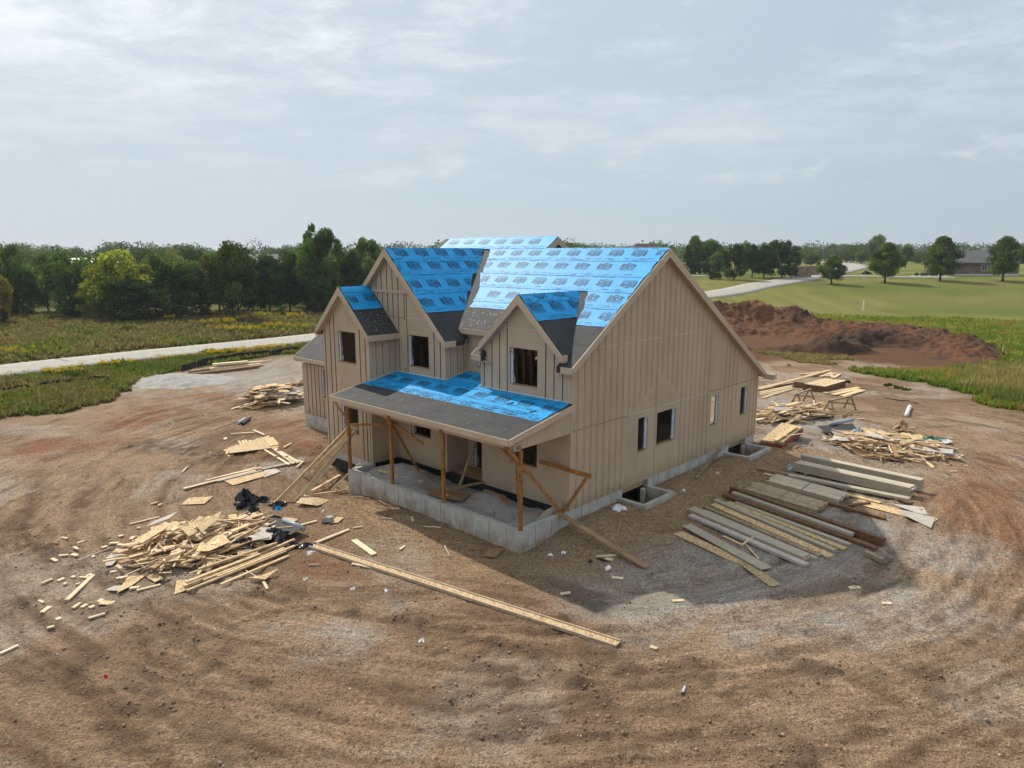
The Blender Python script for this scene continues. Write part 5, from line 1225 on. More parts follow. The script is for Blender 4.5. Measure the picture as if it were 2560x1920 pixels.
LS=[((-12.08,17.71),(-12.25,19.24),'long'),((-13.29,20.22),(-12.82,21.29),'thin'),((-13.26,23.14),(-12.60,23.87),''),((-10.91,16.71),(-10.66,17.03),''),((-6.42,21.57),(-5.57,22.70),''),((-7.53,22.90),(-6.87,23.45),''),((-10.50,18.31),(-10.01,18.66),''),((-6.15,19.92),(-5.84,19.97),'thin'),((-7.14,18.84),(-6.87,18.38),''),((-7.90,19.54),(-7.41,19.09),'thin'),((-9.58,22.37),(-8.75,21.54),''),((-8.78,20.71),(-9.12,22.37),''),((-5.19,21.79),(-4.31,20.67),'wide'),((-4.55,23.37),(-4.13,23.17),'thin'),((-3.56,21.01),(-3.44,21.27),''),((-2.16,21.20),(-1.94,20.51),'thin'),((-6.37,21.55),(-5.54,22.66),''),((-4.86,20.02),(-3.96,19.64),''),((-3.52,23.41),(-3.41,22.97),''),((-12.06,15.14),(-11.88,15.50),''),((2.61,20.43),(3.23,20.51),'')]
LSL=['paired lath lying left of the big heap','thin grey stick left of the big heap','lath behind the left end of the big heap','lath in front of the left end of the big heap','stick behind the end of the long joist','stick right of the grey tube','thin stick in front of the big heap','tiny pale stick right of the big heap','stub under the strand board triangle','thin stick under the strand board triangle','pale board across the top of the big heap','upright looking stick on the big heap','short pale plank in front of the porch wall','sliver on the bank before the porch','chip in front of the porch, beyond the joist','sliver lying between joist and porch corner','board end touching the start of the long joist','loose strip along the near side of the long joist','stub on the bank in front of the porch','thin stick at the left edge of the picture','thin stick near the white cup']
for (p,q,k),lb in zip(LS,LSL): board('lumber_offcut',p,q,{'long':.13,'thin':.03,'wide':.2,'':.08}[k],.04,MPALE if k!='thin' else MGREYB,lb,'offcut',.005)
rs=random.Random(3)
for p in ((-14.79,21.95),(-14.05,21.63),(-13.96,21.20),(-12.94,21.57),(-13.08,21.25),(-13.69,20.69),(-13.98,20.60),(-14.02,20.22),(-13.01,20.53),(-11.76,19.48),(-13.37,18.86),(-13.03,18.96),(-12.75,18.71),(-12.43,19.10),(-12.38,19.24),(-11.34,19.00),(-11.31,19.05),(-12.32,17.21),(-11.69,16.73),(-11.65,17.44),(-11.20,17.36),(-11.64,16.34),(-13.47,25.25),(-13.19,25.12),(-10.64,18.47),(-12.73,17.64),(-13.03,22.13),(-12.56,21.98),(-12.78,22.81),(-12.77,19.12),(-12.38,18.69),(-11.17,17.71),(-11.43,17.40)):
    an=rs.uniform(-.6,1.6); l=rs.uniform(.04,.16); v=Vector((math.cos(an),math.sin(an),0))*l
    board('wood_block',(p[0]-v.x,p[1]-v.y),(p[0]+v.x,p[1]+v.y),rs.uniform(.06,.13),.04,MPALE,'small pale wood block scattered left of the big heap','wood block',.005,'wood blocks scattered left of the big heap')
for p in ((4.51,17.69),(9.65,18.46),(10.10,17.57),(2.99,20.27),(-2.85,22.60),(-2.57,22.64),(-5.28,22.85),(1.48,18.12),(3.06,19.07),(3.39,15.40),(19.04,38.95),(20.00,39.92),(19.79,38.84),(21.51,34.04),(22.27,34.66),(21.59,36.90),(19.07,29.19),(20.08,29.97)):
    an=rs.uniform(-.6,.6); l=rs.uniform(.08,.2); v=Vector((math.cos(an),math.sin(an),0))*l
    board('wood_block',(p[0]-v.x,p[1]-v.y),(p[0]+v.x,p[1]+v.y),rs.uniform(.06,.14),.03,MPALE,'small pale wood scrap alone on the open soil','wood block',.005,'wood scraps on the open soil')
# long joist on the ground in front of the porch
pj=gpt((-6.37,21.28),.0); qj=gpt((2.56,15.53),.0); ctr=(pj+qj)/2; root=empty('i_joist',ctr); tag(root,'long wooden joist with strand board web lying in front of the porch','joist')
dj=(qj-pj).normalized(); nj=Vector((-dj.y,dj.x,0))
[stick('flange',pj-ctr+nj*.135*k+Vector((0,0,.06)),qj-ctr+nj*.135*k+Vector((0,0,.06)),.04,.085,mat('dusty_joist_flange',(.50,.39,.265),.8,(.40,.30,.19),5),root) for k in (-1,1)]
stick('web',pj-ctr+Vector((0,0,.065)),qj-ctr+Vector((0,0,.065)),.27,.014,MOSBD,root)
# left yard: sheets and boards between the big heap and the wing
KP_=[([(-13.60,32.45),(-12.40,34.77),(-11.09,32.64),(-13.12,31.54)],MOSBD,'large strand board sheet left of the gabled bay',.03),([(-13.82,32.54),(-13.69,32.73),(-12.93,31.66),(-13.12,31.42)],MOSB,'strand board strip showing under the large sheet',.01),
 ([(-12.35,33.99),(-12.04,34.38),(-11.27,32.98),(-11.60,32.60)],MOSB,'small strand board piece on the right end of the large sheet',.06),
 ([(-11.89,27.86),(-10.78,29.17),(-10.22,28.75),(-11.31,27.29)],MOSB,'long strand board sheet nearest the long boards',.03),([(-10.73,29.29),(-10.34,29.55),(-9.94,29.14),(-10.39,28.31)],MGREYB,'pale grey sheet piece at the end of the long strand board sheet',.02),
 ([(-9.83,30.52),(-9.66,30.77),(-9.38,30.45),(-9.53,30.16)],MGREYB,'pale square offcut at the end of the crossing boards',.02),([(-14.63,34.53),(-14.62,34.86),(-14.41,34.61),(-14.46,34.36)],MPALE,'small square block left of the large sheet',.02)]
for pts,m,lb,z in KP_: panel('sheathing_offcut',pts,m,lb,'offcut',z)
KS=[((-14.56,35.38),(-13.42,35.69),'lath lying beyond the large strand board sheet',.09),((-13.68,36.19),(-12.75,35.18),'short board beside the lath beyond the large sheet',.12),((-10.79,32.19),(-10.61,32.77),'round edged stick near the gabled bay',.09),((-9.43,29.66),(-9.32,30.32),'short stick at the end of the crossing boards',.09),((-14.12,28.93),(-14.25,29.76),'pale lath alone on the soil at left',.05),((-13.10,26.84),(-11.05,29.14),'longest board of the left yard, nearest the viewer',.16),((-12.64,27.83),(-11.18,29.63),'thin board behind the longest board of the left yard',.09),((-12.45,28.12),(-10.93,29.60),'second thin board behind the longest board',.09),((-12.10,27.72),(-10.78,29.17),'grey edged board on the long strand board sheet',.1),((-10.84,29.35),(-9.66,30.35),'pale grey board pointing at the crossing boards',.14),((-10.46,29.62),(-9.57,30.32),'short grey board beside the pale grey board',.12)]
for p,q,lb,w in KS: board('plank',p,q,w,.04,MPALE if 'grey' not in lb else MGREYB,lb,'board',.03)
for p,q in (((-13.59,33.90),(-12.43,31.94)),((-13.41,33.93),(-12.37,32.02)),((-13.33,34.09),(-12.30,32.09)),((-12.82,34.27),(-9.52,30.12)),((-12.70,34.26),(-9.48,30.19)),((-12.49,33.97),(-9.68,30.03)),((-13.08,33.96),(-9.83,29.89))):
    board('lath',p,q,.10,.04,MPALE,'pale lath crossing the large strand board sheet','lath',.06,'laths crossing the large sheet')
# boards leaning against the porch from the left
for i,(t_,b_) in enumerate((((9.55,-2.05,1.75),(-8.88,30.06)),((9.50,-2.0,1.68),(-8.88,28.81)),((9.60,-2.1,1.6),(-8.53,28.79)),((9.45,-1.95,1.52),(-8.17,26.57)),((9.62,-2.15,1.66),(-8.90,25.47)),((9.40,-1.9,1.62),(-8.20,25.49)))):
    wstick('leaning_board',gpt(b_,.05),hp(*t_),.04,.14,MPALE if i%2 else MPINE,'long pale board leaning against the left porch post','board','boards leaning on the left porch post')
board('plank',(-8.08,27.17),(-7.43,29.19),.12,.05,MPINE,'plank lying beside the left porch wall','plank',.03); wstick('plank',gpt((-7.50,27.90),.04),hp(9.5,-1.75,.15),.2,.04,MPALE,'wide plank propped on the left porch wall','plank'); board('plank',(-7.89,26.49),(-6.80,27.81),.1,.05,MPINE,'plank pointing at the left porch corner','plank',.03)
# black plastic, felt and rubbish on the left heap
crumple('rubbish_bag',(-10.02,25.20),.42,.46,MBLACK,'full black rubbish bag at the back of the big heap','rubbish bag',31,None,.0)
for i,(p,r,hh,m,lb) in enumerate((((-9.46,25.53),.28,.22,MBLACK,'crumpled black plastic right of the rubbish bag'),((-8.78,25.06),.34,.2,MBLACK,'spread black plastic farthest from the big heap'),((-8.63,24.75),.16,.14,MBLUE,'black plastic scrap with its blue light painted as colour'),((-9.25,24.09),.24,.25,MBLACK,'black plastic scrap on the top right of the big heap'),((-8.45,23.65),.26,.2,MBLACK,'black plastic scrap with pale edge beside the felt'),((-7.70,21.75),.5,.35,MBLACK,'largest black plastic tangle on the right of the big heap'),((-8.51,21.00),.42,.3,MBLACK,'black plastic tangle at the near right of the big heap'),((-7.03,21.29),.26,.2,MBLACK,'black plastic scrap beside the long boards'),((-7.25,20.78),.2,.12,MBLACK,'small black plastic scrap on the long boards'),((-6.58,21.31),.28,.16,MBLACK,'black plastic at the start of the long joist'),((-6.31,20.87),.22,.05,MWRAP,'flat white plastic scrap beside the start of the joist'))):  # one black scrap takes the roof blue, painting in the blue light on it
    crumple('plastic_scrap',p,r*.8,hh*.8,m,lb,'plastic',40+i,None,.12 if i in(3,5,6) else 0)
panel('roofing_felt',[(-8.88,22.79),(-8.87,23.54),(-7.90,23.14),(-6.97,22.35),(-7.22,21.68),(-8.05,22.25)],mat('felt_scrap',(.05,.045,.042),.8),'dark felt sheet lying on the right of the big heap','felt',.22,.01,None,.05)
o=obj('grey_tube',pymesh('grey_tube',*(lambda m:(m.v,m.f))(MB().tube([gpt((-7.83,22.90),.3),gpt((-6.96,22.30),.22)],.085,12)),True),MGREYP); tag(o,'grey tube lying on the dark felt sheet','tube')
panel('roofing_felt',[(16.14,36.20),(15.98,34.76),(16.77,35.30),(17.83,35.41),(18.15,36.54),(16.80,36.24)],mat('felt_scrap_dark',(.035,.033,.033),.8),'dark felt spread on the wide right heap','felt',.3,.012,None,.03)
o=obj('grey_tube',pymesh('grey_tube',*(lambda m:(m.v,m.f))(MB().tube([gpt((16.75,36.08),.42),gpt((18.42,37.09),.42)],.1,12)),True),MGREYP); tag(o,'grey tube on the wide heap right of the house','tube')
crumple('plastic_wrap',(17.63,34.87),.55,.3,MWRAP,'white plastic sheet tangled on the wide right heap','plastic',61,None,.15,(.5,1)); crumple('plastic_wrap',(16.23,34.76),.4,.12,MWRAP,'flat white plastic at the left end of the wide right heap','plastic',62); crumple('feed_sack',(20.66,33.79),.9,.22,mat('green_white_sack',(.7,.75,.74),.5,(.03,.16,.10),2.2,.45,.55),'green and white sack at the right end of the wide heap','sack',63,None,.1,(1,.55)); crumple('foam_scrap',(20.47,36.01),.5,.3,MPLY,'tan crumpled wrapper on the far side of the wide heap','wrapper',64,None,.2,(1,.6))
crumple('plastic_wrap',(-14.82,44.37),.95,.35,MWHITE,'bright white plastic sheet on the heap beside the left wing','plastic',65,None,.4,(1,.6)); crumple('plastic_wrap',(-13.89,43.38),.55,.25,MWHITE,'smaller white plastic piece on the heap beside the left wing','plastic',66,None,.35)
# small things
o=MB().tube([gpt((-6.39,23.40),.02),gpt((-6.39,23.40),.22)],.12,14).build('paint_can',MGREYP,None); tag(o,'grey metal can on the bank left of the porch','can'); tag(MB().tube([gpt((-6.49,23.43),.0),gpt((-6.49,23.43),.05)],.2,12).build('can_lid',MBLACK),'black lid beside the grey can','lid')
o=MB().tube([gpt((2.79,19.54),.06),gpt((2.91,19.63),.10)],[.055,.075],12).build('paper_cup',MWHITE); tag(o,'white paper cup lying in the house shadow','cup')
panel('felt_scrap',[(2.30,20.08),(2.39,20.31),(2.47,20.20),(2.43,20.09)],MBLACK,'small black scrap left of the white cup','felt scrap',.02); panel('felt_scrap',[(2.58,20.37),(2.77,20.34),(2.97,20.07),(2.72,20.22)],MBLACK,'pointed black scrap above the white cup','felt scrap',.02)
for i,(p,q) in enumerate((((-14.73,37.42),(-14.83,38.86)),((-15.06,37.71),(-15.04,38.63)))):
    o=MB().tube([gpt(p,.09),gpt(q,.09)],.08,10).build('tube',(MBLACK,MWRAP)[i]); tag(o,('dark tube','pale tube')[i]+' of a pair lying on the soil left of the wing','tube')
root=empty('caulk_tube',gpt((3.71,13.73),.04)); tag(root,'used white and black caulk tube lying on the soil near the camera','caulk tube'); v=Vector((*(3.80,13.94),0))-Vector((*(3.65,13.61),0)); v.normalize()
MB().tube([-v*.12,v*.10],.028,10).build('barrel',MWRAP,root); MB().tube([-v*.16,-v*.12],.022,8).build('plunger',MBLACK,root); MB().tube([v*.10,v*.14,v*.24],[.02,.012,.004],8).build('nozzle',MGREYW,root)
root=empty('pin_flag',gpt((-8.73,13.69),0)); tag(root,'small red marker flag on a wire in the near left soil','flag'); MB().tube([(0,0,0),(-.02,.0,.45)],.004,5).build('wire',MGREYP,root); MB().prism([(-.02,0,.45),(-.02,0,.36),(.06,-.02,.355),(.085,-.03,.45)],(0,.003,0)).build('flag_cloth',mat('flag_red',(.75,.01,.03),.5),root)
for i,p in enumerate(((-4.48,18.42),(-3.52,18.36),(-2.21,15.81),(-6.86,24.37),(1.21,20.72),(1.63,20.80),(25.13,52.23),(25.19,52.31),(32.35,50.65),(30.09,51.99),(-17.89,40.13),(-4.48,18.45),(-6.00,19.07))):
    crumple('litter_scrap',p,.07,.05,MWHITE,'tiny white scrap of litter on the bare soil','litter',80+i,'white litter scraps')
tag(wstick('stray_board',hp(12.95,-1.4,5.02),hp(13.95,-.9,4.93),.06,.14,MPINE,'board end sticking out beyond the left eave of the gabled bay','board'))

# ---------------------------------------------------------------- spoil heap, gravel pile, silt fences
def hmap(name,x0,x1,y0,y1,st,fn,cfn,label,cat,material):
    xs=np.arange(x0,x1,st); ys=np.arange(y0,y1,st); X,Y=np.meshgrid(xs,ys); Hh=fn(X,Y); Cc=cfn(X,Y,Hh)
    nx_,ny_=len(xs),len(ys); I=np.arange(nx_*ny_).reshape(ny_,nx_)
    F=np.stack([I[:-1,:-1],I[:-1,1:],I[1:,1:],I[1:,:-1]],-1).reshape(-1,4)
    keep=(Hh.reshape(-1)[F]>.015).any(1); F=F[keep]
    V=np.stack([X,Y,G(X,Y)+Hh-.04],-1).reshape(-1,3); used=np.unique(F); re=np.full(len(V),-1); re[used]=np.arange(len(used))
    o=obj(name,npmesh(name,V[used],re[F],Cc.reshape(-1,3)[used],smooth=True),material); return tag(o,label,cat)
RIDGE=[(16,92,2.6,5.5),(20,91,2.7,5.5),(26.2,91,2.6,5.5),(30.6,91.5,2.9,5.5),(33.6,90.5,2.4,5),(35.0,88,2.2,4.6),(37,86,1.35,4.2),(40.6,83,1.05,4.2),(43.2,78.5,1.05,4.5),(44.6,75,1.05,4.5),(43.4,69,1.15,4.2),(41.4,64,1.0,3.6),(39.5,58.8,.25,2.6)]
HEAPS=[[(24.5,66.5,.35,1.6),(27,66,.55,1.8),(30,65.5,1.1,2.3),(31.8,66.2,.9,2.2)],[(33,71,.9,2.4),(36,72,1.3,2.6),(39,70.5,1.1,2.6),(41,69,1.0,2.6)],[(20,72,.25,1.2),(23,68,.3,1.2)],[(14,81,.9,3.4),(20,80.6,.9,3.4),(26,80.6,.85,3.4),(31,80,1.0,3.2),(36,77.5,1.1,3.4),(40,74,1.0,3.4)]]
def mound_h(X,Y):
    wx=(fbm(X*.35,Y*.35,201,3)-.5)*2.4; wy=(fbm(X*.35,Y*.35,203,3)-.5)*2.4
    out=np.zeros(X.shape)
    for k,rl in enumerate([RIDGE]+HEAPS):
        d,par=seg_dist(X+wx,Y+wy,rl); i=np.clip(par.astype(int),0,len(rl)-2); f=par-i; A=np.array(rl)
        hh=A[i,2]*(1-f)+A[i+1,2]*f; ww=A[i,3]*(1-f)+A[i+1,3]*f
        out=np.maximum(out,hh*sstep(1.08-d/ww))
    n_=fbm(X*.8,Y*.8,211,5)-.5; c=fbm(X*2.3,Y*2.3,221,3)
    return out*(1+n_*.7)+(out>.04)*((c-.5)*.75+np.maximum(fbm(X*1.1,Y*1.1,223,3)-.5,0)*.9)*np.clip(out*1.6,0,1)
def mound_c(X,Y,Hh):
    a=np.array([.145,.062,.031]); b=np.array([.082,.041,.024]); c=np.array([.042,.028,.020]); d=np.array([.19,.088,.042])
    f=sstep((fbm(X*.35,Y*.35,231,4)-.40)*5)[...,None]; g=sstep((fbm(X*1.4,Y*1.4,241,3)-.52)*6)[...,None]
    r=a+(b-a)*f; r=r+(d-r)*(sstep((fbm(X*.22+4,Y*.22,251,3)-.55)*7)[...,None]*.7); 
    dk_=np.exp(-((Y-66)/4)**2-((X-29)/6)**2)+np.exp(-((Y-71)/3.5)**2-((X-37)/4.5)**2); r=r+(c-r)*np.clip(dk_[...,None]*.8,0,.8)
    return r+(c-r)*g*.55
MMOUND=vcol_mat('spoil_earth',.95,1.0,6,.4,5,bdist=.12)
hmap('dirt_mound',8,54,54,100,.2,mound_h,mound_c,'long mound of red brown excavated earth behind the house at right','dirt mound',MMOUND)
GP=(-24.56,50.72)
def gp_h(X,Y):
    d=np.hypot((X-GP[0])*.9,(Y-GP[1])*1.1)+(fbm(X*.9,Y*.9,261,3)-.5)*1.6
    return .6*sstep(1-d/3.8)+(fbm(X*4,Y*4,263,3)-.5)*.06*(d<3.8)
hmap('gravel_pile',GP[0]-4.5,GP[0]+4.5,GP[1]-4.5,GP[1]+4.5,.12,gp_h,lambda X,Y,H_:np.broadcast_to(np.array([.33,.315,.29]),X.shape+(3,)).copy()*(.8+.4*fbm(X*3,Y*3,265,3))[...,None],'pale grey gravel pile at the edge of the grass on the left','gravel pile',vcol_mat('pale_gravel',.95,.8,20,.3,12))
MFENCE=mat('silt_fence_fabric',(.012,.012,.013),.75,(.03,.03,.032),3)
def silt_fence(P_,label,hgt=.55,seed=0,sag=.25):
    L_=smooth_line(P_,8); root=empty('silt_fence',(L_[0].x,L_[0].y,gz(L_[0].x,L_[0].y))); o_=Vector(root.location); tag(root,label,'silt fence'); rs=random.Random(seed)
    V=[];F=[]
    for i,p in enumerate(L_):
        hh=hgt*(1-sag*rs.random()); z=gz(p.x,p.y); j=Vector((rs.uniform(-.05,.05),rs.uniform(-.05,.05),0))
        for k,(s,dx) in enumerate(((-.05,0),(.5,.06),(1,.02))): V.append(Vector((p.x,p.y,z+hh*s))+j*k*1.5-o_)
        for k in (2,1,0): V.append(Vector(V[i*6+k])+Vector((.012,.014,.0)))
    for i in range(len(L_)-1):
        a=i*6; b=a+6
        for k in range(6): F.append((a+k,b+k,b+(k+1)%6,a+(k+1)%6))
    obj('fabric',pymesh('fabric',V,F),MFENCE,root)
    for i in range(0,len(L_),6):
        p=L_[i]; z=gz(p.x,p.y); stick('stake',Vector((p.x,p.y+.03,z-.1))-o_,Vector((p.x,p.y+.03,z+hgt*1.25))-o_,.04,.04,MGREYW,root,up=(1,0,0))
silt_fence([(-26.21,54.98),(-25.90,58.23),(-24.83,61.04),(-23.54,62.72),(-21.70,64.55),(-20.33,66.35)],'black silt fence along the grass behind the long lumber stack',.55,1)
silt_fence([(-34.14,46.06),(-33.55,47.30),(-32.79,48.61),(-32.03,49.64),(-31.34,49.99),(-29.73,51.08)],'low black silt fence in the grass at the far left',.45,2,.5)
silt_fence([(47.09,85.96),(48.97,84.04),(48.61,79.94),(47.34,74.40),(45.96,70.22),(45.02,67.43)],'black silt fence along the back of the earth mound',.55,3,.35)
silt_fence([(44.03,62.57),(43.39,60.53),(42.78,58.16),(42.13,55.54)],'sagging black silt fence at the right edge below the mound',.5,4,.4)
for i,(p,q,w) in enumerate((((-24.49,52.86),(-20.69,56.72),.35),((-25.14,54.12),(-21.63,58.75),.3))): board('joist',p,q,w,.2,MGREYW if i else MBROWN,('dark brown joist bundle at the front of the left lumber stack','grey joist at the back of the left lumber stack')[i],'joist',.0)
for i,(p,q) in enumerate((((-24.05,55.34),(-20.80,57.66)),((-23.92,56.18),(-20.79,58.17)),((-23.96,55.76),(-21.73,57.27)))): board('plank',p,q,.4,.16,MPALE,'pale plank on the left lumber stack before the silt fence','plank',.06+.14*i,'planks on the left lumber stack')
for p,q,lb in (((-28.18,52.49),(-26.18,49.99),'left one of two pale laths beside the gravel pile'),((-27.15,51.84),(-25.61,49.99),'right one of two pale laths beside the gravel pile'),((-21.61,58.81),(-20.82,60.42),'thin plank at the end of the left lumber stack')): board('lath',p,q,.1,.05,MPALE,lb,'lath',.1)

# ---------------------------------------------------------------- clods and stones on the bare soil
def clods(n_,name,label,reg,size,seed,use_dark,col):
    rs=np.random.RandomState(seed); X=rs.uniform(reg[0],reg[1],n_*4); Y=rs.uniform(reg[2],reg[3],n_*4)
    dk_,cl_=dark_at(X,Y); a_,b_=to_ab(X,Y)
    ok=(grass_at(X,Y)<.3)&~((a_>-.2)&(b_>-2.7)&(a_<20)&(b_<15))&~((a_>-1.4)&(a_<0)&(b_>2.6)&(b_<5.1))&~((a_>-1.4)&(a_<0)&(b_>10.9)&(b_<13.5))
    pr=(.08+.92*np.clip(dk_,0,1))*sstep((cl_-.3)*4) if use_dark else np.full(X.shape,.5)
    ok&=rs.rand(len(X))<pr; X=X[ok][:n_]; Y=Y[ok][:n_]; n_=len(X)
    ico=np.array([(0,0,1),(.89,0,.45),(.28,.85,.45),(-.72,.53,.45),(-.72,-.53,.45),(.28,-.85,.45),(.72,.53,-.45),(-.28,.85,-.45),(-.89,0,-.45),(-.28,-.85,-.45),(.72,-.53,-.45),(0,0,-1)])
    fc=np.array([(0,1,2),(0,2,3),(0,3,4),(0,4,5),(0,5,1),(1,6,2),(2,7,3),(3,8,4),(4,9,5),(5,10,1),(6,7,2),(7,8,3),(8,9,4),(9,10,5),(10,6,1),(11,7,6),(11,8,7),(11,9,8),(11,10,9),(11,6,10)])
    r=size[0]+(size[1]-size[0])*rs.rand(n_)**3.5
    V=ico[None]*(.65+.7*rs.rand(n_,12,1))*r[:,None,None]*np.array([1,1,.7]); V=V+np.stack([X,Y,ground_height(X,Y)+r*.18],-1)[:,None,:]
    F=(fc[None]+12*np.arange(n_)[:,None,None]).reshape(-1,3)
    cc=np.array(col)[rs.randint(0,len(col),n_)]*(.75+.5*rs.rand(n_,1)); cc=np.repeat(cc,12,0)
    tag(obj(name,npmesh(name,V.reshape(-1,3),F,cc),vcol_mat(name+'_earth',.95,.6,60,.3,50)),label,'soil',kind='stuff')
clods(13000,'soil_clods','dark crumbled clods of soil churned up across the yard',(-24,26,9.5,32),(.010,.05),5,True,[(.23,.155,.10),(.29,.195,.125),(.17,.115,.075),(.33,.225,.145)])
clods(9000,'pebbles','pale pebbles and crumbs of limestone in the soil',(-22,24,9.5,34),(.008,.03),6,False,[(.40,.37,.33),(.30,.25,.19),(.22,.16,.11),(.45,.42,.39)])

# ---------------------------------------------------------------- grass and weeds
def tufts(name,label,X,Y,hmin,hmax,pal,seed,nb=6,wd=.035,lean=.45,kind='stuff',zoff=0):
    rs=np.random.RandomState(seed); n_=len(X); hh=(hmin+(hmax-hmin)*rs.rand(n_)**1.6)
    base=np.stack([X,Y,ground_height(X,Y)-.03+zoff],-1)
    an=rs.rand(n_,nb)*2*np.pi; rad=rs.rand(n_,nb)*hh[:,None]*.30; bl=hh[:,None]*(.55+.55*rs.rand(n_,nb)); le=lean*rs.rand(n_,nb)*bl
    ca,sa=np.cos(an),np.sin(an); r0=np.stack([ca*rad,sa*rad,0*rad],-1)+base[:,None]
    tip=r0+np.stack([ca*le,sa*le,bl],-1); side=np.stack([-sa,ca,0*ca],-1)*(wd*(.6+.8*rs.rand(n_,nb)))[...,None]
    mid=r0*.45+tip*.55+np.stack([0*ca,0*ca,bl*.10],-1)
    V=np.stack([r0-side*.7,r0+side*.7,mid+side,mid-side,tip],2).reshape(-1,3)
    b=5*np.arange(n_*nb)[:,None]
    F3=np.concatenate([b+np.array([[0,1,2]]),b+np.array([[0,2,3]]),b+np.array([[3,2,4]])],0)
    pal=np.array(pal); c=pal[np.minimum((fbm(X*.25,Y*.25,seed,4)*1.5-.25+.35*(rs.rand(n_)-.5)).clip(0,.999)*len(pal),len(pal)-1).astype(int)]*(.7+.6*rs.rand(n_,1)); c=np.repeat(c,nb*5,0)
    o=obj(name,npmesh(name,V,F3,c),MGRASS); return tag(o,label,'grass',kind=kind)
MGRASS=vcol_mat('grass_blades',.8,0,1,0,1,transl=.5)
def scatter(poly,n_,seed,edge=0,ex=None):
    P_=np.array(poly); rs=np.random.RandomState(seed); x0,y0=P_.min(0); x1,y1=P_.max(0); X=rs.uniform(x0,x1,n_*3); Y=rs.uniform(y0,y1,n_*3)
    ok=poly_sd(X+(fbm(X*.5,Y*.5,seed,3)-.5)*4,Y+(fbm(X*.5,Y*.5,seed+1,3)-.5)*4,poly)>edge; ok&=grass_at(X,Y)>.35
    d,_=seg_dist(X,Y,ROADL); ok&=d>4.0
    ok&=mound_h(X,Y)<.05
    X=X[ok][:n_]; Y=Y[ok][:n_]; return X,Y
ROADL=[(p.x,p.y) for p in smooth_line([(-75,8),(-41.32,54.09),(-37.37,59.42),(-32.85,64.66),(-27.35,70.52),(-21.69,77.09),(2,108),(35.98,128.46),(49.26,141.61)])]
NEARL=[(-29.31,38.20),(-27.74,39.31),(-26.39,40.13),(-26.06,42.79),(-25.75,45.50),(-26.64,49.44),(-26.93,53.05),(-25.91,56.75),(-23.54,60.45),(-21.22,63.20),(-18.95,67.14),(-20.63,75.04),(-26.69,68.79),(-31.84,62.63),(-35.74,56.75),(-39.67,51.86)]
FARL=[(-42.45,55.61),(-38.32,60.98),(-33.92,66.82),(-28.17,72.71),(-21.59,80.61),(-26.82,105.87),(-44.72,112.54),(-64.85,109.10),(-79.63,105.87)]
pal_near=[(.10,.135,.033),(.125,.155,.038),(.165,.16,.055),(.20,.165,.08),(.15,.125,.06),(.135,.155,.042)]
pal_far=[(0.104,0.139,0.038),(0.148,0.166,0.052),(0.200,0.174,0.073),(0.227,0.174,0.096),(0.166,0.122,0.070),(0.131,0.166,0.049)]
X,Y=scatter(NEARL,15000,301); tufts('verge_grass','tall mixed grass between the silt fence and the road',X,Y,.12,.5,pal_near,302,8,.035)
X,Y=scatter(FARL,20000,303); tufts('meadow_grass','tall browning meadow grass beyond the road',X,Y,.2,.65,pal_far,304,7,.06)
NEARR=[(30.49,39.89),(29.76,42.39),(29.91,45.80),(29.22,49.44),(27.79,52.45),(26.11,54.09),(27.88,56.29),(33.51,56.29),(38.61,57.22),(42.00,55.61)]
X,Y=scatter(NEARR,9000,305); tufts('rough_grass','rough green grass between the bare soil and the earth mound',X,Y,.12,.5,[(0.133,0.200,0.037),(0.175,0.230,0.046),(0.257,0.240,0.062),(0.378,0.261,0.115)],306,8,.03)
X,Y=scatter([(31.11,40.73),(30.79,41.35),(31.86,47.89),(34.73,53.46),(40.24,57.94),(42.00,55.61)],2600,307); tufts('dry_grass','tall dry grass at the right edge of the yard',X,Y,.4,1.0,[(0.348,0.287,0.148),(0.278,0.244,0.104),(0.174,0.192,0.061)],308,8,.03)
BACKR=[(32.69,83.47),(36.91,80.61),(40.86,77.94),(43.54,71.23),(41.61,61.80),(40.39,52.45),(69.97,92.16),(60.99,98.31),(51.90,99.50),(40.58,104.08)]
X,Y=scatter(BACKR,15000,309); tufts('field_grass','long green grass between the earth mound and the mown lawn',X,Y,.2,.65,[(0.161,0.221,0.042),(0.229,0.261,0.055),(0.298,0.281,0.071),(0.270,0.200,0.073)],310,6,.05)
MIX=[(23.44,63.77),(28.96,66.82),(31.76,64.36),(26.53,57.46),(22.89,57.94)]
rs=np.random.RandomState(77); P_=np.array(MIX); X=rs.uniform(P_[:,0].min(),P_[:,0].max(),9000); Y=rs.uniform(P_[:,1].min(),P_[:,1].max(),9000); k=(poly_sd(X,Y,MIX)+(fbm(X*.35,Y*.35,78,4)-.56)*9>0)&(mound_h(X,Y)<.1); X,Y=X[k][:2200],Y[k][:2200]
tufts('sparse_grass','sparse trampled grass in front of the earth mound',X,Y,.08,.3,[(0.157,0.209,0.052),(0.244,0.227,0.086),(0.278,0.227,0.122)],79,7,.04)
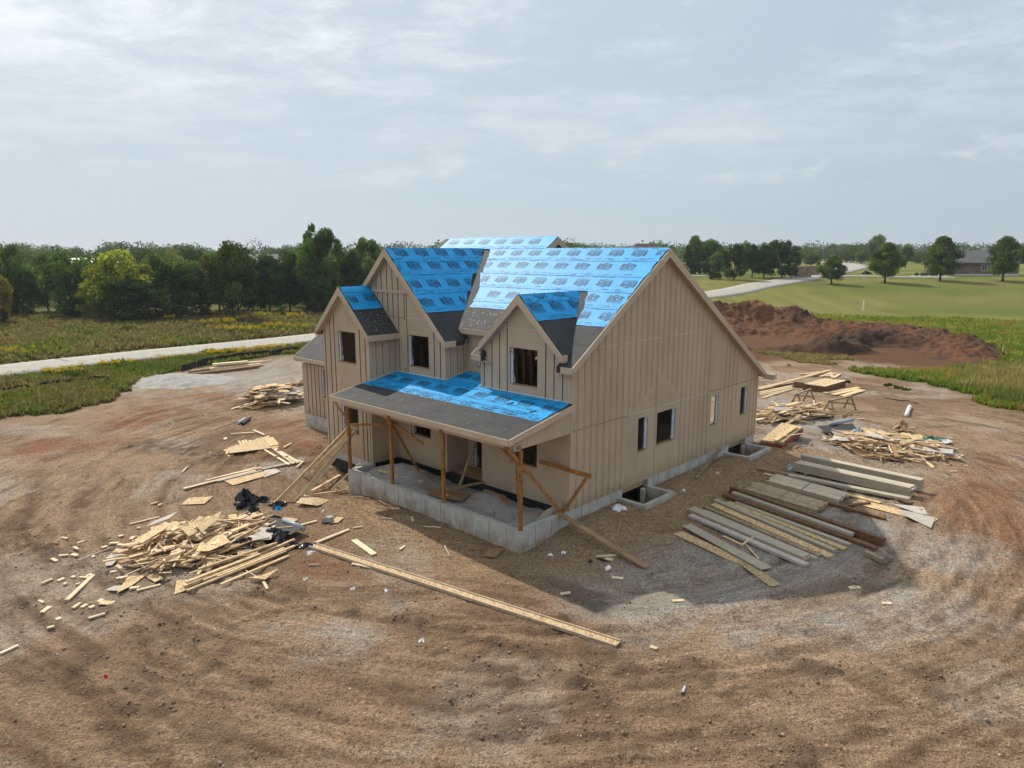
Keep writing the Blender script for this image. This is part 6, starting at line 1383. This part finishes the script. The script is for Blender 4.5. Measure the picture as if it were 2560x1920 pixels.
# goldenrod
def flowers(name,label,spots,seed,n_each,spread,hgt):
    rs=np.random.RandomState(seed); X=[];Y=[]
    for (x,y) in spots: X+=list(x+rs.randn(n_each)*spread); Y+=list(y+rs.randn(n_each)*spread*.6)
    X=np.array(X); Y=np.array(Y); d,_=seg_dist(X,Y,ROADL); k=d>4.6; X=X[k]; Y=Y[k]
    o=tufts(name,label,X,Y,hgt*.55,hgt,[(.055,.085,.02),(.07,.10,.025)],seed+1,7,.035,.3)
    n_=len(X); m_=26; hh=hgt*(.75+.35*rs.rand(n_)); P0=np.stack([X,Y,ground_height(X,Y)],-1)[:,None]+np.concatenate([rs.randn(n_,m_,2)*.13,(hh[:,None]*(.78+.3*rs.rand(n_,m_)))[...,None]],-1); P0=P0.reshape(-1,3)
    s=.022+.03*rs.rand(len(P0)); a=rs.randn(len(P0),3); a/=np.linalg.norm(a,axis=1)[:,None]; b=np.cross(a,rs.randn(len(P0),3)); b/=np.linalg.norm(b,axis=1)[:,None]
    V=np.stack([P0+a*s[:,None],P0+b*s[:,None],P0-a*s[:,None],P0-b*s[:,None]],1).reshape(-1,3); F=np.arange(len(V)).reshape(-1,4)
    c=np.repeat(np.array([[.60,.40,.015]])*(.6+.6*rs.rand(len(P0),1)),4,0)
    fo=obj('flower_heads',npmesh('flower_heads',V,F,c),MGRASS); fo['kind']='stuff'; fo.parent=o
flowers('goldenrod','yellow goldenrod in bloom along the near side of the road',[(-31.23,60.92),(-30.97,61.55),(-30.76,62.52),(-27.19,63.52),(-26.94,63.86),(-25.79,65.26),(-25.33,66.20),(-23.91,67.47),(-23.47,68.01),(-31.21,60.69),(-27.13,63.39),(-25.77,64.53),(-25.09,66.33),(-23.54,67.32),(-38.54,52.60),(-37.85,52.99),(-37.02,53.39),(-35.19,53.80),(-34.48,53.55),(-34.18,56.37),(-32.63,57.27)],401,14,.95,.62)
flowers('meadow_goldenrod','yellow goldenrod patches in the meadow beyond the road',[(-37.29,88.89),(-36.73,89.77),(-35.12,99.06),(-30.90,97.73),(-30.45,99.60),(-29.36,81.31),(-28.87,85.54),(-45.63,95.18),(-32.98,80.95),(-43.31,62.28),(-24.66,83.18),(-30.70,80.41)],403,13,1.0,.95)
# weeds and low bushes standing in the grass
def weeds(spots,label,hgt,grp,nn_=40):
    for i,p in enumerate(spots):
        X=np.array(p[0])+np.random.RandomState(i).randn(nn_)*hgt*.35; Y=np.array(p[1])+np.random.RandomState(i+50).randn(nn_)*hgt*.35
        o=tufts('weed_clump',label,X,Y,hgt*.5,hgt,[(.05,.085,.018),(.07,.10,.022)],500+i,9,.05,.6,None); o['category']='weed'; o['group']=grp
weeds([(-33.30,52.21),(-32.45,51.83),(-27.80,64.18),(-32.58,57.74),(-26.60,64.53)],'tall leafy weed clump standing in the grass beside the road',.75,'weed clumps beside the road')
weeds([(24.17,50.26),(26.62,49.00),(27.05,47.41),(26.77,48.07)],'small green weed growing in the bare soil right of the sawhorses',.32,'weeds in the bare soil',7)
weeds([(-45.57,83.18)],'low brown bush alone in the meadow beyond the road',.9,'brown bush')

# ---------------------------------------------------------------- trees
MLEAF=vcol_mat('foliage',.7,0,1,0,1,transl=.35)
MBARK=mat('bark',(.075,.055,.04),.95,(.045,.033,.025),6,bump=.5,bscale=8)
def leaves(C_,R_,n_,ls,rs,pal,flat=.75,pw=.38):
    """leaf quads spread through a set of clumps; centres C_, radii R_ (unit tree)"""
    C_=np.array(C_); R_=np.array(R_); w=R_**2; k=rs.choice(len(C_),n_,p=w/w.sum())
    d=rs.randn(n_,3); d/=np.linalg.norm(d,axis=1)[:,None]; r=(rs.rand(n_)**pw)
    P0=C_[k]+d*(r*R_[k])[:,None]*np.array([1,1,flat])
    nrm=d+rs.randn(n_,3)*.8; nrm/=np.linalg.norm(nrm,axis=1)[:,None]
    u=np.cross(nrm,rs.randn(n_,3)); u/=np.linalg.norm(u,axis=1)[:,None]; v=np.cross(nrm,u)
    s=ls*(.55+.9*rs.rand(n_))[:,None]
    V=np.stack([P0-u*s,P0-v*s*.62+u*s*.1,P0+u*s,P0+v*s*.62-u*s*.1],1).reshape(-1,3)
    cl=rs.rand(len(C_)); pal=np.array(pal); ci=np.clip((cl[k]+rs.randn(n_)*.22),0,.999)*len(pal); c=pal[ci.astype(int)]*(.75+.5*rs.rand(n_,1))*(.55+.85*rs.rand(len(C_)))[k][:,None]
    return V,np.repeat(c,4,0)
def tree_mesh(kind,seed,pal,n_=9000):
    rs=np.random.RandomState(seed); C_=[];R_=[]
    m=MB()
    if kind=='oak':
        tr=.13; N=48
        for i in range(N):
            while True:
                q=rs.uniform(-1,1,3)
                if .12<np.dot(q,q)<1: break
            z=.54+.38*q[2]; wr=.40*(1-.25*max(0,q[2])**2); C_.append((q[0]*wr,q[1]*wr,z)); R_.append(rs.uniform(.09,.17))
        ls=.021
    elif kind=='tall':
        tr=.15; N=40
        for i in range(N):
            z=rs.uniform(.18,.95); wr=.42*math.sin(min(1,(1.06-z)*2.2)*math.pi/2)*rs.uniform(.4,1.1); a=rs.rand()*6.28; C_.append((wr*math.cos(a),wr*math.sin(a),z)); R_.append(rs.uniform(.07,.14))
        ls=.018
    elif kind=='pear':
        tr=.14; N=95
        for i in range(N):
            z=.2+.76*rs.rand()**.85; t_=(z-.2)/.76; wr=.40*(math.sin(math.pi*min(1,t_*.80+.16))**.75)*(1 if t_<.55 else 1-(t_-.55)*.95); a=rs.rand()*6.28; k=wr*rs.uniform(.35,.9); C_.append((k*math.cos(a),k*math.sin(a),z)); R_.append(rs.uniform(.095,.14))
        ls=.017
    elif kind=='cedar':
        tr=.03; N=70
        for i in range(N):
            z=.06+.9*rs.rand()**1.15; wr=.40*(1-z)**.75*rs.uniform(.5,1); a=rs.rand()*6.28; C_.append((wr*math.cos(a),wr*math.sin(a),z)); R_.append(.05+.075*(1-z))
        ls=.016
    elif kind=='bush':
        tr=.02; N=26
        for i in range(N):
            q=rs.uniform(-1,1,3); q/=max(1,np.linalg.norm(q)); C_.append((q[0]*.38,q[1]*.38,.48+.36*q[2])); R_.append(rs.uniform(.10,.17))
        ls=.026
    elif kind=='layered':
        tr=.07; N=64
        for i in range(N):
            z=.10+.82*rs.rand(); wr=.46*math.sqrt(max(.05,1-((z-.38)/.6)**2))*rs.uniform(.3,1); a=rs.rand()*6.28; C_.append((wr*math.cos(a),wr*math.sin(a),z)); R_.append(rs.uniform(.09,.16))
        ls=.020
    V,c=leaves(C_,R_,n_,ls,rs,pal,.62 if kind=='layered' else .8)
    V[:,2]=np.maximum(V[:,2],.02); V[:,2]*=1/np.percentile(V[:,2],99.8)
    crown=npmesh('crown_'+kind,V,np.arange(len(V)).reshape(-1,4),c)
    crown.materials.append(MLEAF)
    r0=.022 if kind not in('cedar','bush') else .016
    top=.72; m.tube([(0,0,-.03),(.004,0,tr*.5),(-.004,.005,tr),(.01,.0,.42),(0,.01,top)],[r0*1.4,r0,r0*.92,r0*.6,r0*.15],8)
    for i in np.argsort(-np.array(R_))[:12]:
        c_=np.array(C_[i]); z0=max(tr*.8,c_[2]*.55); mid=np.array([c_[0]*.45,c_[1]*.45,(z0+c_[2])/2+.02]); m.tube([(0,0,z0),tuple(mid),tuple(c_)],[r0*.45,r0*.28,r0*.08],5,False)
    trunk=pymesh('trunk_'+kind,m.v,m.f,True); trunk.materials.append(MBARK)
    return crown,trunk
GREEN=[(0.068,0.125,0.031),(0.091,0.161,0.036),(0.116,0.194,0.043),(0.143,0.212,0.052)]
DARK=[(0.034,0.064,0.024),(0.046,0.083,0.026),(0.057,0.095,0.030)]
YEL=[(0.210,0.255,0.041),(0.300,0.315,0.049),(0.390,0.375,0.055),(0.165,0.225,0.041)]
OCH=[(0.269,0.190,0.041),(0.336,0.246,0.045),(0.202,0.179,0.045)]
MID=[(0.087,0.154,0.040),(0.124,0.194,0.049),(0.154,0.212,0.059),(0.112,0.149,0.049)]
PEAR=[(0.068,0.120,0.029),(0.091,0.159,0.036),(0.115,0.173,0.040),(0.144,0.168,0.048)]
TM={}
def tm(kind,var,pal,n_=9000):
    key=(kind,var,id(pal))
    if key not in TM: TM[key]=tree_mesh(kind,hash((kind,var))%1 + var*13+len(kind),pal,n_)
    return TM[key]
TR=random.Random(9)
def tree(d,kind,var,pal,label,name='tree',group=None,wk=1.0,n_=9000,hk=1.0,cat='tree'):
    x,y,h_,w_=d; cr,tk=tm(kind,var,pal,n_); o=empty(name,(x,y,gz(x,y)),TR.uniform(0,6.28)); tag(o,label,cat,group)
    Wd={'oak':.95,'tall':.78,'pear':.86,'cedar':.82,'bush':1.0,'layered':1.0}[kind]
    s=Matrix.Diagonal((w_*wk/Wd,w_*wk/Wd,h_*hk,1)); obj('crown',cr,None,o,s); obj('trunk',tk,None,o,s); return o
# woodland edge on the left, from the left side of the picture to the house
tree((-67.99,93.46,6.98,3.94),'oak',1,OCH,'yellow brown tree cut off by the left edge of the picture')
tree((-74.56,106.58,10.21,5.67),'oak',2,GREEN,'tall soft green tree behind the dark cedar at far left','tree',None)
tree((-72.19,104.25,6.04,3.55),'cedar',1,DARK,'dark conical cedar near the left edge','cedar_tree')
tree((-64.05,103.11,9.20,7.66),'oak',3,GREEN,'broad green tree with yellowing top left of the big yellow tree')
tree((-63.82,100.57,3.80,3.12),'cedar',2,MID,'small grey green cedar in front of the broad green tree','cedar_tree')
tree((-62.10,101.28,5.56,3.46),'cedar',3,DARK,'dark cedar touching the big yellow green tree','cedar_tree')
tree((-54.78,100.04,9.44,10.01),'oak',4,YEL,'big yellow green tree in the middle of the left woods',n_=12000)
tree((-58.22,99.17,5.64,4.84),'layered',5,YEL,'low yellow green branches at the foot of the big yellow tree')
tree((-51.40,95.51,5.70,8.07),'layered',1,DARK,'low spreading dark green tree in front of the big yellow tree',n_=11000)
tree((-47.31,98.82,7.40,6.88),'layered',2,DARK,'dark rounded tree right of the spreading tree')
tree((-45.27,102.74,6.50,5.00),'layered',6,DARK,'dark tree half hidden left of the single trunk tree')
tree((-38.99,98.65,10.46,7.63),'oak',5,[(.055,.085,.02),(.08,.105,.024),(.11,.12,.028)],'upright tree on a clear single trunk at the edge of the meadow',n_=12000)
tree((-41.84,114.20,8.47,5.14),'layered',3,DARK,'dark dense tree right of the single trunk tree')
tree((-38.83,113.25,8.78,6.17),'layered',4,DARK,'dense dark tree in the middle of the thicket near the house',n_=11000)
tree((-34.69,110.48,9.24,6.32),'oak',6,DARK,'tall dark tree left of the tallest tree')
tree((-29.64,110.48,13.13,6.43),'tall',1,GREEN,'tallest tree of the left woods with an open top',n_=11000)
tree((-28.88,110.48,11.01,4.95),'tall',2,GREEN,'leafy tree just right of the tallest tree')
tree((-25.41,111.39,9.39,5.01),'layered',7,DARK,'dark tree behind the left gable of the house')
tree((-23.40,115.17,11.39,5.16),'tall',3,GREEN,'green tree rising beside the peak of the tall left gable')
tree((-29.47,106.48,4.28,3.80),'bush',1,DARK,'dark bush at the foot of the tallest tree','bush',cat='bush')
tree((-33.49,102.92,1.63,1.56),'bush',2,MID,'small round bush in the meadow near the house','bush',cat='bush')
tree((-66.09,91.21,2.10,1.79),'bush',3,DARK,'dark shrub at the foot of the yellow brown tree','bush',cat='bush')
for i,(d,k,v,pl) in enumerate((((-20.95,121.35,8.42,5.96),'oak',7,GREEN),((-33.43,115.17,10.31,5.95),'oak',6,GREEN),((-71.33,108.61,8.76,5.79),'oak',2,MID),((-54.25,107.59,8.94,6.60),'oak',3,MID),((-44.96,108.61,9.11,5.79),'oak',1,MID),((-77.34,104.63,9.45,5.57),'oak',4,GREEN),((-49.03,106.58,8.43,6.20),'oak',7,MID))):
    tree(d,k,v,pl,'green tree standing in the second row of the left woods','tree','second row of the left woods')
# young street trees on the lawn at right
for d,v,lb in (((64.84,144.37,5.70,5.07),1,'smallest round lawn tree, nearest the road'),((76.86,146.64,8.10,6.42),2,'second lawn tree from the road, egg shaped'),((90.65,150.76,9.14,6.92),3,'third lawn tree from the road, in front of the brick house'),((103.21,149.68,9.14,6.98),4,'rightmost lawn tree, at the corner of the brick house')):
    tree(d,'pear',v,PEAR,lb,'lawn_tree','round trees on the mown lawn',1.18,16000)
# grove beyond the road at right
for d,k,v,pl,lb in (((41.39,168.50,6.81,3.69),'cedar',4,DARK,'left one of two tall dark cedars behind the gable'),((43.92,170.66,6.58,3.24),'cedar',5,DARK,'right one of two tall dark cedars behind the gable'),((46.18,170.66,3.14,3.75),'bush',4,MID,'round green shrub beside the tall cedars'),((43.84,154.27,3.52,3.17),'cedar',6,DARK,'squat dark cedar at the edge of the far driveway'),((47.67,153.05,7.56,5.14),'layered',8,DARK,'dark full tree in the middle of the right grove'),((48.04,165.75,5.28,4.61),'oak',1,MID,'olive green tree behind the squat cedar'),((53.38,158.36,7.21,5.09),'oak',2,DARK,'dark tree with bare lower trunk in the right grove'),((55.74,157.77,7.45,5.53),'oak',6,DARK,'tall dark tree near the right end of the grove'),((59.69,157.77,7.90,7.60),'layered',9,DARK,'broad dark tree at the right end of the grove')):
    tree(d,k,v,pl,lb,'tree' if k!='cedar' else 'cedar_tree',n_=9000)
for d,k,v,pl in (((47.51,180.51,9.23,7.89),'oak',3,GREEN),((50.96,180.51,7.94,6.58),'oak',4,MID),((56.23,172.23,7.82,5.03),'oak',7,GREEN),((62.82,172.23,8.07,6.53),'oak',2,GREEN),((94.90,237.58,5.83,3.47),'oak',1,MID),((104.70,250.22,5.49,5.49),'oak',4,MID),((111.97,271.91,5.41,4.77),'oak',3,MID),((135.67,317.76,5.27,4.65),'oak',2,MID),((149.00,304.91,7.03,7.13),'oak',1,GREEN),((162.37,346.99,7.74,8.62),'oak',4,GREEN),((161.78,317.76,12.78,9.26),'oak',7,GREEN),((130.87,237.58,7.87,6.24),'oak',5,MID),((196.98,346.99,4.01,6.60),'bush',5,GREEN),((116.56,271.91,1.97,1.59),'bush',5,DARK)):
    tree(d,k,v,pl,'mid distance tree beyond the lawn and the side street','tree','mid distance trees at right',n_=9000)
# far woods all along the horizon: too far to tell the trees apart
rs=np.random.RandomState(4); VV=[];CC=[]
def far(x,y,h_,w_,n_,pal,ls):
    N=10; C_=[(rs.uniform(-.33,.33)*w_,rs.uniform(-.33,.33)*w_,h_*rs.uniform(.25,.86)) for _ in range(N)]; R_=[w_*rs.uniform(.18,.28) for _ in range(N)]
    v,c=leaves(C_,R_,n_,ls,rs,pal,.85,.36); v=v+np.array([x,y,float(G(x,y))]); v[:,2]=np.maximum(v[:,2],float(G(x,y))); VV.append(v); CC.append(c)
sc_=lambda p,k:[tuple(c*k for c in q) for q in p]
PALS=[sc_(GREEN,.75),sc_(MID,.72),DARK,sc_(MID,.65),sc_(GREEN,.85),sc_(YEL,.7)]
for k in range(95):   # deep wood behind the left edge trees
    y=rs.uniform(112,210); x=-rs.uniform(.08,.86)*y; far(x,y,rs.uniform(5.5,10.5)+.012*(y-100),rs.uniform(7,11),1500,PALS[rs.randint(6)],.25)
for k in range(170):
    y=rs.uniform(230,400); x=rs.uniform(-.88,.88)*y
    if x>0 and y<300 and .22<x/y<.75: continue
    far(x,y,(rs.uniform(9.5,13.5)-(4.2 if x>10 else (1.2 if x>-60 else 0)))*(.78+.45*float(vn(np.float64(x/45.),np.float64(2.2),5))),rs.uniform(10,16),1100,PALS[rs.randint(5)],.38)
for k in range(190):
    y=rs.uniform(450,900); x=rs.uniform(-.9,.9)*y; far(x,y,rs.uniform(11,16)-(4 if x>0 else 0),rs.uniform(16,28),500,PALS[rs.randint(4)],.75)
V=np.concatenate(VV); Cc=np.concatenate(CC)
tag(obj('distant_woods',npmesh('distant_woods',V,np.arange(len(V)).reshape(-1,4),Cc),MLEAF),'distant woodland closing the horizon behind everything','woods',kind='stuff')

# ---------------------------------------------------------------- far houses and small things in the distance
MBRICK=mat('grey_brown_brick',(.20,.15,.12),.9,(.15,.11,.09),1.2); MSHING=mat('grey_shingles',(.125,.12,.125),.9,(.10,.095,.10),.8); MSHB=mat('brown_shingles',(.13,.09,.075),.9,(.09,.06,.05),.6); MTRIMW=mat('white_trim',(.62,.6,.56),.6); MGLASS=mat('window_glass',(.03,.035,.045),.15,spec=.6); MSTONE=mat('tan_stone',(.34,.26,.18),.9,(.2,.15,.1),1.5)
def hip_house(p,rz,L_,Wd,hw,hr,wm,rm,label,wins=(),over=.5,ridge=.45,base=True):
    o=empty('distant_house',(*p,gz(*p)),rz); tag(o,label,'house')
    MB().box(-L_/2,L_/2,-Wd/2,Wd/2,-1,hw).build('wall',wm,o)
    a,b=L_/2+over,Wd/2+over; r=max(.2,L_/2-Wd/2*ridge*2)
    rf=MB().add([(-a,-b,hw),(a,-b,hw),(a,b,hw),(-a,b,hw),(-r,0,hw+hr),(r,0,hw+hr),(-a,-b,hw-.25),(a,-b,hw-.25),(a,b,hw-.25),(-a,b,hw-.25)],[(0,1,5,4),(1,2,5),(2,3,4,5),(3,0,4),(6,7,1,0),(7,8,2,1),(8,9,3,2),(9,6,0,3),(9,8,7,6)]).build('roof',rm,o)
    if base: MB().box(-L_/2-.05,L_/2+.05,-Wd/2-.05,-Wd/2+.1,-.5,.35).build('base_course',MTRIMW,o)
    for x,z0,w_,h_ in wins:
        f=MB().box(x-w_/2-.12,x+w_/2+.12,-Wd/2-.06,-Wd/2+.05,z0-.12,z0+h_+.12).build('window_frame',MTRIMW,o); MB().box(x-w_/2,x+w_/2,-Wd/2-.08,-Wd/2+.02,z0,z0+h_).build('pane',MGLASS,f); MB().box(x-.03,x+.03,-Wd/2-.09,-Wd/2-.07,z0,z0+h_).build('mullion',MTRIMW,f)
    return o,rf
def place(c): return c
HB=(107.46,164.82,2.92,15.48)
hh,rf=hip_house((HB[0]+1.5,HB[1]+5),-.02,HB[3]*1.03,10.5,HB[2],HB[2]*.95,MBRICK,MSHING,'single storey brick house with grey hip roof behind the lawn trees',((HB[3]*.0,HB[2]*.38,1.0,HB[2]*.5),),.5,.34)
MB().box(HB[3]*.015+1.0,HB[3]*.015+1.12,-5.36,-5.25,0,HB[2]).build('downspout',MTRIMW,hh)
MB().add([(1,-3,HB[2]+.8),(9,-3,HB[2]+.8),(9,4,HB[2]+.8),(1,4,HB[2]+.8),(4,1,HB[2]*2.25),(6,1,HB[2]*2.25)],[(0,1,5,4),(1,2,5),(2,3,4,5),(3,0,4)]).build('upper_roof',MSHING,hh)
H2=(220.23,382.12,7.98,11.72)
hh,_=hip_house((H2[0],H2[1]),.3,H2[3]*.9,11,H2[2]*.55,H2[2]*.42,mat('cream_wall',(.5,.42,.31),.85),mat('dark_shingles',(.06,.06,.07),.9),'cream house with dark roof half hidden behind the lawn trees',((2,2.5,1.2,1.4),(4.5,2.5,1.2,1.4),(4.5,.5,1.2,1.4)),.6,.4)
H3=(203.14,970.83,16.73,66.60)
hh,rf=hip_house((31.0,168),.25,10,8,4.4,3.2,MSTONE,MSHB,'large house with brown tiled hip roof showing above the blue roof',(),.6,.35)
MB().box(-6.6,-5.8,-1.5,-.2,3,6.9).build('chimney',MSTONE,rf)
hip_house((-52,150),.4,16,11,5.2,3.6,MTRIMW,mat('pale_shingles',(.22,.205,.19),.9),'pale roofed house among the trees left of the thicket',(),.6,.4)
hip_house((-108,190),.1,20,9,6.2,1.4,mat('barn_red',(.2,.1,.07),.8),mat('barn_roof_metal',(.7,.72,.75),.4),'barn with a bright metal roof in the left woods',(),.5,.2)
o=MB().box(-5,5,-3,3,0,7.6).build('green_shed',mat('green_metal',(.03,.07,.05),.6)); o.location=(-36,135,0); tag(o,'flat dark green building among the trees left of the house','shed')
def stone_wall(p,w_,d_,h_,label):
    root=empty('stone_wall',(*p,gz(*p)),.15); tag(root,label,'stone wall'); rr_=random.Random(int(p[0]*10)); z=0
    for r_ in range(4):
        x=-w_/2
        while x<w_/2-.05:
            l=min(rr_.uniform(.5,1.0),w_/2-x); stick('stone',(x,0,z+h_/8),(x+l-.03,0,z+h_/8),d_*rr_.uniform(.92,1.05),h_/4*.95,MSTONE,root); x+=l
        z+=h_/4
    stick('coping',(-w_/2-.1,0,h_+.06),(w_/2+.1,0,h_+.06),d_*1.15,.14,MTRIMW if False else MSTONE,root)
stone_wall((64.87,158.97),3.4,1.2,2.2,'nearer stone gateway wall left of the road in the distance'); stone_wall((69.63,166.77),4.6,1.2,2.0,'farther stone gateway wall left of the road in the distance')
o=MB().box(-.08,.08,-.08,.08,0,1.6).build('white_stake',MTRIMW); x,y=(54.26,109.08); o.location=(x,y,gz(x,y)); tag(o,'white marker post standing in the lawn beyond the mound','post')
x,y=(45.01,64.18); tag(wstick('lath_stake',Vector((x,y,gz(x,y))),Vector((x+.1,y,gz(x,y)+.9)),.06,.03,MPALE,'thin pale stake at the right end of the earth mound','stake'))
x,y=(86.26,173.82); crumple('utility_box',(x,y),1.0,.7,MBLACK,'small dark box on the grass beside the side street','box',91)
root=empty('flower_bed',(*(94.70,161.63),gz(*(94.70,161.63)))); tag(root,'low bed of shrubs with pale edging left of the brick house','flower bed')
MB().tube([(4.2*math.cos(a/10*6.283),1.4*math.sin(a/10*6.283),.06) for a in range(11)],.14,6,False).build('edging',MTRIMW,root)
for k in range(6):
    cr,tk=tm('bush',5,MID); obj('shrub',cr,None,root,Matrix.Translation((-2.8+1.1*k,.2*(-1)**k,0))@Matrix.Diagonal((1.1,1.1,.9,1)))

# ---------------------------------------------------------------- hazy air
hz_=MB().box(-5400,5400,-200,6800,-4.5,26).build('haze',None)
m=bpy.data.materials.new('haze'); t=NT(nodes_of(m))
pv_=t.n('ShaderNodeVolumePrincipled',i={'Color':(.80,.87,.95),'Density':.00022,'Anisotropy':.25})
t.nt.links.new(pv_.outputs[0],t.n('ShaderNodeOutputMaterial').inputs['Volume'])
hz_.data.materials.append(m); tag(hz_,'thin pale summer haze filling the air','haze',kind='stuff')
for o in COL.objects:
    if o.parent is None and 'category' in o and 'kind' not in o: o['kind']='thing'
# alike things in a short row are told apart by their place in it
ORD=['leftmost','second from left','third from left','fourth from left','fifth from left','sixth from left','seventh from left','eighth from left','ninth from left','tenth from left','eleventh from left','twelfth from left','thirteenth from left','fourteenth from left','fifteenth from left','sixteenth from left','seventeenth from left','eighteenth from left']
def spot(o):
    if o.type=='MESH' and o.location.length<1e-6: v=o.data.vertices; c=sum((q.co for q in v),Vector())/len(v); return o.matrix_basis@c
    return o.matrix_basis.translation
same={}
for o in COL.objects:
    if o.parent is None and 'category' in o: same.setdefault(o['label'],[]).append(o)
for lb,os_ in same.items():
    if 1<len(os_)<=18:
        os_.sort(key=lambda o:math.atan2(spot(o).x,spot(o).y))
        for k,o in enumerate(os_):
            if len((lb+' '+ORD[k]).split())<=16: o['label']=(lb+', '+('rightmost' if k==len(os_)-1 else ORD[k]))
